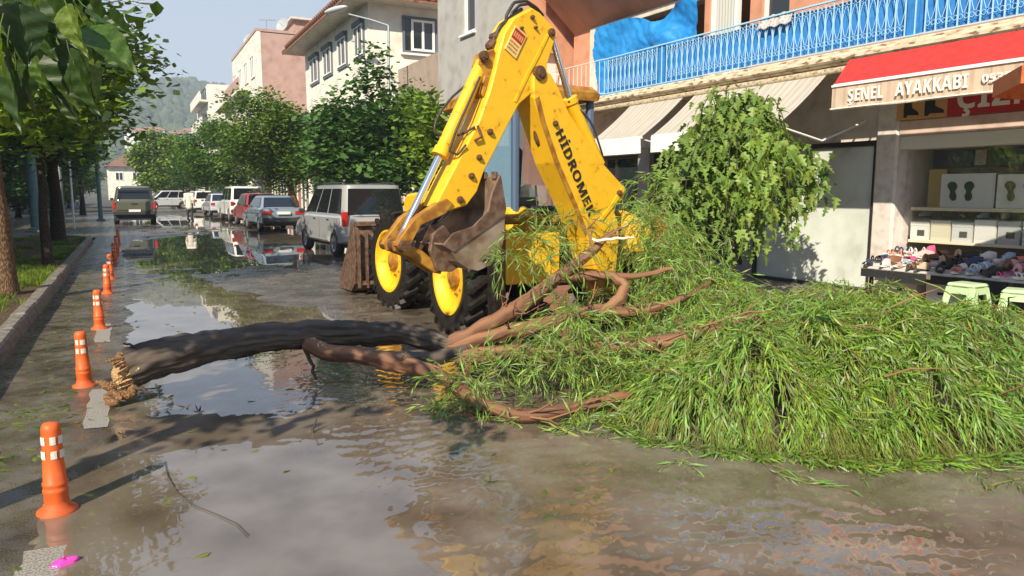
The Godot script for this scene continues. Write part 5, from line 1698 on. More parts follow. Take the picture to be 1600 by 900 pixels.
	bprism(b, strip, bf + 0.014, bf + 0.001, 0.003)
	part(bk, "side_cutter", b, steel)
	b = MB.new()
	bprism(b, strip, -bf - 0.001, -bf - 0.014, 0.003)
	part(bk, "side_cutter", b, steel)
	for k in 4:
		b = MB.new()
		var o := lerpf(-bf + 0.05, bf - 0.05, k / 3.0)
		bprism(b, [path[0] + Vector2(-0.02, -0.03), path[0] + Vector2(0.03, -0.02), path[0] + Vector2(0.03, 0.035), path[0] + Vector2(0.005, 0.035)], o + 0.03, o - 0.03, 0.005)
		part(bk, "tooth", b, steel)
	b = MB.new()
	bprism(b, bpl([[705, 372], [690, 352], [672, 366], [668, 392], [680, 424], [702, 424], [720, 412]], 0.08), 0.12, 0.08, 0.006)
	bprism(b, bpl([[705, 372], [690, 352], [672, 366], [668, 392], [680, 424], [702, 424], [720, 412]], 0.08), -0.08, -0.12, 0.006)
	part(bk, "ear", b, steel)
	b = MB.new()
	b.cyl(b3(bp(690, 392, 0.0), 0.14), b3(bp(690, 392, 0.0), -0.14), 0.05, 12)
	part(bk, "ear_pin", b, iron)
	# hoses over the elbow and along the dipper
	var B := func(px: float, py: float, o: float) -> Vector3: return b3(bp(px, py, o), o)
	hose([B.call(788, 50, 0.02), B.call(792, 22, 0.04), B.call(803, 4, 0.05), B.call(822, 1, 0.05), B.call(838, 12, 0.04), B.call(848, 24, 0.0)], 0.014, hosem)
	hose([B.call(795, 40, -0.03), B.call(800, 20, -0.02), B.call(812, 8, -0.02), B.call(826, 6, -0.02), B.call(842, 18, -0.04)], 0.013, hosem)
	hose([B.call(771, 62, 0.0), B.call(782, 40, 0.02), B.call(800, 26, 0.02), B.call(815, 14, 0.0)], 0.016, hosem)
	hose([B.call(764, 92, -0.06), B.call(734, 128, -0.06), B.call(706, 152, -0.05), B.call(682, 186, -0.05), B.call(677, 206, -0.04), B.call(698, 214, 0.0), B.call(722, 210, 0.04), B.call(742, 198, 0.12)], 0.010, hosem)
	hose([B.call(750, 120, 0.09), B.call(728, 170, 0.10), B.call(712, 205, 0.10), B.call(702, 236, 0.08), B.call(715, 242, 0.11), B.call(728, 226, 0.13)], 0.010, hosem)
	hose([B.call(888, 158, 0.02), B.call(920, 186, 0.04), B.call(935, 222, 0.05), B.call(944, 252, 0.02), B.call(955, 290, -0.05)], 0.010, hosem)
	# valve block on the dipper's back and clamp irons
	b = MB.new()
	b.bbox(B.call(780, 60, -0.02), Vector3(0.14, 0.12, 0.12), 0.02, Basis(bh_n, 0.5))
	b.bbox(B.call(770, 72, -0.02), Vector3(0.10, 0.10, 0.10), 0.02, Basis(bh_n, 0.9))
	bpart("valve_block", b, iron)
	b = MB.new()
	b.tube([B.call(746, 196, df + 0.02), B.call(752, 214, df + 0.03), B.call(742, 220, df + 0.02)], [0.012, 0.012, 0.012], 6)
	bpart("hose_clamp", b, iron)
	# pale splintered stick caught behind the boom's foot, oval eye plate on the inner side
	b = MB.new()
	var ring := []
	var rr := []
	for i in 13:
		var a := TAU * i / 12.0
		ring.append(B.call(846, 208, 0.0) + bh_u * (0.065 * cos(a)) + Vector3(0, 0.10 * sin(a), 0))
		rr.append(0.024)
	b.tube(ring, rr, 8, false)
	bpart("eye_plate", b, iron)

func _plate_tex() -> ImageTexture:
	var im := Image.create(128, 96, false, Image.FORMAT_RGB8)
	im.fill(Color(0.86, 0.74, 0.45))
	im.fill_rect(Rect2i(6, 6, 116, 40), Color(0.62, 0.14, 0.08))
	var R := RandomNumberGenerator.new()
	R.seed = 3
	for k in 5: im.fill_rect(Rect2i(14 + k * 21, 16, 14, 20), Color(0.80, 0.56, 0.36))
	for row in 3:
		var x := 10
		while x < 112:
			var w := R.randi_range(5, 14)
			im.fill_rect(Rect2i(x, 54 + row * 13, mini(w, 116 - x), 7), Color(0.55, 0.30, 0.16))
			x += w + 4
	return ImageTexture.create_from_image(im)
# ---------------------------------------------------------------- the fallen willow
class Leaves:
	var v := PackedVector3Array()
	var n := PackedVector3Array()
	var c := PackedColorArray()
	func leaf(p: Vector3, d: Vector3, s: Vector3, ln: float, wd: float, col: Color) -> void:
		var nn := s.cross(d).normalized()
		var m := p + d * (ln * 0.42) + nn * (ln * 0.03)
		var t := p + d * ln - nn * (ln * 0.10)
		var l := m + s * (wd * 0.5)
		var r := m - s * (wd * 0.5)
		var n1 := (m - p).cross(s).normalized()
		var n2 := (t - m).cross(s).normalized()
		# two triangles, wound to agree with their normals
		if (r - p).cross(l - p).dot(n1) < 0.0:
			v.append(p); v.append(r); v.append(l)
		else:
			v.append(p); v.append(l); v.append(r)
		if (r - t).cross(l - t).dot(n2) < 0.0:
			v.append(t); v.append(r); v.append(l)
		else:
			v.append(t); v.append(l); v.append(r)
		n.append(n1); n.append(n1); n.append(n1); n.append(n2); n.append(n2); n.append(n2)
		for i in 6: c.append(col)
	func mesh() -> ArrayMesh:
		var m := ArrayMesh.new()
		var arr := []
		arr.resize(Mesh.ARRAY_MAX)
		arr[Mesh.ARRAY_VERTEX] = v
		arr[Mesh.ARRAY_NORMAL] = n
		arr[Mesh.ARRAY_COLOR] = c
		m.add_surface_from_arrays(Mesh.PRIMITIVE_TRIANGLES, arr)
		return m
var wil: Node3D
var wil_base := Vector3(2.2, 0, -5.6)
var wr := RandomNumberGenerator.new()
func wpart(called: String, b, m: Material, kind := "") -> MeshInstance3D:
	var o := part(wil, called, b, m, "", kind)
	o.position = -wil_base
	return o
# mounds of cut foliage: [x, z, radius along the picture, radius away, height]; laid out on the road by lateral distance and distance from the camera
var mounds := []
func lat(l: float, d: float) -> Vector2:
	var y := deg_to_rad(27.0607)
	return Vector2(cos(y) * l + sin(y) * d, sin(y) * l - cos(y) * d)
func mound_h(x: float, z: float) -> float:
	var y := deg_to_rad(27.0607)
	var l := cos(y) * x + sin(y) * z
	var d := sin(y) * x - cos(y) * z
	var s := 0.0
	for m in mounds:
		var q := Vector2((l - m[0]) / m[2], (d - m[1]) / m[3]).length()
		if q < 1.0:
			var h: float = m[4] * pow(1.0 - q * q, 0.62)
			s += pow(h, 4.0)
	s = pow(s, 0.25)
	return s * (1.0 + 0.30 * nz.get_noise_2d(x * 26.0, z * 26.0)) + (0.09 * nz.get_noise_2d(x * 75.0, z * 75.0) if s > 0.05 else 0.0)
func leaf_col(base: Color) -> Color:
	var k := wr.randf_range(0.68, 1.30)
	if wr.randf() < 0.11: return Color(0.32, 0.38, 0.21) * wr.randf_range(0.7, 1.15)     # pale undersides
	if wr.randf() < 0.025: return Color(0.30, 0.26, 0.05) * k
	return Color(base.r * k * wr.randf_range(0.85, 1.15), base.g * k, base.b * k)
func dress(L: Leaves, tw: MB, pts: Array, base: Color, size: float, up_bias := 0.3) -> void:
	var k := pts.size()
	for i in k - 1:
		var p: Vector3 = pts[i]
		var d: Vector3 = (pts[i + 1] - p).normalized()
		var s := d.cross(Vector3(wr.randfn() * 0.6, 1, wr.randfn() * 0.6)).normalized()
		var sg := 1.0 if i % 2 == 0 else -1.0
		for rep in 1:
			var dv := (d * wr.randf_range(0.7, 1.2) + s * sg * wr.randf_range(0.12, 0.60) + Vector3(0, wr.randf_range(-0.45, up_bias), 0)).normalized()
			var sv := dv.cross(Vector3(wr.randfn(), wr.randfn(), wr.randfn())).normalized()
			var ln := size * wr.randf_range(0.7, 1.25)
			L.leaf(p, dv, sv, ln, ln * 0.10, leaf_col(base))
	tw.col = Color(0.22, 0.21, 0.05)
	tw.tube([pts[0], pts[k / 2], pts[k - 1]], [0.0025, 0.002, 0.001], 3, false)
func hang(L: Leaves, tw: MB, p0: Vector3, dir: Vector3, ln: float, grav: float, base: Color, size := 0.10) -> void:
	var pts := [p0]
	var d := dir.normalized()
	var p := p0
	var st := 0.034
	var sw := Vector3(wr.randfn(), 0, wr.randfn()) * 0.05
	for i in int(ln / st):
		d = (d + Vector3.DOWN * grav + sw + Vector3(wr.randfn(), 0, wr.randfn()) * 0.05).normalized()
		p = p + d * st
		if p.y < 0.015:
			p.y = 0.015 + wr.randf() * 0.01
			d = (Vector3(d.x, 0.02, d.z) + sw * 2.0).normalized()
		pts.append(p)
	if pts.size() > 2: dress(L, tw, pts, base, size)
func path(px: Array) -> Array:
	var out := []
	for q in px: out.append(dp(q[0], q[1], q[2]))
	return out
func smooth_path(pts: Array, rad: Array, n: int) -> Array:
	var cv := Curve3D.new()
	for i in pts.size():
		var tg: Vector3 = (pts[mini(i + 1, pts.size() - 1)] - pts[maxi(i - 1, 0)]) * 0.18
		cv.add_point(pts[i], -tg, tg)
	var P := []
	var R := []
	var total := cv.get_baked_length()
	for i in n + 1:
		var t := float(i) / n
		P.append(cv.sample_baked(total * t))
		var f := t * (rad.size() - 1)
		var i0 := mini(int(f), rad.size() - 2)
		R.append(lerpf(rad[i0], rad[i0 + 1], f - i0))
	return [P, R]
func bough(called: String, px: Array, rad: Array, m: Material, sides := 14, n := 28, rough := 0.22) -> Array:
	var s := smooth_path(path(px), rad, n)
	# slight crooks of real wood
	for i in s[0].size():
		s[0][i] += Vector3(nz.get_noise_2d(i * 168.0 / n, px[0][0]), nz.get_noise_2d(px[0][1], i * 168.0 / n), 0) * 0.018
	var b := MB.new()
	if bark_tones.has(m): bark_tube(b, s[0], s[1], sides * 2, bark_tones[m])
	else: b.tube(s[0], s[1], sides, true, rough, nz)
	wpart(called, b, m)
	return s[0]

var bark_tones := {}
# furrowed bark: ridges run along the wood; the bark's streaks of colour are independent of the relief
func bark_tube(b: MB, pts: Array, rad: Array, sides: int, tones: Array) -> void:
	var k := pts.size()
	var up := Vector3(0.13, 0.97, 0.21).normalized()
	var V := []
	var C := []
	var len_at := 0.0
	for i in k:
		var d: Vector3 = (pts[mini(i + 1, k - 1)] - pts[maxi(i - 1, 0)]).normalized()
		var x := up.cross(d).normalized()
		var y := d.cross(x).normalized()
		up = y
		if i > 0: len_at += pts[i].distance_to(pts[i - 1])
		var r: float = rad[i]
		var row := []
		var cr := []
		for s in sides:
			var a := TAU * s / sides
			var o := x * cos(a) + y * sin(a)
			var q := Vector3(cos(a) * r * 300.0, sin(a) * r * 300.0, len_at * 17.0)
			var f := absf(nz.get_noise_3dv(q * 1.9)) * 2.4
			var g := nz.get_noise_3d(cos(a) * r * 150.0 + 40.0, sin(a) * r * 150.0, len_at * 26.0)
			var fur := clampf(f, 0.0, 1.0)
			row.append(pts[i] + o * (r * (0.93 + 0.10 * g) + minf(0.026, r * 0.28) * fur))
			var t: Color = tones[0].lerp(tones[1], clampf(0.5 + 1.1 * nz.get_noise_3dv(q * 1.1 + Vector3(90, 20, 60)) + 0.5 * nz.get_noise_3dv(q * 0.25), 0.0, 1.0))
			cr.append(t)
		V.append(row); C.append(cr)
	var N := []
	for i in k:
		var row := []
		for s in sides:
			var a: Vector3 = V[mini(i + 1, k - 1)][s] - V[maxi(i - 1, 0)][s]
			var c: Vector3 = V[i][(s + 1) % sides] - V[i][(s + sides - 1) % sides]
			var n: Vector3 = a.cross(c).normalized()
			if n.dot(V[i][s] - pts[i]) < 0.0: n = -n
			row.append(n)
		N.append(row)
	var put := func(i: int, s: int) -> void:
		b.col = C[i][s]
		b._p(V[i][s], N[i][s])
	for i in k - 1:
		for s in sides:
			var s2 := (s + 1) % sides
			var g2: Vector3 = (V[i + 1][s2] - V[i][s]).cross(V[i + 1][s] - V[i][s])
			if g2.dot(N[i][s]) >= 0.0:
				put.call(i, s); put.call(i + 1, s); put.call(i + 1, s2); put.call(i, s); put.call(i + 1, s2); put.call(i, s2)
			else:
				put.call(i, s); put.call(i + 1, s2); put.call(i + 1, s); put.call(i, s); put.call(i, s2); put.call(i + 1, s2)
	for e in [0, k - 1]:
		b.col = tones[1]
		for s in sides: b.out_tri(pts[e], V[e][s], V[e][(s + 1) % sides], pts[1] if e == 0 else pts[k - 2])
	b.col = Color(1, 1, 1)

func build_willow() -> void:
	wr.seed = 4242
	wil = thing("fallen_willow", "fallen willow with splintered dark trunk and heaped green foliage across the road", "tree", wil_base)
	var bt := ntex("willow_bark", 0.022, [[0.0, Color(0.20, 0.16, 0.13)], [0.35, Color(0.48, 0.41, 0.35)], [0.6, Color(0.85, 0.78, 0.70)], [1.0, Color(1, 1, 1)]], 512, 6, FastNoiseLite.TYPE_SIMPLEX, 91)
	var bark := M("willow_trunk", Color(1, 1, 1), 0.72, {"vc": true, "spec": 0.5})
	bark_tones[bark] = [Color(0.040, 0.031, 0.024), Color(0.120, 0.090, 0.066)]
	var red := M("willow_branch", Color(1, 1, 1), 0.75, {"vc": true})
	bark_tones[red] = [Color(0.115, 0.052, 0.028), Color(0.270, 0.130, 0.066)]
	var twig_m := M("brown_twig", lin(0.24, 0.12, 0.06), 0.75)
	var pale := M("split_wood", lin(0.78, 0.58, 0.33), 0.8, {"tex": bt, "scale": 5.0})
	var pale2 := M("split_wood_brown", lin(0.36, 0.22, 0.11), 0.85, {"tex": bt, "scale": 5.0})
	# trunk: rests on its broken butt, arches over the pool
	var tp := [[198, 575, 5.48], [225, 565, 5.54], [270, 553, 5.66], [345, 538, 5.84], [420, 528, 5.98], [472, 523, 6.08], [532, 520, 6.16], [589, 520, 6.22], [645, 525, 6.22], [700, 540, 6.15], [735, 554, 6.05]]
	bough("trunk", tp, [0.136, 0.132, 0.122, 0.108, 0.100, 0.096, 0.092, 0.088, 0.082, 0.075, 0.062], bark, 26, 150, 0.20)
	# splintered butt
	var c0 := dp(202, 576, 5.50)
	var ax := (dp(202, 577, 5.50) - dp(275, 552, 5.68)).normalized()
	var up := Vector3.UP
	var sx := ax.cross(up).normalized()
	var sy := sx.cross(ax).normalized()
	for k in 2:
		var b := MB.new()
		var cnt := 60 if k == 0 else 34
		for i in cnt:
			var a := wr.randf() * TAU
			var q := sqrt(wr.randf()) * 0.125
			var o := c0 + (sx * cos(a) + sy * sin(a)) * q - ax * 0.05
			var ln := wr.randf_range(0.05, 0.17) if i % 5 else wr.randf_range(0.10, 0.22) * (1.0 if sin(a) > -0.3 else 1.25)
			if k == 0 and sin(a) * q > 0.05: ln *= 0.6
			var w := wr.randf_range(0.016, 0.055) if i % 5 else wr.randf_range(0.008, 0.016)
			var tip := o + ax * ln + (sx * cos(a) + sy * sin(a)) * wr.randf_range(-0.03, 0.05) + Vector3(0, wr.randf_range(-0.05, 0.01), 0)
			if tip.y < 0.02: tip.y = 0.02
			var rot := wr.randf() * TAU
			var e1 := (sx * cos(rot) + sy * sin(rot)) * w
			var e2 := (-sx * sin(rot) + sy * cos(rot)) * w * 0.5
			for s4 in 4:
				var u0: Vector3 = [e1, e2, -e1, -e2][s4]
				var u1: Vector3 = [e2, -e1, -e2, e1][s4]
				b.tri(o + u0, o + u1, tip + u1 * 0.45)
				b.tri(o + u0, tip + u1 * 0.45, tip + u0 * 0.45)
		wpart("splinters", b, pale if k == 0 else pale2, "stuff")
	var lump := MB.new()
	lump.ball(c0 + ax * 0.03 - sy * 0.03, Vector3(0.10, 0.11, 0.10), 14)
	wpart("torn_heartwood", lump, pale)
	# torn, upturned lower flap of bark with root stubs
	for q in [[[168, 604, 5.42], [182, 616, 5.40], [205, 618, 5.44], [212, 590, 5.5]], [[150, 596, 5.40], [170, 604, 5.40], [195, 600, 5.46]], [[190, 622, 5.38], [176, 630, 5.36], [164, 618, 5.38]]]:
		bough("root_stub", q, [0.016, 0.03, 0.034, 0.02], pale2, 8, 10, 0.5)
	bough("twig", [[222, 545, 5.5], [205, 541, 5.45], [194, 535, 5.42]], [0.012, 0.009, 0.006], bark, 6, 6)
	bough("twig", [[212, 606, 5.45], [228, 611, 5.4], [240, 615, 5.38]], [0.012, 0.01, 0.006], bark, 6, 6)
	bough("twig", [[476, 545, 6.05], [486, 566, 6.0], [494, 592, 5.95]], [0.018, 0.014, 0.009], bark, 7, 8)
	bough("twig", [[486, 688, 4.78], [489, 672, 4.8], [493, 655, 4.82]], [0.009, 0.008, 0.005], bark, 6, 6)
	# branches
	var low := bough("branch", [[478, 538, 6.02], [510, 551, 5.98], [560, 556, 5.95], [640, 570, 5.8], [690, 588, 5.6], [730, 618, 5.25], [780, 640, 5.02], [835, 650, 4.94], [900, 636, 5.02], [960, 622, 5.1], [1005, 612, 5.2]], [0.062, 0.060, 0.056, 0.054, 0.050, 0.046, 0.042, 0.040, 0.037, 0.034, 0.028], red, 14, 50)
	bough("branch", [[470, 520, 6.08], [492, 540, 6.0], [530, 550, 5.94]], [0.05, 0.05, 0.03], pale, 9, 12, 0.5)
	bough("branch", [[560, 556, 5.93], [620, 560, 5.9], [680, 560, 5.95], [730, 548, 6.0]], [0.045, 0.05, 0.055, 0.05], bark, 12, 20)
	var upb := bough("branch", [[690, 545, 6.15], [740, 521, 6.1], [800, 486, 6.0], [870, 436, 5.95], [922, 394, 5.95], [960, 360, 6.0]], [0.066, 0.064, 0.058, 0.050, 0.040, 0.02], red, 14, 30, 0.3)
	var midb := bough("branch", [[700, 552, 6.1], [760, 529, 6.0], [830, 510, 5.9], [880, 501, 5.9], [930, 484, 5.95], [980, 488, 5.95], [1030, 478, 6.0]], [0.060, 0.056, 0.052, 0.048, 0.040, 0.042, 0.034], red, 14, 30)
	var rgt := bough("branch", [[715, 560, 6.0], [800, 551, 5.85], [930, 546, 5.6], [1050, 531, 5.45], [1135, 512, 5.4], [1190, 531, 5.3]], [0.060, 0.058, 0.055, 0.052, 0.044, 0.030], red, 13, 34)
	bough("branch", [[1080, 524, 5.42], [1140, 508, 5.38], [1175, 492, 5.36], [1210, 516, 5.34]], [0.03, 0.022, 0.012, 0.008], red, 8, 14)
	bough("branch", [[935, 490, 5.95], [968, 468, 5.95], [978, 446, 5.98], [955, 430, 6.0], [900, 432, 6.0]], [0.04, 0.045, 0.04, 0.03, 0.028], red, 11, 18)
	bough("branch", [[870, 436, 5.95], [920, 430, 6.0], [990, 432, 6.05], [1050, 420, 6.1]], [0.035, 0.03, 0.025, 0.015], red, 9, 14)
	bough("branch", [[925, 375, 5.9], [950, 374, 5.85], [990, 372, 5.8]], [0.012, 0.012, 0.007], M("bare_wood", lin(0.70, 0.62, 0.48), 0.7), 7, 8)
	bough("branch", [[820, 640, 5.0], [870, 668, 4.82], [925, 690, 4.7]], [0.016, 0.010, 0.006], M("green_twig", lin(0.22, 0.24, 0.05), 0.7), 7, 10)
	for q in [[[560, 556, 5.93], [600, 574, 5.85], [635, 582, 5.8]], [[745, 552, 6.0], [800, 542, 5.9], [850, 545, 5.8]], [[720, 540, 6.05], [735, 580, 5.9], [700, 600, 5.7]], [[1035, 478, 6.0], [1075, 462, 6.1], [1110, 440, 6.2]]]:
		bough("branch", q, [0.03, 0.022, 0.012], red, 8, 10)
	# side twigs forking off every limb
	for pp: Array in [low, upb, midb, rgt]:
		for i in 13:
			var f: float = wr.randf_range(0.25, 0.98) * (pp.size() - 1.001)
			var i0 := int(f)
			var p0: Vector3 = pp[i0]
			var tg: Vector3 = (pp[i0 + 1] - pp[i0]).normalized()
			var d := (tg * 0.7 + Vector3(wr.randfn(), wr.randf_range(-0.4, 1.0), wr.randfn()) * 0.6).normalized()
			var ln := wr.randf_range(0.12, 0.45)
			var p1 := p0 + d * ln * 0.5
			var d2 := (d + Vector3(wr.randfn(), wr.randfn(), wr.randfn()) * 0.35).normalized()
			var p2 := p1 + d2 * ln * 0.5
			p1.y = maxf(p1.y, 0.02); p2.y = maxf(p2.y, 0.02)
			var tb := MB.new()
			var r0 := wr.randf_range(0.006, 0.013)
			tb.tube([p0, p1, p2], [r0, r0 * 0.7, r0 * 0.3], 6)
			tb.tube([p1, p1 + (d + Vector3(wr.randfn(), wr.randf(), wr.randfn()) * 0.8).normalized() * ln * 0.35], [r0 * 0.55, r0 * 0.25], 5)
			wpart("twig", tb, twig_m)
	# --- heaped foliage
	mounds = [[2.65, 5.72, 1.88, 1.50, 0.68], [3.45, 5.75, 1.35, 1.30, 0.52], [1.55, 5.0, 0.82, 0.72, 0.52], [1.95, 7.6, 0.70, 0.75, 0.72], [1.66, 7.9, 0.34, 0.42, 1.08], [2.3, 7.3, 0.95, 0.9, 0.52], [2.2, 4.85, 1.1, 0.70, 0.40], [4.2, 5.75, 1.0, 0.95, 0.30]]
	var yg := Color(0.235, 0.375, 0.04)
	var bg := Color(0.17, 0.315, 0.07)
	var L := Leaves.new()
	var tw := MB.new()
	var made := 0
	var tries := 0
	while made < 4700 and tries < 30000:
		tries += 1
		var q := lat(wr.randf_range(0.7, 5.0), wr.randf_range(3.9, 8.4))
		var h := mound_h(q.x, q.y)
		if h < 0.10: continue
		var layer := 1.0 - 0.5 * pow(wr.randf(), 2.2) + 0.03
		var pts := []
		var p := q
		var yaw0 := wr.randf() * TAU
		var dirn := Vector2(cos(yaw0), sin(yaw0))
		var steps := wr.randi_range(14, 38)
		var wild := 1.0 if wr.randf() < 0.8 else 0.25
		var out := 0.0
		for i in steps:
			var e := 0.06
			var g := Vector2(mound_h(p.x + e, p.y) - mound_h(p.x - e, p.y), mound_h(p.x, p.y + e) - mound_h(p.x, p.y - e)) / (2.0 * e)
			var want := -g + Vector2(-cam_f.x, -cam_f.z) * 0.35
			dirn = (dirn * 1.6 + want * 1.5 * wild + Vector2(wr.randfn(), wr.randfn()) * 0.22).normalized()
			var hh := mound_h(p.x, p.y)
			var slope := absf(g.dot(dirn))
			var st := 0.036 / sqrt(1.0 + slope * slope)
			pts.append(Vector3(p.x, maxf(0.012, hh * layer + (1.0 - layer) * 0.0) + wr.randf() * 0.012, p.y))
			p += dirn * st
			if hh <= 0.02:
				out += 1.0
				if out > 5.0: break
		if pts.size() < 5: continue
		made += 1
		var dd := sin(deg_to_rad(27.06)) * q.x - cos(deg_to_rad(27.06)) * q.y
		dress(L, tw, pts, yg.lerp(bg, clampf(0.45 + 0.9 * nz.get_noise_2d(q.x * 14.0 + 33.0, q.y * 14.0) + wr.randf_range(-0.35, 0.35) + 0.12, 0.0, 1.0)), 0.116)
	# snapped twigs that stick out of the heap
	for i in 60:
		var q := lat(wr.randf_range(1.0, 4.3), wr.randf_range(4.4, 7.6))
		var h := mound_h(q.x, q.y)
		if h < 0.25: continue
		var a := wr.randf() * TAU
		var d := Vector3(cos(a), wr.randf_range(-0.1, 0.6), sin(a)).normalized()
		var p0 := Vector3(q.x, h - 0.02, q.y)
		var ln := wr.randf_range(0.15, 0.5)
		var tb := MB.new()
		tb.tube([p0 - d * 0.15, p0 + d * ln * 0.5 + Vector3(0, 0.02, 0), p0 + d * ln + Vector3(wr.randfn() * 0.04, -0.03, wr.randfn() * 0.04)], [0.008, 0.006, 0.002], 5)
		wpart("twig", tb, twig_m if i % 3 else mats["green_twig"])
	wpart("heaped_foliage", L.mesh(), M("willow_leaf", Color(1, 1, 1), 0.45, {"vc": true, "backlight": Color(0.7, 0.75, 0.4), "spec": 0.45}), "stuff")
	wpart("heaped_twigs", tw, M("willow_twig", Color(1, 1, 1), 0.7, {"vc": true}), "stuff")
	# --- strands hanging from the branches
	L = Leaves.new()
	tw = MB.new()
	var along := func(pp: Array, t0: float, t1: float, count: int, l0: float, l1: float, spread: float, base: Color) -> void:
		for i in count:
			var f := lerpf(t0, t1, wr.randf()) * (pp.size() - 1.001)
			var i0 := int(f)
			var p: Vector3 = pp[i0].lerp(pp[i0 + 1], f - i0) + Vector3(wr.randfn(), wr.randfn() * 0.3, wr.randfn()) * 0.05
			hang(L, tw, p, Vector3(wr.randfn() * spread, wr.randf_range(-0.4, 0.8), wr.randfn() * spread), wr.randf_range(l0, l1), 0.16, base)
	along.call(rgt, 0.28, 0.85, 48, 0.35, 0.7, 0.5, bg)
	along.call(midb, 0.35, 0.95, 30, 0.4, 0.75, 0.4, bg)
	along.call(low, 0.46, 0.54, 22, 0.2, 0.42, 0.4, bg)
	along.call(rgt, 0.05, 0.4, 20, 0.3, 0.6, 0.6, bg)
	along.call(midb, 0.35, 0.95, 14, 0.2, 0.5, 1.0, bg)
	along.call(low, 0.86, 1.0, 24, 0.3, 0.5, 0.5, yg)
	# clumps: [px, py, depth, radius in metres, count, length, colour mix]
	for q in [[735, 590, 5.3, 0.10, 34, 0.36, 0.9], [715, 640, 5.15, 0.08, 16, 0.25, 0.8], [855, 350, 6.6, 0.10, 16, 0.36, 0.7], [890, 342, 6.6, 0.10, 18, 0.34, 0.7], [830, 368, 5.85, 0.06, 9, 0.55, 0.8], [850, 372, 5.9, 0.09, 12, 0.45, 0.9], [885, 385, 5.9, 0.07, 8, 0.4, 0.9], [800, 385, 5.9, 0.06, 7, 0.55, 0.9], [1020, 350, 6.6, 0.09, 36, 0.6, 0.9], [1030, 400, 6.4, 0.09, 32, 0.6, 0.9], [800, 400, 5.9, 0.06, 9, 0.5, 0.9], [905, 500, 5.6, 0.09, 34, 0.65, 0.8], [890, 560, 5.4, 0.10, 34, 0.5, 0.7], [960, 560, 5.4, 0.13, 30, 0.45, 1.0], [830, 560, 5.5, 0.14, 26, 0.36, 1.0], [770, 560, 5.5, 0.10, 18, 0.36, 1.0], [1015, 310, 7.5, 0.14, 44, 0.7, 1.0], [1020, 400, 7.3, 0.10, 30, 0.6, 0.9], [1010, 470, 6.2, 0.18, 50, 0.6, 0.9], [1080, 455, 6.3, 0.18, 60, 0.5, 0.9], [1050, 385, 7.2, 0.16, 60, 0.5, 0.8], [1030, 560, 5.3, 0.16, 44, 0.45, 0.9], [905, 672, 4.78, 0.07, 20, 0.22, 0.0], [790, 640, 5.0, 0.08, 16, 0.25, 0.6], [1160, 505, 6.4, 0.16, 40, 0.5, 0.5], [1080, 600, 4.9, 0.16, 44, 0.5, 0.3], [975, 470, 6.6, 0.1, 26, 0.5, 1.0]]:
		var ct := dp(q[0], q[1], q[2])
		for i in q[4]:
			var o: Vector3 = Vector3(wr.randfn(), wr.randfn() * 0.6, wr.randfn()) * q[3]
			hang(L, tw, ct + o, Vector3(wr.randfn() * 0.7, wr.randf_range(-0.2, 0.9), wr.randfn() * 0.7), q[5] * wr.randf_range(0.55, 1.2), wr.randf_range(0.10, 0.22), yg.lerp(bg, clampf(0.6 + wr.randf_range(-0.45, 0.45), 0.0, 1.0)))
	# loose sprays that float away from the heap's edge
	for q in [[1060, 712], [1000, 690], [1330, 735], [1480, 728], [1560, 735], [1570, 742], [980, 660], [1240, 742]]:
		var g := gp(q[0], q[1])
		for i in 5: hang(L, tw, g + Vector3(wr.randfn() * 0.06, 0.02, wr.randfn() * 0.06), Vector3(wr.randfn(), 0.05, wr.randfn()), wr.randf_range(0.15, 0.4), 0.02, bg)
	wpart("hanging_foliage", L.mesh(), mats["willow_leaf"], "stuff")
	wpart("hanging_twigs", tw, mats["willow_twig"], "stuff")
# ---------------------------------------------------------------- vehicles (local: x across, y up, forward is -z, rear bumper at z = 0)
func arch_profile(top: Array, axles: Array, r: float, yb: float) -> Array:
	# closed side outline (forward, height): sill with wheel arches cut out, then the given top line from the front back to the rear
	var out := []
	for a in axles:
		for i in 9:
			var t := PI - PI * i / 8.0
			out.append(Vector2(a + cos(t) * r, maxf(yb, 0.31 + sin(t) * r * 1.02)))
	for q in top: out.append(Vector2(q[0], q[1]))
	return out
func car_wheel(parent: Node, at: Vector3, r: float, out: float, tyre: Material, rim: Material) -> void:
	var w := Node3D.new()
	w.name = "wheel"
	parent.add_child(w, true)
	w.transform = Transform3D(Basis(Vector3(0, 0, 1), PI / 2 if out < 0 else -PI / 2), at)
	var b := MB.new()
	b.lathe([Vector2(r * 0.62, -0.09), Vector2(r * 0.9, -0.10), Vector2(r, -0.07), Vector2(r, 0.07), Vector2(r * 0.9, 0.10), Vector2(r * 0.64, 0.09)], 22)
	part(w, "tyre", b, tyre)
	b = MB.new()
	b.lathe([Vector2(r * 0.65, 0.085), Vector2(r * 0.6, 0.07), Vector2(r * 0.3, 0.05), Vector2(r * 0.15, 0.075), Vector2(0, 0.075)], 18)
	for i in 5:
		var a := TAU * i / 5.0
		b.box(Vector3(cos(a) * r * 0.38, 0.07, sin(a) * r * 0.38), Vector3(r * 0.45, 0.02, 0.05), Basis(Vector3.UP, -a))
	part(w, "rim", b, rim)
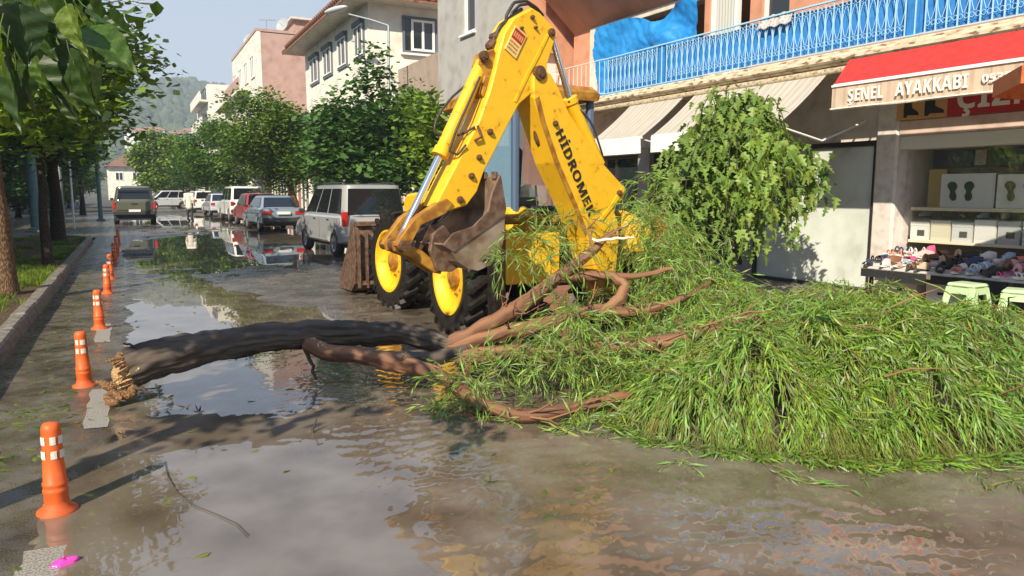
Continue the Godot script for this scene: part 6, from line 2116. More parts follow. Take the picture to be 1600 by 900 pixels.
# rounded cabin: t 0..1 from the belt line up to the roof edge, 1..2 over the roof's crown
func cabin_loft(b: MB, wb: float, wt: float, c: Array, yb: float, yt: float, t0: float, t1: float) -> void:
	b.sheet(func(u: float, w: float) -> Vector3:
		var t := lerpf(t0, t1, w)
		var e := minf(t, 1.0)
		var hx := lerpf(wb, wt, e)
		var r0 := lerpf(c[0], c[3], e)
		var r1 := lerpf(c[1], c[2], e)
		var hz := (r1 - r0) * 0.5
		var k := 1.0 if t <= 1.0 else cos((t - 1.0) * PI * 0.5)
		var y := lerpf(yb, yt, e) + (0.0 if t <= 1.0 else 0.055 * sin((t - 1.0) * PI * 0.5))
		if t > 0.8 and t <= 1.0: y -= 0.0
		var a := -u * TAU
		var q := Vector2(cos(a), sin(a))
		var n := 9.0
		var m := pow(pow(absf(q.x), n) + pow(absf(q.y), n), -1.0 / n)
		return Vector3(q.x * m * hx * k, y, -(r0 + r1) * 0.5 + q.y * m * hz * k), 56, 8)
func pane_on(parent: Node, called: String, c: Array, a0: float, a1: float, b0: float, b1: float, lift: Vector3, m: Material) -> void:
	# c: four corners of a face (bottom a, bottom b, top b, top a); the pane covers a share of it
	var P := func(a: float, b: float) -> Vector3: return c[0].lerp(c[1], a).lerp(c[3].lerp(c[2], a), b)
	var q := [P.call(a0, b0), P.call(a1, b0), P.call(a1, b1), P.call(a0, b1)]
	var mb := MB.new()
	var o := []
	for p in q: o.append(p - lift)
	for p in q: o.append(p + lift * 0.6)
	mb.hexa(o)
	part(parent, called, mb, m)
func car(called: String, label: String, at: Vector3, yaw: float, s: Dictionary) -> Node3D:
	var o := thing(called, label, s.get("category", "car"), at, "", Basis(Vector3.UP, yaw))
	var paint: Material = s.paint
	var W: float = s.w
	var L: float = s.l
	var glass := M("car_glass", lin(0.012, 0.014, 0.016), 0.04, {"spec": 0.6})
	var trim := M("car_trim", lin(0.03, 0.03, 0.032), 0.6)
	var tyre := M("car_tyre", lin(0.02, 0.02, 0.02), 0.7)
	var rim := M("car_rim", lin(0.45, 0.46, 0.47), 0.35, {"metal": 0.7})
	var redl := M("tail_lamp", lin(0.45, 0.02, 0.015), 0.2, {"coat": 0.6})
	var plate := M("number_plate", lin(0.72, 0.73, 0.74), 0.5)
	var xf := Transform3D(Basis(Vector3(0, 0, -1), Vector3.UP, Vector3(1, 0, 0)), Vector3.ZERO)
	var b := MB.new()
	b.prism(arch_profile(s.top, s.axles, s.r + 0.05, s.get("yb", 0.24)), xf, -W / 2, W / 2, 0.075)
	part(o, "body", b, paint)
	b = MB.new()
	b.box(Vector3(0, 0.36, -L / 2), Vector3(W - 0.30, 0.26, L - 0.3))
	part(o, "underbody", b, trim)
	var n := 0
	for a in s.axles:
		for sx in [-1.0, 1.0]:
			car_wheel(o, Vector3(sx * (W / 2 - 0.12), s.r, -a), s.r, sx, tyre, rim)
	# cabin
	var yb: float = s.belt
	var yt: float = s.h
	var wb := W / 2 - 0.05
	var wt: float = W / 2 - s.get("tuck", 0.20)
	var c: Array = s.cabin       # [rear bottom, front bottom, front top, rear top] along the car
	var A := [Vector3(-wb, yb, -c[0]), Vector3(wb, yb, -c[0]), Vector3(wb, yb, -c[1]), Vector3(-wb, yb, -c[1]), Vector3(-wt, yt, -c[3]), Vector3(wt, yt, -c[3]), Vector3(wt, yt, -c[2]), Vector3(-wt, yt, -c[2])]
	b = MB.new()
	cabin_loft(b, wb, wt, c, yb, yt, 0.0, 1.0)
	part(o, "cabin", b, paint)
	b = MB.new()
	cabin_loft(b, wb, wt, c, yb, yt, 1.0, 2.0)
	part(o, "roof", b, paint)
	for sx in [-1.0, 1.0]:
		for i in 3:
			b = MB.new()
			b.box(Vector3(sx * (W / 2 + 0.001), (yb + 0.36) / 2, -lerpf(c[0] + 0.35, c[1] - 0.25, i / 2.0)), Vector3(0.004, yb - 0.46, 0.012))
			part(o, "door_seam", b, trim)
	pane_on(o, "rear_window", [A[0], A[1], A[5], A[4]], 0.07, 0.93, s.get("rw0", 0.12), 0.90, Vector3(0, 0.003, 0.006), glass)
	pane_on(o, "windscreen", [A[2], A[3], A[7], A[6]], 0.05, 0.95, 0.06, 0.93, Vector3(0, 0.003, -0.006), glass)
	var k: int = s.get("panes", 3)
	for i in k:
		var a0 := 0.06 + 0.88 * i / k + 0.012
		var a1 := 0.06 + 0.88 * (i + 1) / k - 0.012
		pane_on(o, "side_window", [A[0], A[3], A[7], A[4]], a0, a1, 0.08, 0.90, Vector3(-0.006, 0.002, 0), glass)
		pane_on(o, "side_window", [A[1], A[2], A[6], A[5]], a0, a1, 0.08, 0.90, Vector3(0.006, 0.002, 0), glass)
	# rear end
	var ly: float = s.get("lamp_y", 0.78)
	var lh: float = s.get("lamp_h", 0.16)
	var lw: float = s.get("lamp_w", 0.30)
	for sx in [-1.0, 1.0]:
		b = MB.new()
		b.bbox(Vector3(sx * (W / 2 - lw / 2 - 0.02), ly, -s.get("lamp_u", 0.03)), Vector3(lw, lh, 0.10), 0.015)
		part(o, "tail_lamp", b, redl)
		b = MB.new()
		b.bbox(Vector3(sx * (W / 2 + 0.07), yb + 0.08, -c[1] + 0.35), Vector3(0.16, 0.11, 0.09), 0.02)
		part(o, "mirror", b, s.get("bumper", trim))
		for i in 2:
			b = MB.new()
			b.bbox(Vector3(sx * (W / 2 + 0.005), yb - 0.10, -lerpf(c[0], c[1], 0.30 + 0.33 * i)), Vector3(0.03, 0.035, 0.16), 0.008)
			part(o, "door_handle", b, trim)
	b = MB.new()
	b.bbox(Vector3(0, s.get("bump_y", 0.46), -0.02), Vector3(W - 0.04, 0.20, 0.16), 0.04)
	part(o, "bumper", b, s.get("bumper", paint))
	b = MB.new()
	b.box(Vector3(0, s.get("plate_y", 0.72), 0.066 - s.get("plate_u", 0.0)), Vector3(0.50, 0.11, 0.02))
	part(o, "number_plate", b, plate)
	return o
func paint_mat(key: String, c: Color, metal := 0.0) -> Material:
	return M(key, c, 0.35, {"coat": 0.8, "coat_rough": 0.06, "metal": metal})
func build_cars() -> void:
	var trim := M("car_trim", lin(0.03, 0.03, 0.032), 0.6)
	# silver people carrier just behind the machine
	var o := car("parked_minivan", "silver grey minivan with large dark rear window parked beyond the machine", Vector3(5.18, 0, -17.25), 0.06, {
		"paint": paint_mat("paint_silver", lin(0.38, 0.385, 0.39), 0.15), "w": 1.72, "l": 4.25, "h": 1.70, "belt": 0.98, "r": 0.31, "axles": [0.75, 3.35], "tuck": 0.13, "rw0": 0.05, "panes": 3,
		"top": [[4.22, 0.35], [4.25, 0.60], [4.0, 0.82], [3.35, 1.0], [0.06, 1.0], [0.0, 0.75], [0.0, 0.35]], "cabin": [0.03, 3.55, 2.55, 0.16], "lamp_y": 0.92, "lamp_h": 0.34, "lamp_w": 0.14, "plate_y": 0.78})
	for sx in [-0.62, 0.62]:
		var b := MB.new()
		b.tube([Vector3(sx, 1.72, -0.35), Vector3(sx, 1.77, -0.5), Vector3(sx, 1.77, -2.2), Vector3(sx, 1.72, -2.35)], [0.018, 0.018, 0.018, 0.018], 6)
		part(o, "roof_rail", b, trim)
	var wb := MB.new()
	wb.tube([Vector3(-0.05, 1.08, 0.02), Vector3(0.35, 1.12, 0.015)], [0.012, 0.008], 5)
	part(o, "wiper", wb, trim)
	# blue grey saloon
	var sedan_top := [[4.35, 0.35], [4.38, 0.58], [4.2, 0.72], [3.2, 0.90], [0.75, 0.95], [0.06, 0.92], [0.0, 0.70], [0.02, 0.35]]
	car("parked_sedan", "blue grey sedan with wide pale number plate behind the minivan", Vector3(5.25, 0, -29.9), 0.04, {
		"paint": paint_mat("paint_bluegrey", lin(0.24, 0.30, 0.36), 0.2), "w": 1.66, "l": 4.4, "h": 1.38, "belt": 0.90, "r": 0.29, "axles": [0.9, 3.45], "top": sedan_top, "cabin": [0.45, 3.3, 2.55, 1.05], "tuck": 0.24, "panes": 2, "lamp_y": 0.74, "lamp_h": 0.15, "lamp_w": 0.36, "plate_y": 0.74, "bumper": trim})
	car("parked_hatchback", "red hatchback squeezed in front of the blue grey sedan", Vector3(5.26, 0, -34.9), 0.02, {
		"paint": paint_mat("paint_red", lin(0.30, 0.025, 0.02)), "w": 1.62, "l": 3.9, "h": 1.46, "belt": 0.92, "r": 0.28, "axles": [0.65, 3.1],
		"top": [[3.85, 0.35], [3.9, 0.58], [3.7, 0.75], [2.9, 0.93], [0.1, 0.94], [0.0, 0.70], [0.02, 0.35]], "cabin": [0.08, 3.1, 2.3, 0.45], "panes": 2, "lamp_y": 0.80, "lamp_w": 0.2})
	car("parked_suv", "white off-road car standing past the red hatchback", Vector3(5.45, 0, -41.0), 0.05, {
		"paint": paint_mat("paint_white", lin(0.76, 0.76, 0.74)), "w": 1.85, "l": 4.5, "h": 1.82, "belt": 1.08, "r": 0.36, "axles": [0.85, 3.55],
		"top": [[4.45, 0.42], [4.5, 0.80], [4.3, 1.0], [3.3, 1.1], [0.06, 1.1], [0.0, 0.8], [0.0, 0.42]], "cabin": [0.04, 3.4, 2.7, 0.22], "tuck": 0.15, "panes": 3, "lamp_y": 0.95, "lamp_h": 0.22, "lamp_w": 0.16, "bumper": trim, "yb": 0.34, "bump_y": 0.55})
	car("parked_sedan", "pale silver sedan parked past the white off-road car", Vector3(5.3, 0, -51.0), 0.05, {
		"paint": paint_mat("paint_pale", lin(0.50, 0.53, 0.57), 0.1), "w": 1.70, "l": 4.4, "h": 1.42, "belt": 0.92, "r": 0.29, "axles": [0.9, 3.45], "top": sedan_top, "cabin": [0.45, 3.3, 2.55, 1.05], "tuck": 0.22, "panes": 2, "lamp_w": 0.24})
	car("parked_estate", "white estate car parked farthest down the shop kerb", Vector3(4.95, 0, -60.0), 0.06, {
		"paint": mats["paint_white"], "w": 1.75, "l": 4.4, "h": 1.60, "belt": 0.98, "r": 0.31, "axles": [0.8, 3.45],
		"top": [[4.35, 0.4], [4.4, 0.65], [4.2, 0.82], [3.3, 1.0], [0.06, 1.0], [0.0, 0.75], [0.0, 0.4]], "cabin": [0.05, 3.4, 2.6, 0.3], "panes": 3, "lamp_w": 0.18, "lamp_h": 0.22, "lamp_y": 0.9})
	car("crossing_hatchback", "silver compact van seen side on at the far junction", Vector3(4.9, 0, -76.0), PI / 2 + 0.15, {
		"paint": mats["paint_pale"], "w": 1.70, "l": 4.1, "h": 1.65, "belt": 0.98, "r": 0.31, "axles": [0.8, 3.25],
		"top": [[4.05, 0.4], [4.1, 0.65], [3.9, 0.82], [3.2, 1.0], [0.06, 1.0], [0.0, 0.75], [0.0, 0.4]], "cabin": [0.05, 3.4, 2.6, 0.25], "panes": 3, "lamp_w": 0.18})
	# khaki pickup
	var kh := paint_mat("paint_khaki", lin(0.115, 0.12, 0.085), 0.2)
	o = car("pickup_truck", "khaki pickup truck with closed tailgate at the end of the strip", Vector3(0.10, 0, -39.2), 0.0, {
		"paint": kh, "w": 1.86, "l": 5.2, "h": 1.80, "belt": 1.12, "r": 0.385, "axles": [1.15, 4.15], "category": "truck", "yb": 0.48,
		"top": [[5.15, 0.5], [5.2, 0.85], [5.0, 1.02], [4.0, 1.14], [0.04, 1.14], [0.0, 0.9], [0.0, 0.58]], "cabin": [1.55, 3.95, 3.3, 1.75], "tuck": 0.20, "panes": 2, "lamp_y": 0.92, "lamp_h": 0.34, "lamp_w": 0.13, "bumper": trim, "bump_y": 0.56, "plate_y": 0.68})
	var b := MB.new()
	b.bbox(Vector3(0, 0.90, 0.01), Vector3(1.50, 0.40, 0.05), 0.02)
	part(o, "tailgate", b, kh)
	b = MB.new()
	b.bbox(Vector3(0, 1.00, 0.045), Vector3(0.26, 0.07, 0.03), 0.01)
	part(o, "tailgate_handle", b, trim)
	b = MB.new()
	b.tube([Vector3(-0.85, 1.14, -1.35), Vector3(-0.72, 1.66, -1.5), Vector3(0.72, 1.66, -1.5), Vector3(0.85, 1.14, -1.35)], [0.03, 0.03, 0.03, 0.03], 8)
	part(o, "roll_bar", b, trim)
	build_person()

# ---------------------------------------------------------------- a walker, as one smooth skin over bones
func skin_mesh(bones: Array, cell: float, blend: float, grow: float) -> ArrayMesh:
	var lo := Vector3(9, 9, 9)
	var hi := -lo
	for q in bones:
		for i in 2:
			var r: float = q[2 + i] + grow + cell * 2.0
			lo = lo.min(q[i] - Vector3.ONE * r)
			hi = hi.max(q[i] + Vector3.ONE * r)
	var n := Vector3i(((hi - lo) / cell).ceil()) + Vector3i.ONE
	var val := PackedFloat32Array()
	val.resize(n.x * n.y * n.z)
	val.fill(1.0)
	for q in bones:          # visit only the cells near each bone
		var a: Vector3 = q[0]
		var c: Vector3 = q[1]
		var r0: float = q[2] + grow
		var r1: float = q[3] + grow
		var m := maxf(r0, r1) + cell * 2.0 + blend
		var i0 := Vector3i(((a.min(c) - Vector3.ONE * m - lo) / cell).floor()).clamp(Vector3i.ZERO, n - Vector3i.ONE)
		var i1 := Vector3i(((a.max(c) + Vector3.ONE * m - lo) / cell).ceil()).clamp(Vector3i.ZERO, n - Vector3i.ONE)
		var ac := c - a
		var l2 := maxf(ac.length_squared(), 1e-9)
		for x in range(i0.x, i1.x + 1):
			for y in range(i0.y, i1.y + 1):
				for z in range(i0.z, i1.z + 1):
					var p := lo + Vector3(x, y, z) * cell
					var t := clampf((p - a).dot(ac) / l2, 0.0, 1.0)
					var d := p.distance_to(a + ac * t) - lerpf(r0, r1, t)
					var k := (x * n.y + y) * n.z + z
					var e := val[k]
					var h := clampf(0.5 + 0.5 * (e - d) / blend, 0.0, 1.0)
					val[k] = lerpf(e, d, h) - blend * h * (1.0 - h)
	var at := {}
	var pos := PackedVector3Array()
	for x in n.x - 1:
		for y in n.y - 1:
			for z in n.z - 1:
				var inside := 0
				var s := Vector3.ZERO
				var cnt := 0
				var cv := []
				for j in 8:
					var v := val[((x + (j & 1)) * n.y + y + ((j >> 1) & 1)) * n.z + z + ((j >> 2) & 1)]
					cv.append(v)
					if v < 0.0: inside += 1
				if inside == 0 or inside == 8: continue
				for e in [[0, 1], [2, 3], [4, 5], [6, 7], [0, 2], [1, 3], [4, 6], [5, 7], [0, 4], [1, 5], [2, 6], [3, 7]]:
					var va: float = cv[e[0]]
					var vb: float = cv[e[1]]
					if (va < 0.0) == (vb < 0.0): continue
					var t := va / (va - vb)
					var pa := Vector3(e[0] & 1, (e[0] >> 1) & 1, (e[0] >> 2) & 1)
					var pb := Vector3(e[1] & 1, (e[1] >> 1) & 1, (e[1] >> 2) & 1)
					s += pa.lerp(pb, t)
					cnt += 1
				at[(x * n.y + y) * n.z + z] = pos.size()
				pos.append(lo + (Vector3(x, y, z) + s / cnt) * cell)
	var st := SurfaceTool.new()
	st.begin(Mesh.PRIMITIVE_TRIANGLES)
	st.set_smooth_group(0)
	for p in pos: st.add_vertex(p)
	for x in range(1, n.x - 1):
		for y in range(1, n.y - 1):
			for z in range(1, n.z - 1):
				var v0 := val[(x * n.y + y) * n.z + z]
				for ax in 3:
					var d := [Vector3i(1, 0, 0), Vector3i(0, 1, 0), Vector3i(0, 0, 1)][ax] as Vector3i
					var v1 := val[((x + d.x) * n.y + y + d.y) * n.z + z + d.z]
					if (v0 < 0.0) == (v1 < 0.0): continue
					var u := [Vector3i(0, 1, 0), Vector3i(0, 0, 1), Vector3i(1, 0, 0)][ax] as Vector3i
					var w := [Vector3i(0, 0, 1), Vector3i(1, 0, 0), Vector3i(0, 1, 0)][ax] as Vector3i
					var c := Vector3i(x, y, z)
					var id := []
					for q in [c - u - w, c - w, c, c - u]:
						id.append(at.get((q.x * n.y + q.y) * n.z + q.z, -1))
					if id.has(-1): continue
					if v0 < 0.0: id.reverse()
					for i in [0, 1, 2, 0, 2, 3]: st.add_index(id[i])
	st.generate_normals()
	return st.commit()
func build_person() -> void:
	var at := Vector3(2.75, 0.0, -43.6)
	var o := thing("person", "person in a long pale jacket and dark trousers standing in the road", "person", at, "", Basis(Vector3.UP, 2.6))
	var V := func(x: float, y: float, z: float) -> Vector3: return Vector3(x, y, z)
	var hipL := Vector3(-0.09, 0.90, 0); var hipR := Vector3(0.09, 0.90, 0)
	var kneL := Vector3(-0.10, 0.49, 0.05); var kneR := Vector3(0.10, 0.49, -0.02)
	var ankL := Vector3(-0.10, 0.09, -0.03); var ankR := Vector3(0.11, 0.09, 0.0)
	var shL := Vector3(-0.19, 1.40, 0); var shR := Vector3(0.19, 1.40, 0)
	var elL := Vector3(-0.25, 1.13, -0.03); var elR := Vector3(0.26, 1.12, 0.0)
	var wrL := Vector3(-0.22, 0.91, 0.10); var wrR := Vector3(0.25, 0.88, 0.06)
	var torso := [[Vector3(0, 0.93, 0), Vector3(0, 1.15, 0), 0.135, 0.13], [Vector3(0, 1.15, 0), Vector3(0, 1.36, 0), 0.13, 0.14], [shL, shR, 0.075, 0.075]]
	var arms := [[shL, elL, 0.055, 0.042], [elL, wrL, 0.042, 0.030], [shR, elR, 0.055, 0.042], [elR, wrR, 0.042, 0.030]]
	var legs := [[hipL, kneL, 0.085, 0.06], [kneL, ankL, 0.055, 0.04], [hipR, kneR, 0.085, 0.06], [kneR, ankR, 0.055, 0.04]]
	var feet := [[ankL, ankL + Vector3(0, -0.05, 0.13), 0.045, 0.038], [ankR, ankR + Vector3(0, -0.05, 0.13), 0.045, 0.038]]
	var head := [[Vector3(0, 1.42, 0), Vector3(0, 1.52, 0.01), 0.055, 0.05], [Vector3(0, 1.58, 0.02), Vector3(0, 1.66, 0.0), 0.080, 0.092], [Vector3(0, 1.59, 0.10), Vector3(0, 1.57, 0.115), 0.014, 0.016], [Vector3(-0.085, 1.60, 0), Vector3(-0.088, 1.63, 0), 0.016, 0.018], [Vector3(0.085, 1.60, 0), Vector3(0.088, 1.63, 0), 0.016, 0.018]]
	var hands := []
	for w in [[wrL, elL, -1.0], [wrR, elR, 1.0]]:
		var d: Vector3 = (w[0] - w[1]).normalized()
		var sd := Vector3(0, 0, 1).cross(d).normalized()
		hands.append([w[0], w[0] + d * 0.08, 0.026, 0.034])
		for f in 4: hands.append([w[0] + d * 0.08 + sd * (f - 1.5) * 0.019, w[0] + d * (0.155 - 0.012 * absf(f - 1.3)) + sd * (f - 1.5) * 0.021 + Vector3(0, 0, 0.02), 0.010, 0.008])
		hands.append([w[0] + d * 0.03 + sd * 0.02, w[0] + d * 0.085 + sd * 0.055 * w[2] + Vector3(0, 0, 0.03), 0.012, 0.009])
	part(o, "body", skin_mesh(torso + arms + legs + feet + head + hands, 0.018, 0.025, 0.0), M("skin", lin(0.42, 0.25, 0.17), 0.6))
	part(o, "jacket", skin_mesh(torso + arms.map(func(q): return q) + [[Vector3(0, 0.95, 0), Vector3(0, 0.76, 0.0), 0.14, 0.155]], 0.024, 0.04, 0.022), M("jacket_pale", lin(0.66, 0.62, 0.54), 0.85))
	part(o, "trousers", skin_mesh([[Vector3(0, 0.92, 0), Vector3(0, 0.86, 0), 0.13, 0.12]] + legs, 0.024, 0.03, 0.016), M("trousers_dark", lin(0.03, 0.035, 0.05), 0.85))
	part(o, "shoes", skin_mesh(feet, 0.016, 0.02, 0.012), M("shoes_dark", lin(0.02, 0.018, 0.016), 0.6))
	part(o, "hair", skin_mesh([[Vector3(0, 1.66, -0.03), Vector3(0, 1.68, 0.01), 0.098, 0.09], [Vector3(0, 1.60, -0.05), Vector3(0, 1.66, -0.03), 0.07, 0.09]], 0.016, 0.02, 0.004), M("hair_dark", lin(0.03, 0.02, 0.015), 0.6))
	var fb := MB.new()
	for sx in [-0.032, 0.032]: fb.ball(Vector3(sx, 1.625, 0.083), Vector3(0.012, 0.008, 0.006), 8)
	part(o, "eyes", fb, mats["shoes_dark"])
	fb = MB.new()
	fb.ball(Vector3(0, 1.545, 0.092), Vector3(0.024, 0.006, 0.006), 8)
	part(o, "mouth", fb, M("mouth", lin(0.35, 0.12, 0.10), 0.5))
# ---------------------------------------------------------------- bollards, posts, litter
func build_street_things() -> void:
	var wear := tex["stain"] as Texture2D
	var orange := M("bollard_orange", lin(0.78, 0.13, 0.022), 0.5, {"tex": wear, "scale": 3.0, "backlight": Color(0.1, 0.1, 0.1)})
	var white := M("bollard_white", lin(0.72, 0.70, 0.66), 0.5, {"tex": tex["grime"], "scale": 5.0})
	var scuff := M("bollard_base", lin(0.66, 0.11, 0.02), 0.65, {"tex": wear, "scale": 3.0})
	var b := MB.new()
	b.lathe([Vector2(0.090, 0.0), Vector2(0.088, 0.012), Vector2(0.060, 0.028), Vector2(0.055, 0.055)], 24)
	var m_base := b.mesh()
	b = MB.new()
	b.lathe([Vector2(0.053, 0.05), Vector2(0.053, 0.10), Vector2(0.056, 0.105), Vector2(0.056, 0.118), Vector2(0.053, 0.123), Vector2(0.053, 0.135), Vector2(0.056, 0.14), Vector2(0.056, 0.152), Vector2(0.051, 0.158), Vector2(0.045, 0.27), Vector2(0.043, 0.40), Vector2(0.043, 0.418), Vector2(0.039, 0.434), Vector2(0.030, 0.446), Vector2(0.0, 0.449)], 24)
	var m_body := b.mesh()
	var bands := []
	for y in [0.275, 0.345]:
		b = MB.new()
		var r0 := lerpf(0.051, 0.043, clampf((y - 0.158) / 0.24, 0, 1)) + 0.0015
		# reflective band of pressed squares
		for i in 6:
			var a0 := TAU * (i + 0.10) / 6.0
			var a1 := TAU * (i + (0.84 if i % 2 == 0 else 0.62)) / 6.0
			for k in 3:
				var u0 := lerpf(a0, a1, k / 3.0)
				var u1 := lerpf(a0, a1, (k + 1) / 3.0)
				var h := 0.040
				b.quad_n(Vector3(cos(u0) * r0, y, sin(u0) * r0), Vector3(cos(u1) * r0, y, sin(u1) * r0), Vector3(cos(u1) * r0, y + h, sin(u1) * r0), Vector3(cos(u0) * r0, y + h, sin(u0) * r0), Vector3(cos((u0 + u1) / 2), 0, sin((u0 + u1) / 2)))
		bands.append(b.mesh())
	var labels := ["orange white banded plastic bollard standing alone before the fallen trunk", "orange white banded bollard touching the splintered trunk end", "orange white banded bollard just past the splintered trunk end", "orange white banded bollard fourth along the line from the trunk", "orange banded bollard in the row beside the planted strip", "orange banded bollard in the row beside the planted strip", "orange banded bollard in the row beside the planted strip", "orange banded bollard in the row beside the planted strip"]
	var zs := [-4.09, -6.72, -9.5, -12.76, -14.9, -18.2, -21.4, -24.8]
	for i in zs.size():
		var p := Vector3(-0.415 + rng.randf_range(-0.01, 0.01), 0, zs[i])
		p.y = road_h(p.x, p.z) - 0.001
		var o := thing("bollard", labels[i], "bollard", p, "orange bollards along the lane edge", Basis(Vector3.UP, rng.randf() * TAU) * Basis(Vector3.RIGHT, rng.randf_range(-0.02, 0.03)))
		part(o, "foot", m_base, scuff)
		part(o, "post", m_body, orange)
		for q in bands: part(o, "reflective_band", q, white)
	# worn white lane dashes under the bollard line
	var paint := M("lane_paint", lin(0.38, 0.36, 0.32), 0.75, {"tex": ntex("worn_paint", 0.05, [[0.0, Color(0.50, 0.47, 0.43)], [0.3, Color(0.72, 0.69, 0.65)], [0.5, Color(0.93, 0.92, 0.90)], [1.0, Color(1, 1, 1)]], 512, 6, FastNoiseLite.TYPE_SIMPLEX, 14), "scale": 2.4, "world": true})
	for q in [[-0.42, -3.44, 0.17, 0.44], [-0.30, -6.0, 0.15, 1.1], [-0.36, -9.2, 0.14, 1.2]]:
		b = MB.new()
		var n := 7
		var left := []
		var right := []
		for i in n + 1:
			var z: float = q[1] + q[3] * (0.5 - float(i) / n)
			var xl: float = q[0] - q[2] / 2 + rng.randf_range(-0.012, 0.012)
			var xr: float = q[0] + q[2] / 2 + rng.randf_range(-0.012, 0.012)
			left.append(Vector3(xl, road_h(xl, z) + 0.004, z))
			right.append(Vector3(xr, road_h(xr, z) + 0.004, z))
		for i in n: b.quad(left[i], right[i], right[i + 1], left[i + 1])
		setting("road_marking", b, paint)
	# pink plastic scrap on the near dash
	var p := gp(101, 880)
	p.y = road_h(p.x, p.z) + 0.002
	var o := thing("plastic_scrap", "bright pink crumpled plastic scrap on the worn white dash", "plastic scrap", p, "", Basis(Vector3.UP, 0.4))
	b = MB.new()
	b.sheet(func(u: float, w: float) -> Vector3:
		var a := u * TAU
		var r := 0.042 * (1.0 + 0.25 * nz.get_noise_2d(cos(a) * 40.0, sin(a) * 40.0))
		var ph := w * PI * 0.5
		return Vector3(cos(a) * r * cos(ph) * 1.25, 0.026 * sin(ph) * (1.0 + 0.4 * nz.get_noise_2d(a * 30.0, w * 50.0)), sin(a) * r * cos(ph) * 0.75), 22, 8)
	part(o, "shell", b, M("scrap_pink", lin(0.72, 0.06, 0.42), 0.35, {"coat": 0.4}))
	b = MB.new()
	b.ball(Vector3(0.03, 0.012, 0.008), Vector3(0.026, 0.012, 0.02), 10)
	part(o, "tab", b, mats["scrap_pink"])
	# small leaf bits and twigs afloat on the pool: single things
	for q in [[262, 622, "leaf_sprig", "brown green leaf sprig floating by the splintered butt"], [311, 645, "bark_chip", "upright bark chip floating in the sky bright pool"], [765, 752, "leaf_sprig", "green leaf sprig floating in front of the low branch"], [290, 636, "twig_bit", "dark twig bit floating beside the bark chip"]]:
		var g := gp(q[0], q[1])
		var t := thing(q[2], q[3], "debris", g)
		b = MB.new()
		for i in 7:
			var a := rng.randf() * TAU
			var d := Vector3(cos(a), rng.randf_range(0.0, 0.3 if q[2] != "bark_chip" else 1.6), sin(a)).normalized()
			leaf_shape(b, Vector3(0, 0.003, 0), d, d.cross(Vector3(0.3, 1, 0.2)).normalized(), rng.randf_range(0.03, 0.07), 0.016, 0.2, 0.1, 3)
		part(t, "blades", b, M("float_green", lin(0.10, 0.13, 0.03), 0.6) if q[2] == "leaf_sprig" else M("float_brown", lin(0.10, 0.06, 0.03), 0.7))
	b = MB.new()
	var tw := []
	var rr := []
	for q in [[258, 722], [262, 745], [278, 772], [305, 792], [340, 806], [370, 820], [388, 838]]:
		tw.append(gp(q[0], q[1]) + Vector3(0, 0.006, 0)); rr.append(0.0025)
	b.tube(tw, rr, 5)
	one("loose_wire", b, M("wire_dark", lin(0.08, 0.06, 0.045), 0.6), "thin dark wire curling over the shallow water", "wire")
	# --- street lamp before the cream house
	var grey := M("lamp_grey", lin(0.30, 0.32, 0.34), 0.5, {"metal": 0.3})
	var lb := dp(607, 300, 26.0)
	lb.y = 0.12
	var top := dp(607, 40, 26.0)
	var l := thing("street_lamp", "grey street lamp with long arm before the cream white house", "street lamp", lb)
	b = MB.new()
	b.tube([Vector3(0, 0, 0), Vector3(0, 0.8, 0), Vector3(0, 0.82, 0), top - lb], [0.09, 0.085, 0.06, 0.042], 10)
	part(l, "pole", b, grey)
	b = MB.new()
	var arm_end := dp(545, 22, 26.4) - lb
	b.tube([top - lb, dp(580, 31, 26.2) - lb, arm_end], [0.035, 0.032, 0.028], 8)
	part(l, "arm", b, grey)
	var hd := dp(525, 15, 26.6) - lb
	b = MB.new()
	b.ball(hd, Vector3(0.52, 0.11, 0.16), 16, Basis(Vector3.UP, atan2(-(hd - arm_end).z, (hd - arm_end).x)) * Basis(Vector3(0, 0, 1), -0.12))
	part(l, "lamp_head", b, M("lamp_head", lin(0.42, 0.45, 0.47), 0.35))
	var l2 := thing("street_lamp", "slim street lamp reaching out above the left trees", "street lamp", Vector3(-2.6, 0.1, -36.0))
	b = MB.new()
	var t2 := dp(190, 0, 34.0) - l2.position
	b.tube([Vector3.ZERO, Vector3(0, 8.5, 0), t2], [0.09, 0.06, 0.04], 9)
	part(l2, "pole", b, grey)
	b = MB.new()
	b.ball(dp(228, 5, 34.0) - l2.position, Vector3(0.40, 0.06, 0.14), 14, Basis(Vector3.UP, 0.45) * Basis(Vector3(0, 0, 1), 0.10))
	part(l2, "lamp_head", b, mats["lamp_head"])
	b = MB.new()
	b.tube([t2, dp(216, 8, 34.0) - l2.position], [0.035, 0.03], 7)
	part(l2, "arm", b, grey)
	# --- teal poles and the white sign pole on the left
	var teal := M("teal_paint", lin(0.11, 0.22, 0.24), 0.6, {"tex": wear, "scale": 1.0})
	for q in [[57, 362, 0.16, "thick teal painted pole between the dark tree trunks"], [153, 335, 0.11, "teal painted pole beside the pickup truck"]]:
		var pb := gp(q[0], q[1], 0.13) if q[0] < 100 else Vector3(-1.55, 0.0, -46.0)
		var t := thing("painted_pole", q[3], "pole", pb)
		b = MB.new()
		b.lathe([Vector2(q[2] * 1.5, 0), Vector2(q[2] * 1.5, 0.12), Vector2(q[2], 0.16), Vector2(q[2] * 0.85, 5.5), Vector2(0, 5.5)], 14)
		part(t, "shaft", b, teal)
		b = MB.new()
		b.bbox(Vector3(0, 0.03, 0), Vector3(q[2] * 4, 0.08, q[2] * 4), 0.02)
		part(t, "footing", b, mats["kerb_concrete"])
	var wp := thing("sign_pole", "slim white pole at the strip's far end", "pole", Vector3(-2.05, 0.12, -33.5))
	b = MB.new()
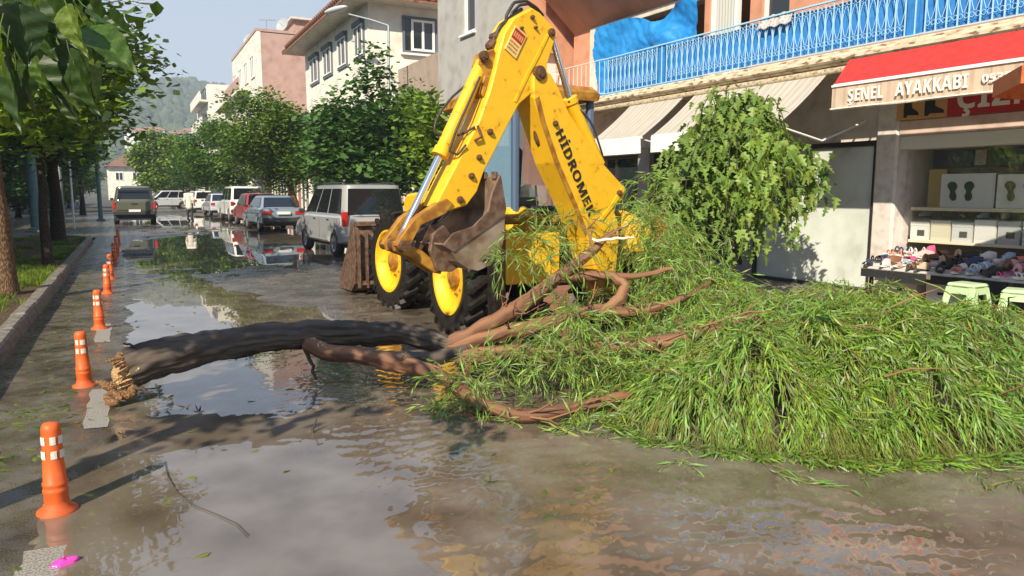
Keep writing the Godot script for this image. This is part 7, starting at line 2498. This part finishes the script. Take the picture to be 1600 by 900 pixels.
	b.tube([Vector3.ZERO, Vector3(0, 2.6, 0)], [0.035, 0.035], 8)
	part(wp, "shaft", b, mats["white_frame"])
	b = MB.new()
	b.ball(Vector3(0, 2.63, 0), Vector3(0.06, 0.05, 0.06), 10)
	part(wp, "cap", b, mats["white_frame"])
# ---------------------------------------------------------------- shoe shop goods; placed in the shop front's own axes
func shop_pt(s: float, y: float, off: float) -> Vector3: return shop_at + shop_basis * Vector3(s, y, off)
func shoe_mesh(kind: int) -> Array:      # [sole, upper]; toe towards +x, about 0.24 m long
	var sole := MB.new()
	var P := []
	for i in 14:
		var a := TAU * i / 14.0
		P.append(Vector2(cos(a) * 0.12, sin(a) * (0.036 if cos(a) < 0 else 0.043) * (0.85 + 0.15 * cos(2 * a))))
	sole.prism(P, Transform3D(Basis(Vector3(1, 0, 0), Vector3(0, 0, -1), Vector3(0, 1, 0)), Vector3.ZERO), 0.0, 0.022 if kind != 2 else 0.016)
	var up := MB.new()
	if kind == 0:        # closed trainer
		up.sheet(func(u: float, w: float) -> Vector3:
			var x := lerpf(-0.115, 0.115, u)
			var wd := 0.040 * sqrt(maxf(0.02, 1.0 - pow(x / 0.122, 2.0)))
			var h := 0.085 if u < 0.45 else lerpf(0.085, 0.035, smoothstep(0.45, 0.85, u))
			var a := lerpf(-0.15, PI + 0.15, w)
			return Vector3(x, 0.02 + maxf(0.0, sin(a)) * h, cos(a) * wd), 12, 8)
	elif kind == 1:      # sandal with straps
		for x in [0.05, 0.005, -0.075]:
			var pts := []
			var rr := []
			for i in 7:
				var a := PI * i / 6.0
				pts.append(Vector3(x + 0.01 * sin(a), 0.018 + sin(a) * (0.045 if x > -0.05 else 0.07), cos(a) * 0.038)); rr.append(0.008)
			up.tube(pts, rr, 6)
		up.tube([Vector3(-0.075, 0.02, 0.034), Vector3(0.0, 0.02, 0.036), Vector3(0.055, 0.02, 0.036)], [0.009, 0.009, 0.009], 6)
	else:                # slipper
		up.sheet(func(u: float, w: float) -> Vector3:
			var x := lerpf(-0.005, 0.095, u)
			var a := PI * w
			return Vector3(x, 0.016 + sin(a) * lerpf(0.052, 0.030, u), cos(a) * 0.041), 6, 8)
	return [sole.mesh(), up.mesh()]
func build_shop_goods() -> void:
	var R := RandomNumberGenerator.new()
	R.seed = 17
	var white := M("board_white", lin(0.72, 0.73, 0.73), 0.6)
	var dark := M("cloth_black", lin(0.02, 0.02, 0.022), 0.85)
	# --- display table
	var t := thing("display_table", "long cloth covered table of shoes before the shop window", "table", shop_at, "", shop_basis)
	var s0 := 0.55
	var s1 := 3.9
	var ty := 0.60
	part(t, "tabletop", sbox(s0, s1, ty - 0.03, ty, 0.15, 1.0, 0.006), M("table_white", lin(0.60, 0.58, 0.55), 0.7))
	for k in 4:
		part(t, "tier", sbox(s0 + 0.02, s1, ty, ty + 0.033 * (k + 1), 0.845 - 0.165 * k - 0.165, 0.845 - 0.165 * k), mats["table_white"])
	for q in [[s0 + 0.1, 0.25], [s0 + 0.1, 0.9], [2.2, 0.9], [2.2, 0.25], [s1 - 0.1, 0.25], [s1 - 0.1, 0.9]]:
		part(t, "leg", sbox(q[0] - 0.02, q[0] + 0.02, 0.12, ty - 0.03, q[1] - 0.02, q[1] + 0.02), mats["black_frame"])
	var i := 0
	var s := s0 + 0.02
	while s < s1 - 0.3:
		part(t, "skirt", sbox(s, s + 0.40, ty - 0.13 - 0.03 * (i % 2), ty - 0.031, 1.001, 1.012), dark)
		s += 0.46
		i += 1
	# --- crates under the table
	var crate_m := [M("crate_beige", lin(0.52, 0.46, 0.36), 0.8), M("crate_white", lin(0.66, 0.66, 0.66), 0.8), M("crate_slate", lin(0.08, 0.10, 0.12), 0.8)]
	var crate_l := ["beige carton with a hand hole under the shoe table", "white carton under the shoe table", "slate coloured carton under the shoe table"]
	for k in 3:
		var c := thing("carton", crate_l[k], "carton", shop_pt(0.95 + k * 0.52, 0.12, 0.55), "", shop_basis)
		var b := MB.new()
		b.bbox(Vector3(0, 0.16, 0), Vector3(0.40, 0.32, 0.35), 0.01)
		part(c, "box", b, crate_m[k])
		b = MB.new()
		b.box(Vector3(0, 0.20, 0.176), Vector3(0.10, 0.035, 0.004))
		part(c, "hand_hole", b, dark)
	# --- shoes heaped on the table
	var cols := [["pink", lin(0.70, 0.10, 0.26)], ["white", lin(0.74, 0.73, 0.72)], ["brown", lin(0.20, 0.09, 0.05)], ["navy", lin(0.03, 0.05, 0.14)], ["pale pink", lin(0.72, 0.42, 0.40)], ["black", lin(0.025, 0.024, 0.025)], ["light blue", lin(0.32, 0.50, 0.66)], ["beige", lin(0.55, 0.40, 0.28)], ["coral", lin(0.72, 0.24, 0.16)]]
	var kinds := ["trainer", "sandal", "slipper"]
	var sets := []
	for k in 3: sets.append(shoe_mesh(k))
	var sole_m := [M("sole_white", lin(0.66, 0.64, 0.60), 0.7), M("sole_dark", lin(0.05, 0.04, 0.035), 0.7)]
	var order := [3, 5, 1, 0, 0, 4, 2, 2, 7, 2, 5, 5, 1, 1, 6, 1, 1, 4, 0, 4, 1, 8, 4, 0, 1, 7, 4, 1]
	var n := 0
	for col in 15:
		for row in 5:
			var sx := s0 + 0.08 + col * 0.185 + R.randf_range(-0.03, 0.03)
			var k: int = order[(col * 2 + (row % 2)) % order.size()] if R.randf() < 0.75 else R.randi() % 9
			var kind := R.randi() % 3
			var cm := M("shoe_" + cols[k][0].replace(" ", "_"), cols[k][1], 0.55)
			var o := thing("shoe", "%s %s among the shoes heaped on the display table" % [cols[k][0], kinds[kind]], "shoe", shop_pt(sx, ty + 0.002 + row * 0.033, 0.93 - row * 0.165 + R.randf_range(-0.015, 0.015)), "shoes on the display table", shop_basis * Basis(Vector3.UP, PI * 1.5 + R.randf_range(-0.7, 0.7)) * Basis(Vector3(0, 0, 1), R.randf_range(0.0, 0.25)))
			o.scale = Vector3.ONE * R.randf_range(1.05, 1.3)
			part(o, "sole", sets[kind][0], sole_m[0 if k in [0, 1, 4, 6, 8] else 1])
			part(o, "upper", sets[kind][1], cm)
			n += 1
	# --- shelves behind the glass
	var shf := thing("display_shelves", "pale shop shelves with a mustard end panel behind the glass", "shelves", shop_at, "", shop_basis)
	part(shf, "shelf", sbox(0.42, 2.9, 1.30, 1.345, -0.62, -0.20, 0.005), M("shelf_cream", lin(0.66, 0.60, 0.46), 0.7))
	part(shf, "shelf", sbox(0.42, 2.9, 0.86, 0.90, -0.62, -0.18, 0.005), mats["shelf_cream"])
	part(shf, "end_panel", sbox(0.42, 0.68, 1.346, 1.86, -0.60, -0.57), M("mustard", lin(0.58, 0.42, 0.13), 0.75))
	part(shf, "back_panel", sbox(0.42, 2.9, 0.14, 2.1, -0.66, -0.63), M("shelf_back", lin(0.20, 0.16, 0.13), 0.9))
	part(shf, "top_rail", sbox(0.68, 2.9, 1.80, 1.87, -0.60, -0.55), M("rail_brown", lin(0.12, 0.06, 0.045), 0.7))
	# boards on which black slippers hang
	for k in 3:
		var bs := 0.70 + k * 0.72
		var bd := thing("display_board", ["white board with two black slippers beside the mustard panel", "white board of black slippers right of the first board", "white board of black slippers at the shelf's far end"][k], "board", shop_at, "", shop_basis)
		part(bd, "panel", sbox(bs, bs + 0.70, 1.346, 1.79 - 0.02 * k, -0.42, -0.40), white)
		part(bd, "edge", sbox(bs + 0.702, bs + 0.715, 1.346, 1.78, -0.43, -0.39), dark)
		for j in 3:
			if k == 0 and j == 2: continue
			var b := MB.new()
			var cs := bs + 0.17 + j * 0.21
			var Q := []
			var half := [0.012, 0.034, 0.042, 0.040, 0.030, 0.027, 0.040, 0.056, 0.060, 0.050, 0.020]
			for q in 22:      # a slipper's outline: narrow heel below, broad strap above
				var r := q if q < 11 else 21 - q
				var sgn := 1.0 if q < 11 else -1.0
				var yy := -0.125 + 0.025 * r
				Q.append(Vector2(cs + sgn * half[r] + 0.12 * yy * (j - 1), 1.56 + yy))
			b.prism(Q, Transform3D(), -0.399, -0.375)
			var sl := part(self, "hung_slipper", b, mats["boot_black"])
			sl.transform = Transform3D(shop_basis, shop_at)
			tag(sl, "black slipper hung on a white board in the shop window", "slipper", "slippers hung on white boards")
	# shoe boxes on the lower shelf
	var bx := [lin(0.74, 0.73, 0.70), lin(0.66, 0.62, 0.48), lin(0.58, 0.60, 0.60), lin(0.70, 0.70, 0.68), lin(0.42, 0.44, 0.46), lin(0.62, 0.63, 0.64), lin(0.12, 0.13, 0.15), lin(0.60, 0.60, 0.60)]
	for k in 8:
		var o := thing("shoe_box", "%s shoe box on the lower shop shelf" % ["white", "cream", "pale grey", "off white", "mid grey", "silver grey", "black", "light grey"][k], "shoe box", shop_pt(0.56 + k * 0.285, 0.902, -0.36), "shoe boxes on the lower shelf", shop_basis)
		var b := MB.new()
		var h := R.randf_range(0.24, 0.31)
		b.box(Vector3(0, h / 2 - 0.02, 0), Vector3(0.255, h - 0.04, 0.30))
		part(o, "box", b, M("shoebox_%s" % ["a", "b", "c", "d", "e", "f", "g", "h"][k], bx[k], 0.7))
		b = MB.new()
		b.bbox(Vector3(0, h - 0.03, 0), Vector3(0.265, 0.06, 0.31), 0.004)
		part(o, "lid", b, mats["shoebox_%s" % ["a", "b", "c", "d", "e", "f", "g", "h"][k]])
		if k % 2 == 0:
			b = MB.new()
			b.box(Vector3(0.02, h / 2 - 0.03, 0.151), Vector3(0.10, 0.08, 0.004))
			part(o, "end_label", b, sole_m[1] if k != 6 else white)
	for k in 9:
		var kind := R.randi() % 3
		var o := thing("shelf_shoe", "%s on top of the shelved shoe boxes" % ["grey trainer", "brown sandal", "beige slipper"][kind], "shoe", shop_pt(0.52 + k * 0.26, 1.20, -0.36), "shoes on the shelved boxes", shop_basis * Basis(Vector3.UP, PI * 1.5 + R.randf_range(-0.5, 0.5)))
		part(o, "sole", sets[kind][0], sole_m[1])
		part(o, "upper", sets[kind][1], M(["shoe_grey", "shoe_brown", "shoe_beige"][kind], lin(0.35, 0.34, 0.33), 0.6))
	# picture panels above the boards
	for k in 3:
		var o := thing("hung_poster", ["dark blue poster above the first slipper board", "framed pale poster beside the dark blue poster", "dark green poster above the slipper boards"][k], "poster", shop_at, "", shop_basis)
		var q := [[0.50, 1.02], [1.06, 1.20], [1.24, 2.3]][k] as Array
		part(o, "print", sbox(q[0], q[1], 1.90, 2.10, -0.52, -0.51), M("poster_%s" % ["a", "b", "c"][k], [lin(0.04, 0.04, 0.12), lin(0.55, 0.53, 0.50), lin(0.03, 0.08, 0.03)][k], 0.5, {"tex": tex["rust"], "scale": 6.0}))
		part(o, "backing", sbox(q[0] - 0.01, q[1] + 0.01, 1.89, 2.11, -0.535, -0.522), dark)
	# --- pale green plastic stools
	var green := M("stool_green", lin(0.55, 0.74, 0.42), 0.4, {"backlight": Color(0.25, 0.25, 0.2)})
	var spots := [fq(1525, 500, 1.55), fq(1585, 505, 1.75)]
	var lab := ["pale green plastic stool half behind the heap of willow", "pale green plastic stool standing clear beside the shoe table"]
	var proto: Node3D = null
	for k in 2:
		var at := shop_pt([2.15, 2.72][k], 0.12, [1.42, 1.50][k])
		var o: Node3D
		if proto == null:
			o = thing("plastic_stool", lab[k], "stool", at, "pale green stools", shop_basis)
			proto = o
			var b := MB.new()
			b.bbox(Vector3(0, 0.43, 0), Vector3(0.30, 0.045, 0.30), 0.02)
			part(o, "seat", b, green)
			for c in [[-1, -1], [1, -1], [1, 1], [-1, 1]]:
				b = MB.new()
				var x: float = c[0]
				var z: float = c[1]
				b.hexa([Vector3(x * 0.21, 0, z * 0.21), Vector3(x * 0.13, 0, z * 0.21), Vector3(x * 0.17, 0, z * 0.17), Vector3(x * 0.21, 0, z * 0.13), Vector3(x * 0.145, 0.41, z * 0.145), Vector3(x * 0.07, 0.41, z * 0.145), Vector3(x * 0.115, 0.41, z * 0.115), Vector3(x * 0.145, 0.41, z * 0.07)])
				part(o, "leg", b, green)
			for f in 4:
				b = MB.new()
				var bs := Basis(Vector3.UP, f * PI / 2)
				b.box(bs * Vector3(0, 0.375, 0.149), Vector3(0.26, 0.07, 0.012), bs)
				b.box(bs * Vector3(0, 0.16, 0.182), Vector3(0.30, 0.035, 0.012), bs)
				part(o, "apron", b, green)
		else:
			o = proto.duplicate()
			o.name = "plastic_stool"
			add_child(o, true)
			o.position = at
			o.rotation.y += 0.35
			o.set_meta("label", lab[k])
func _ready() -> void:
	rng.seed = 7
	nz.seed = 5
	nz.frequency = 0.05
	nz.fractal_octaves = 3
	set_view()
	var t0 := Time.get_ticks_msec()
	for step in [build_ground, build_shops, build_backdrop, build_trees, build_backhoe, build_willow, build_cars, build_street_things, build_shop_goods]:
		step.call()
		print(step.get_method(), " ", Time.get_ticks_msec() - t0)
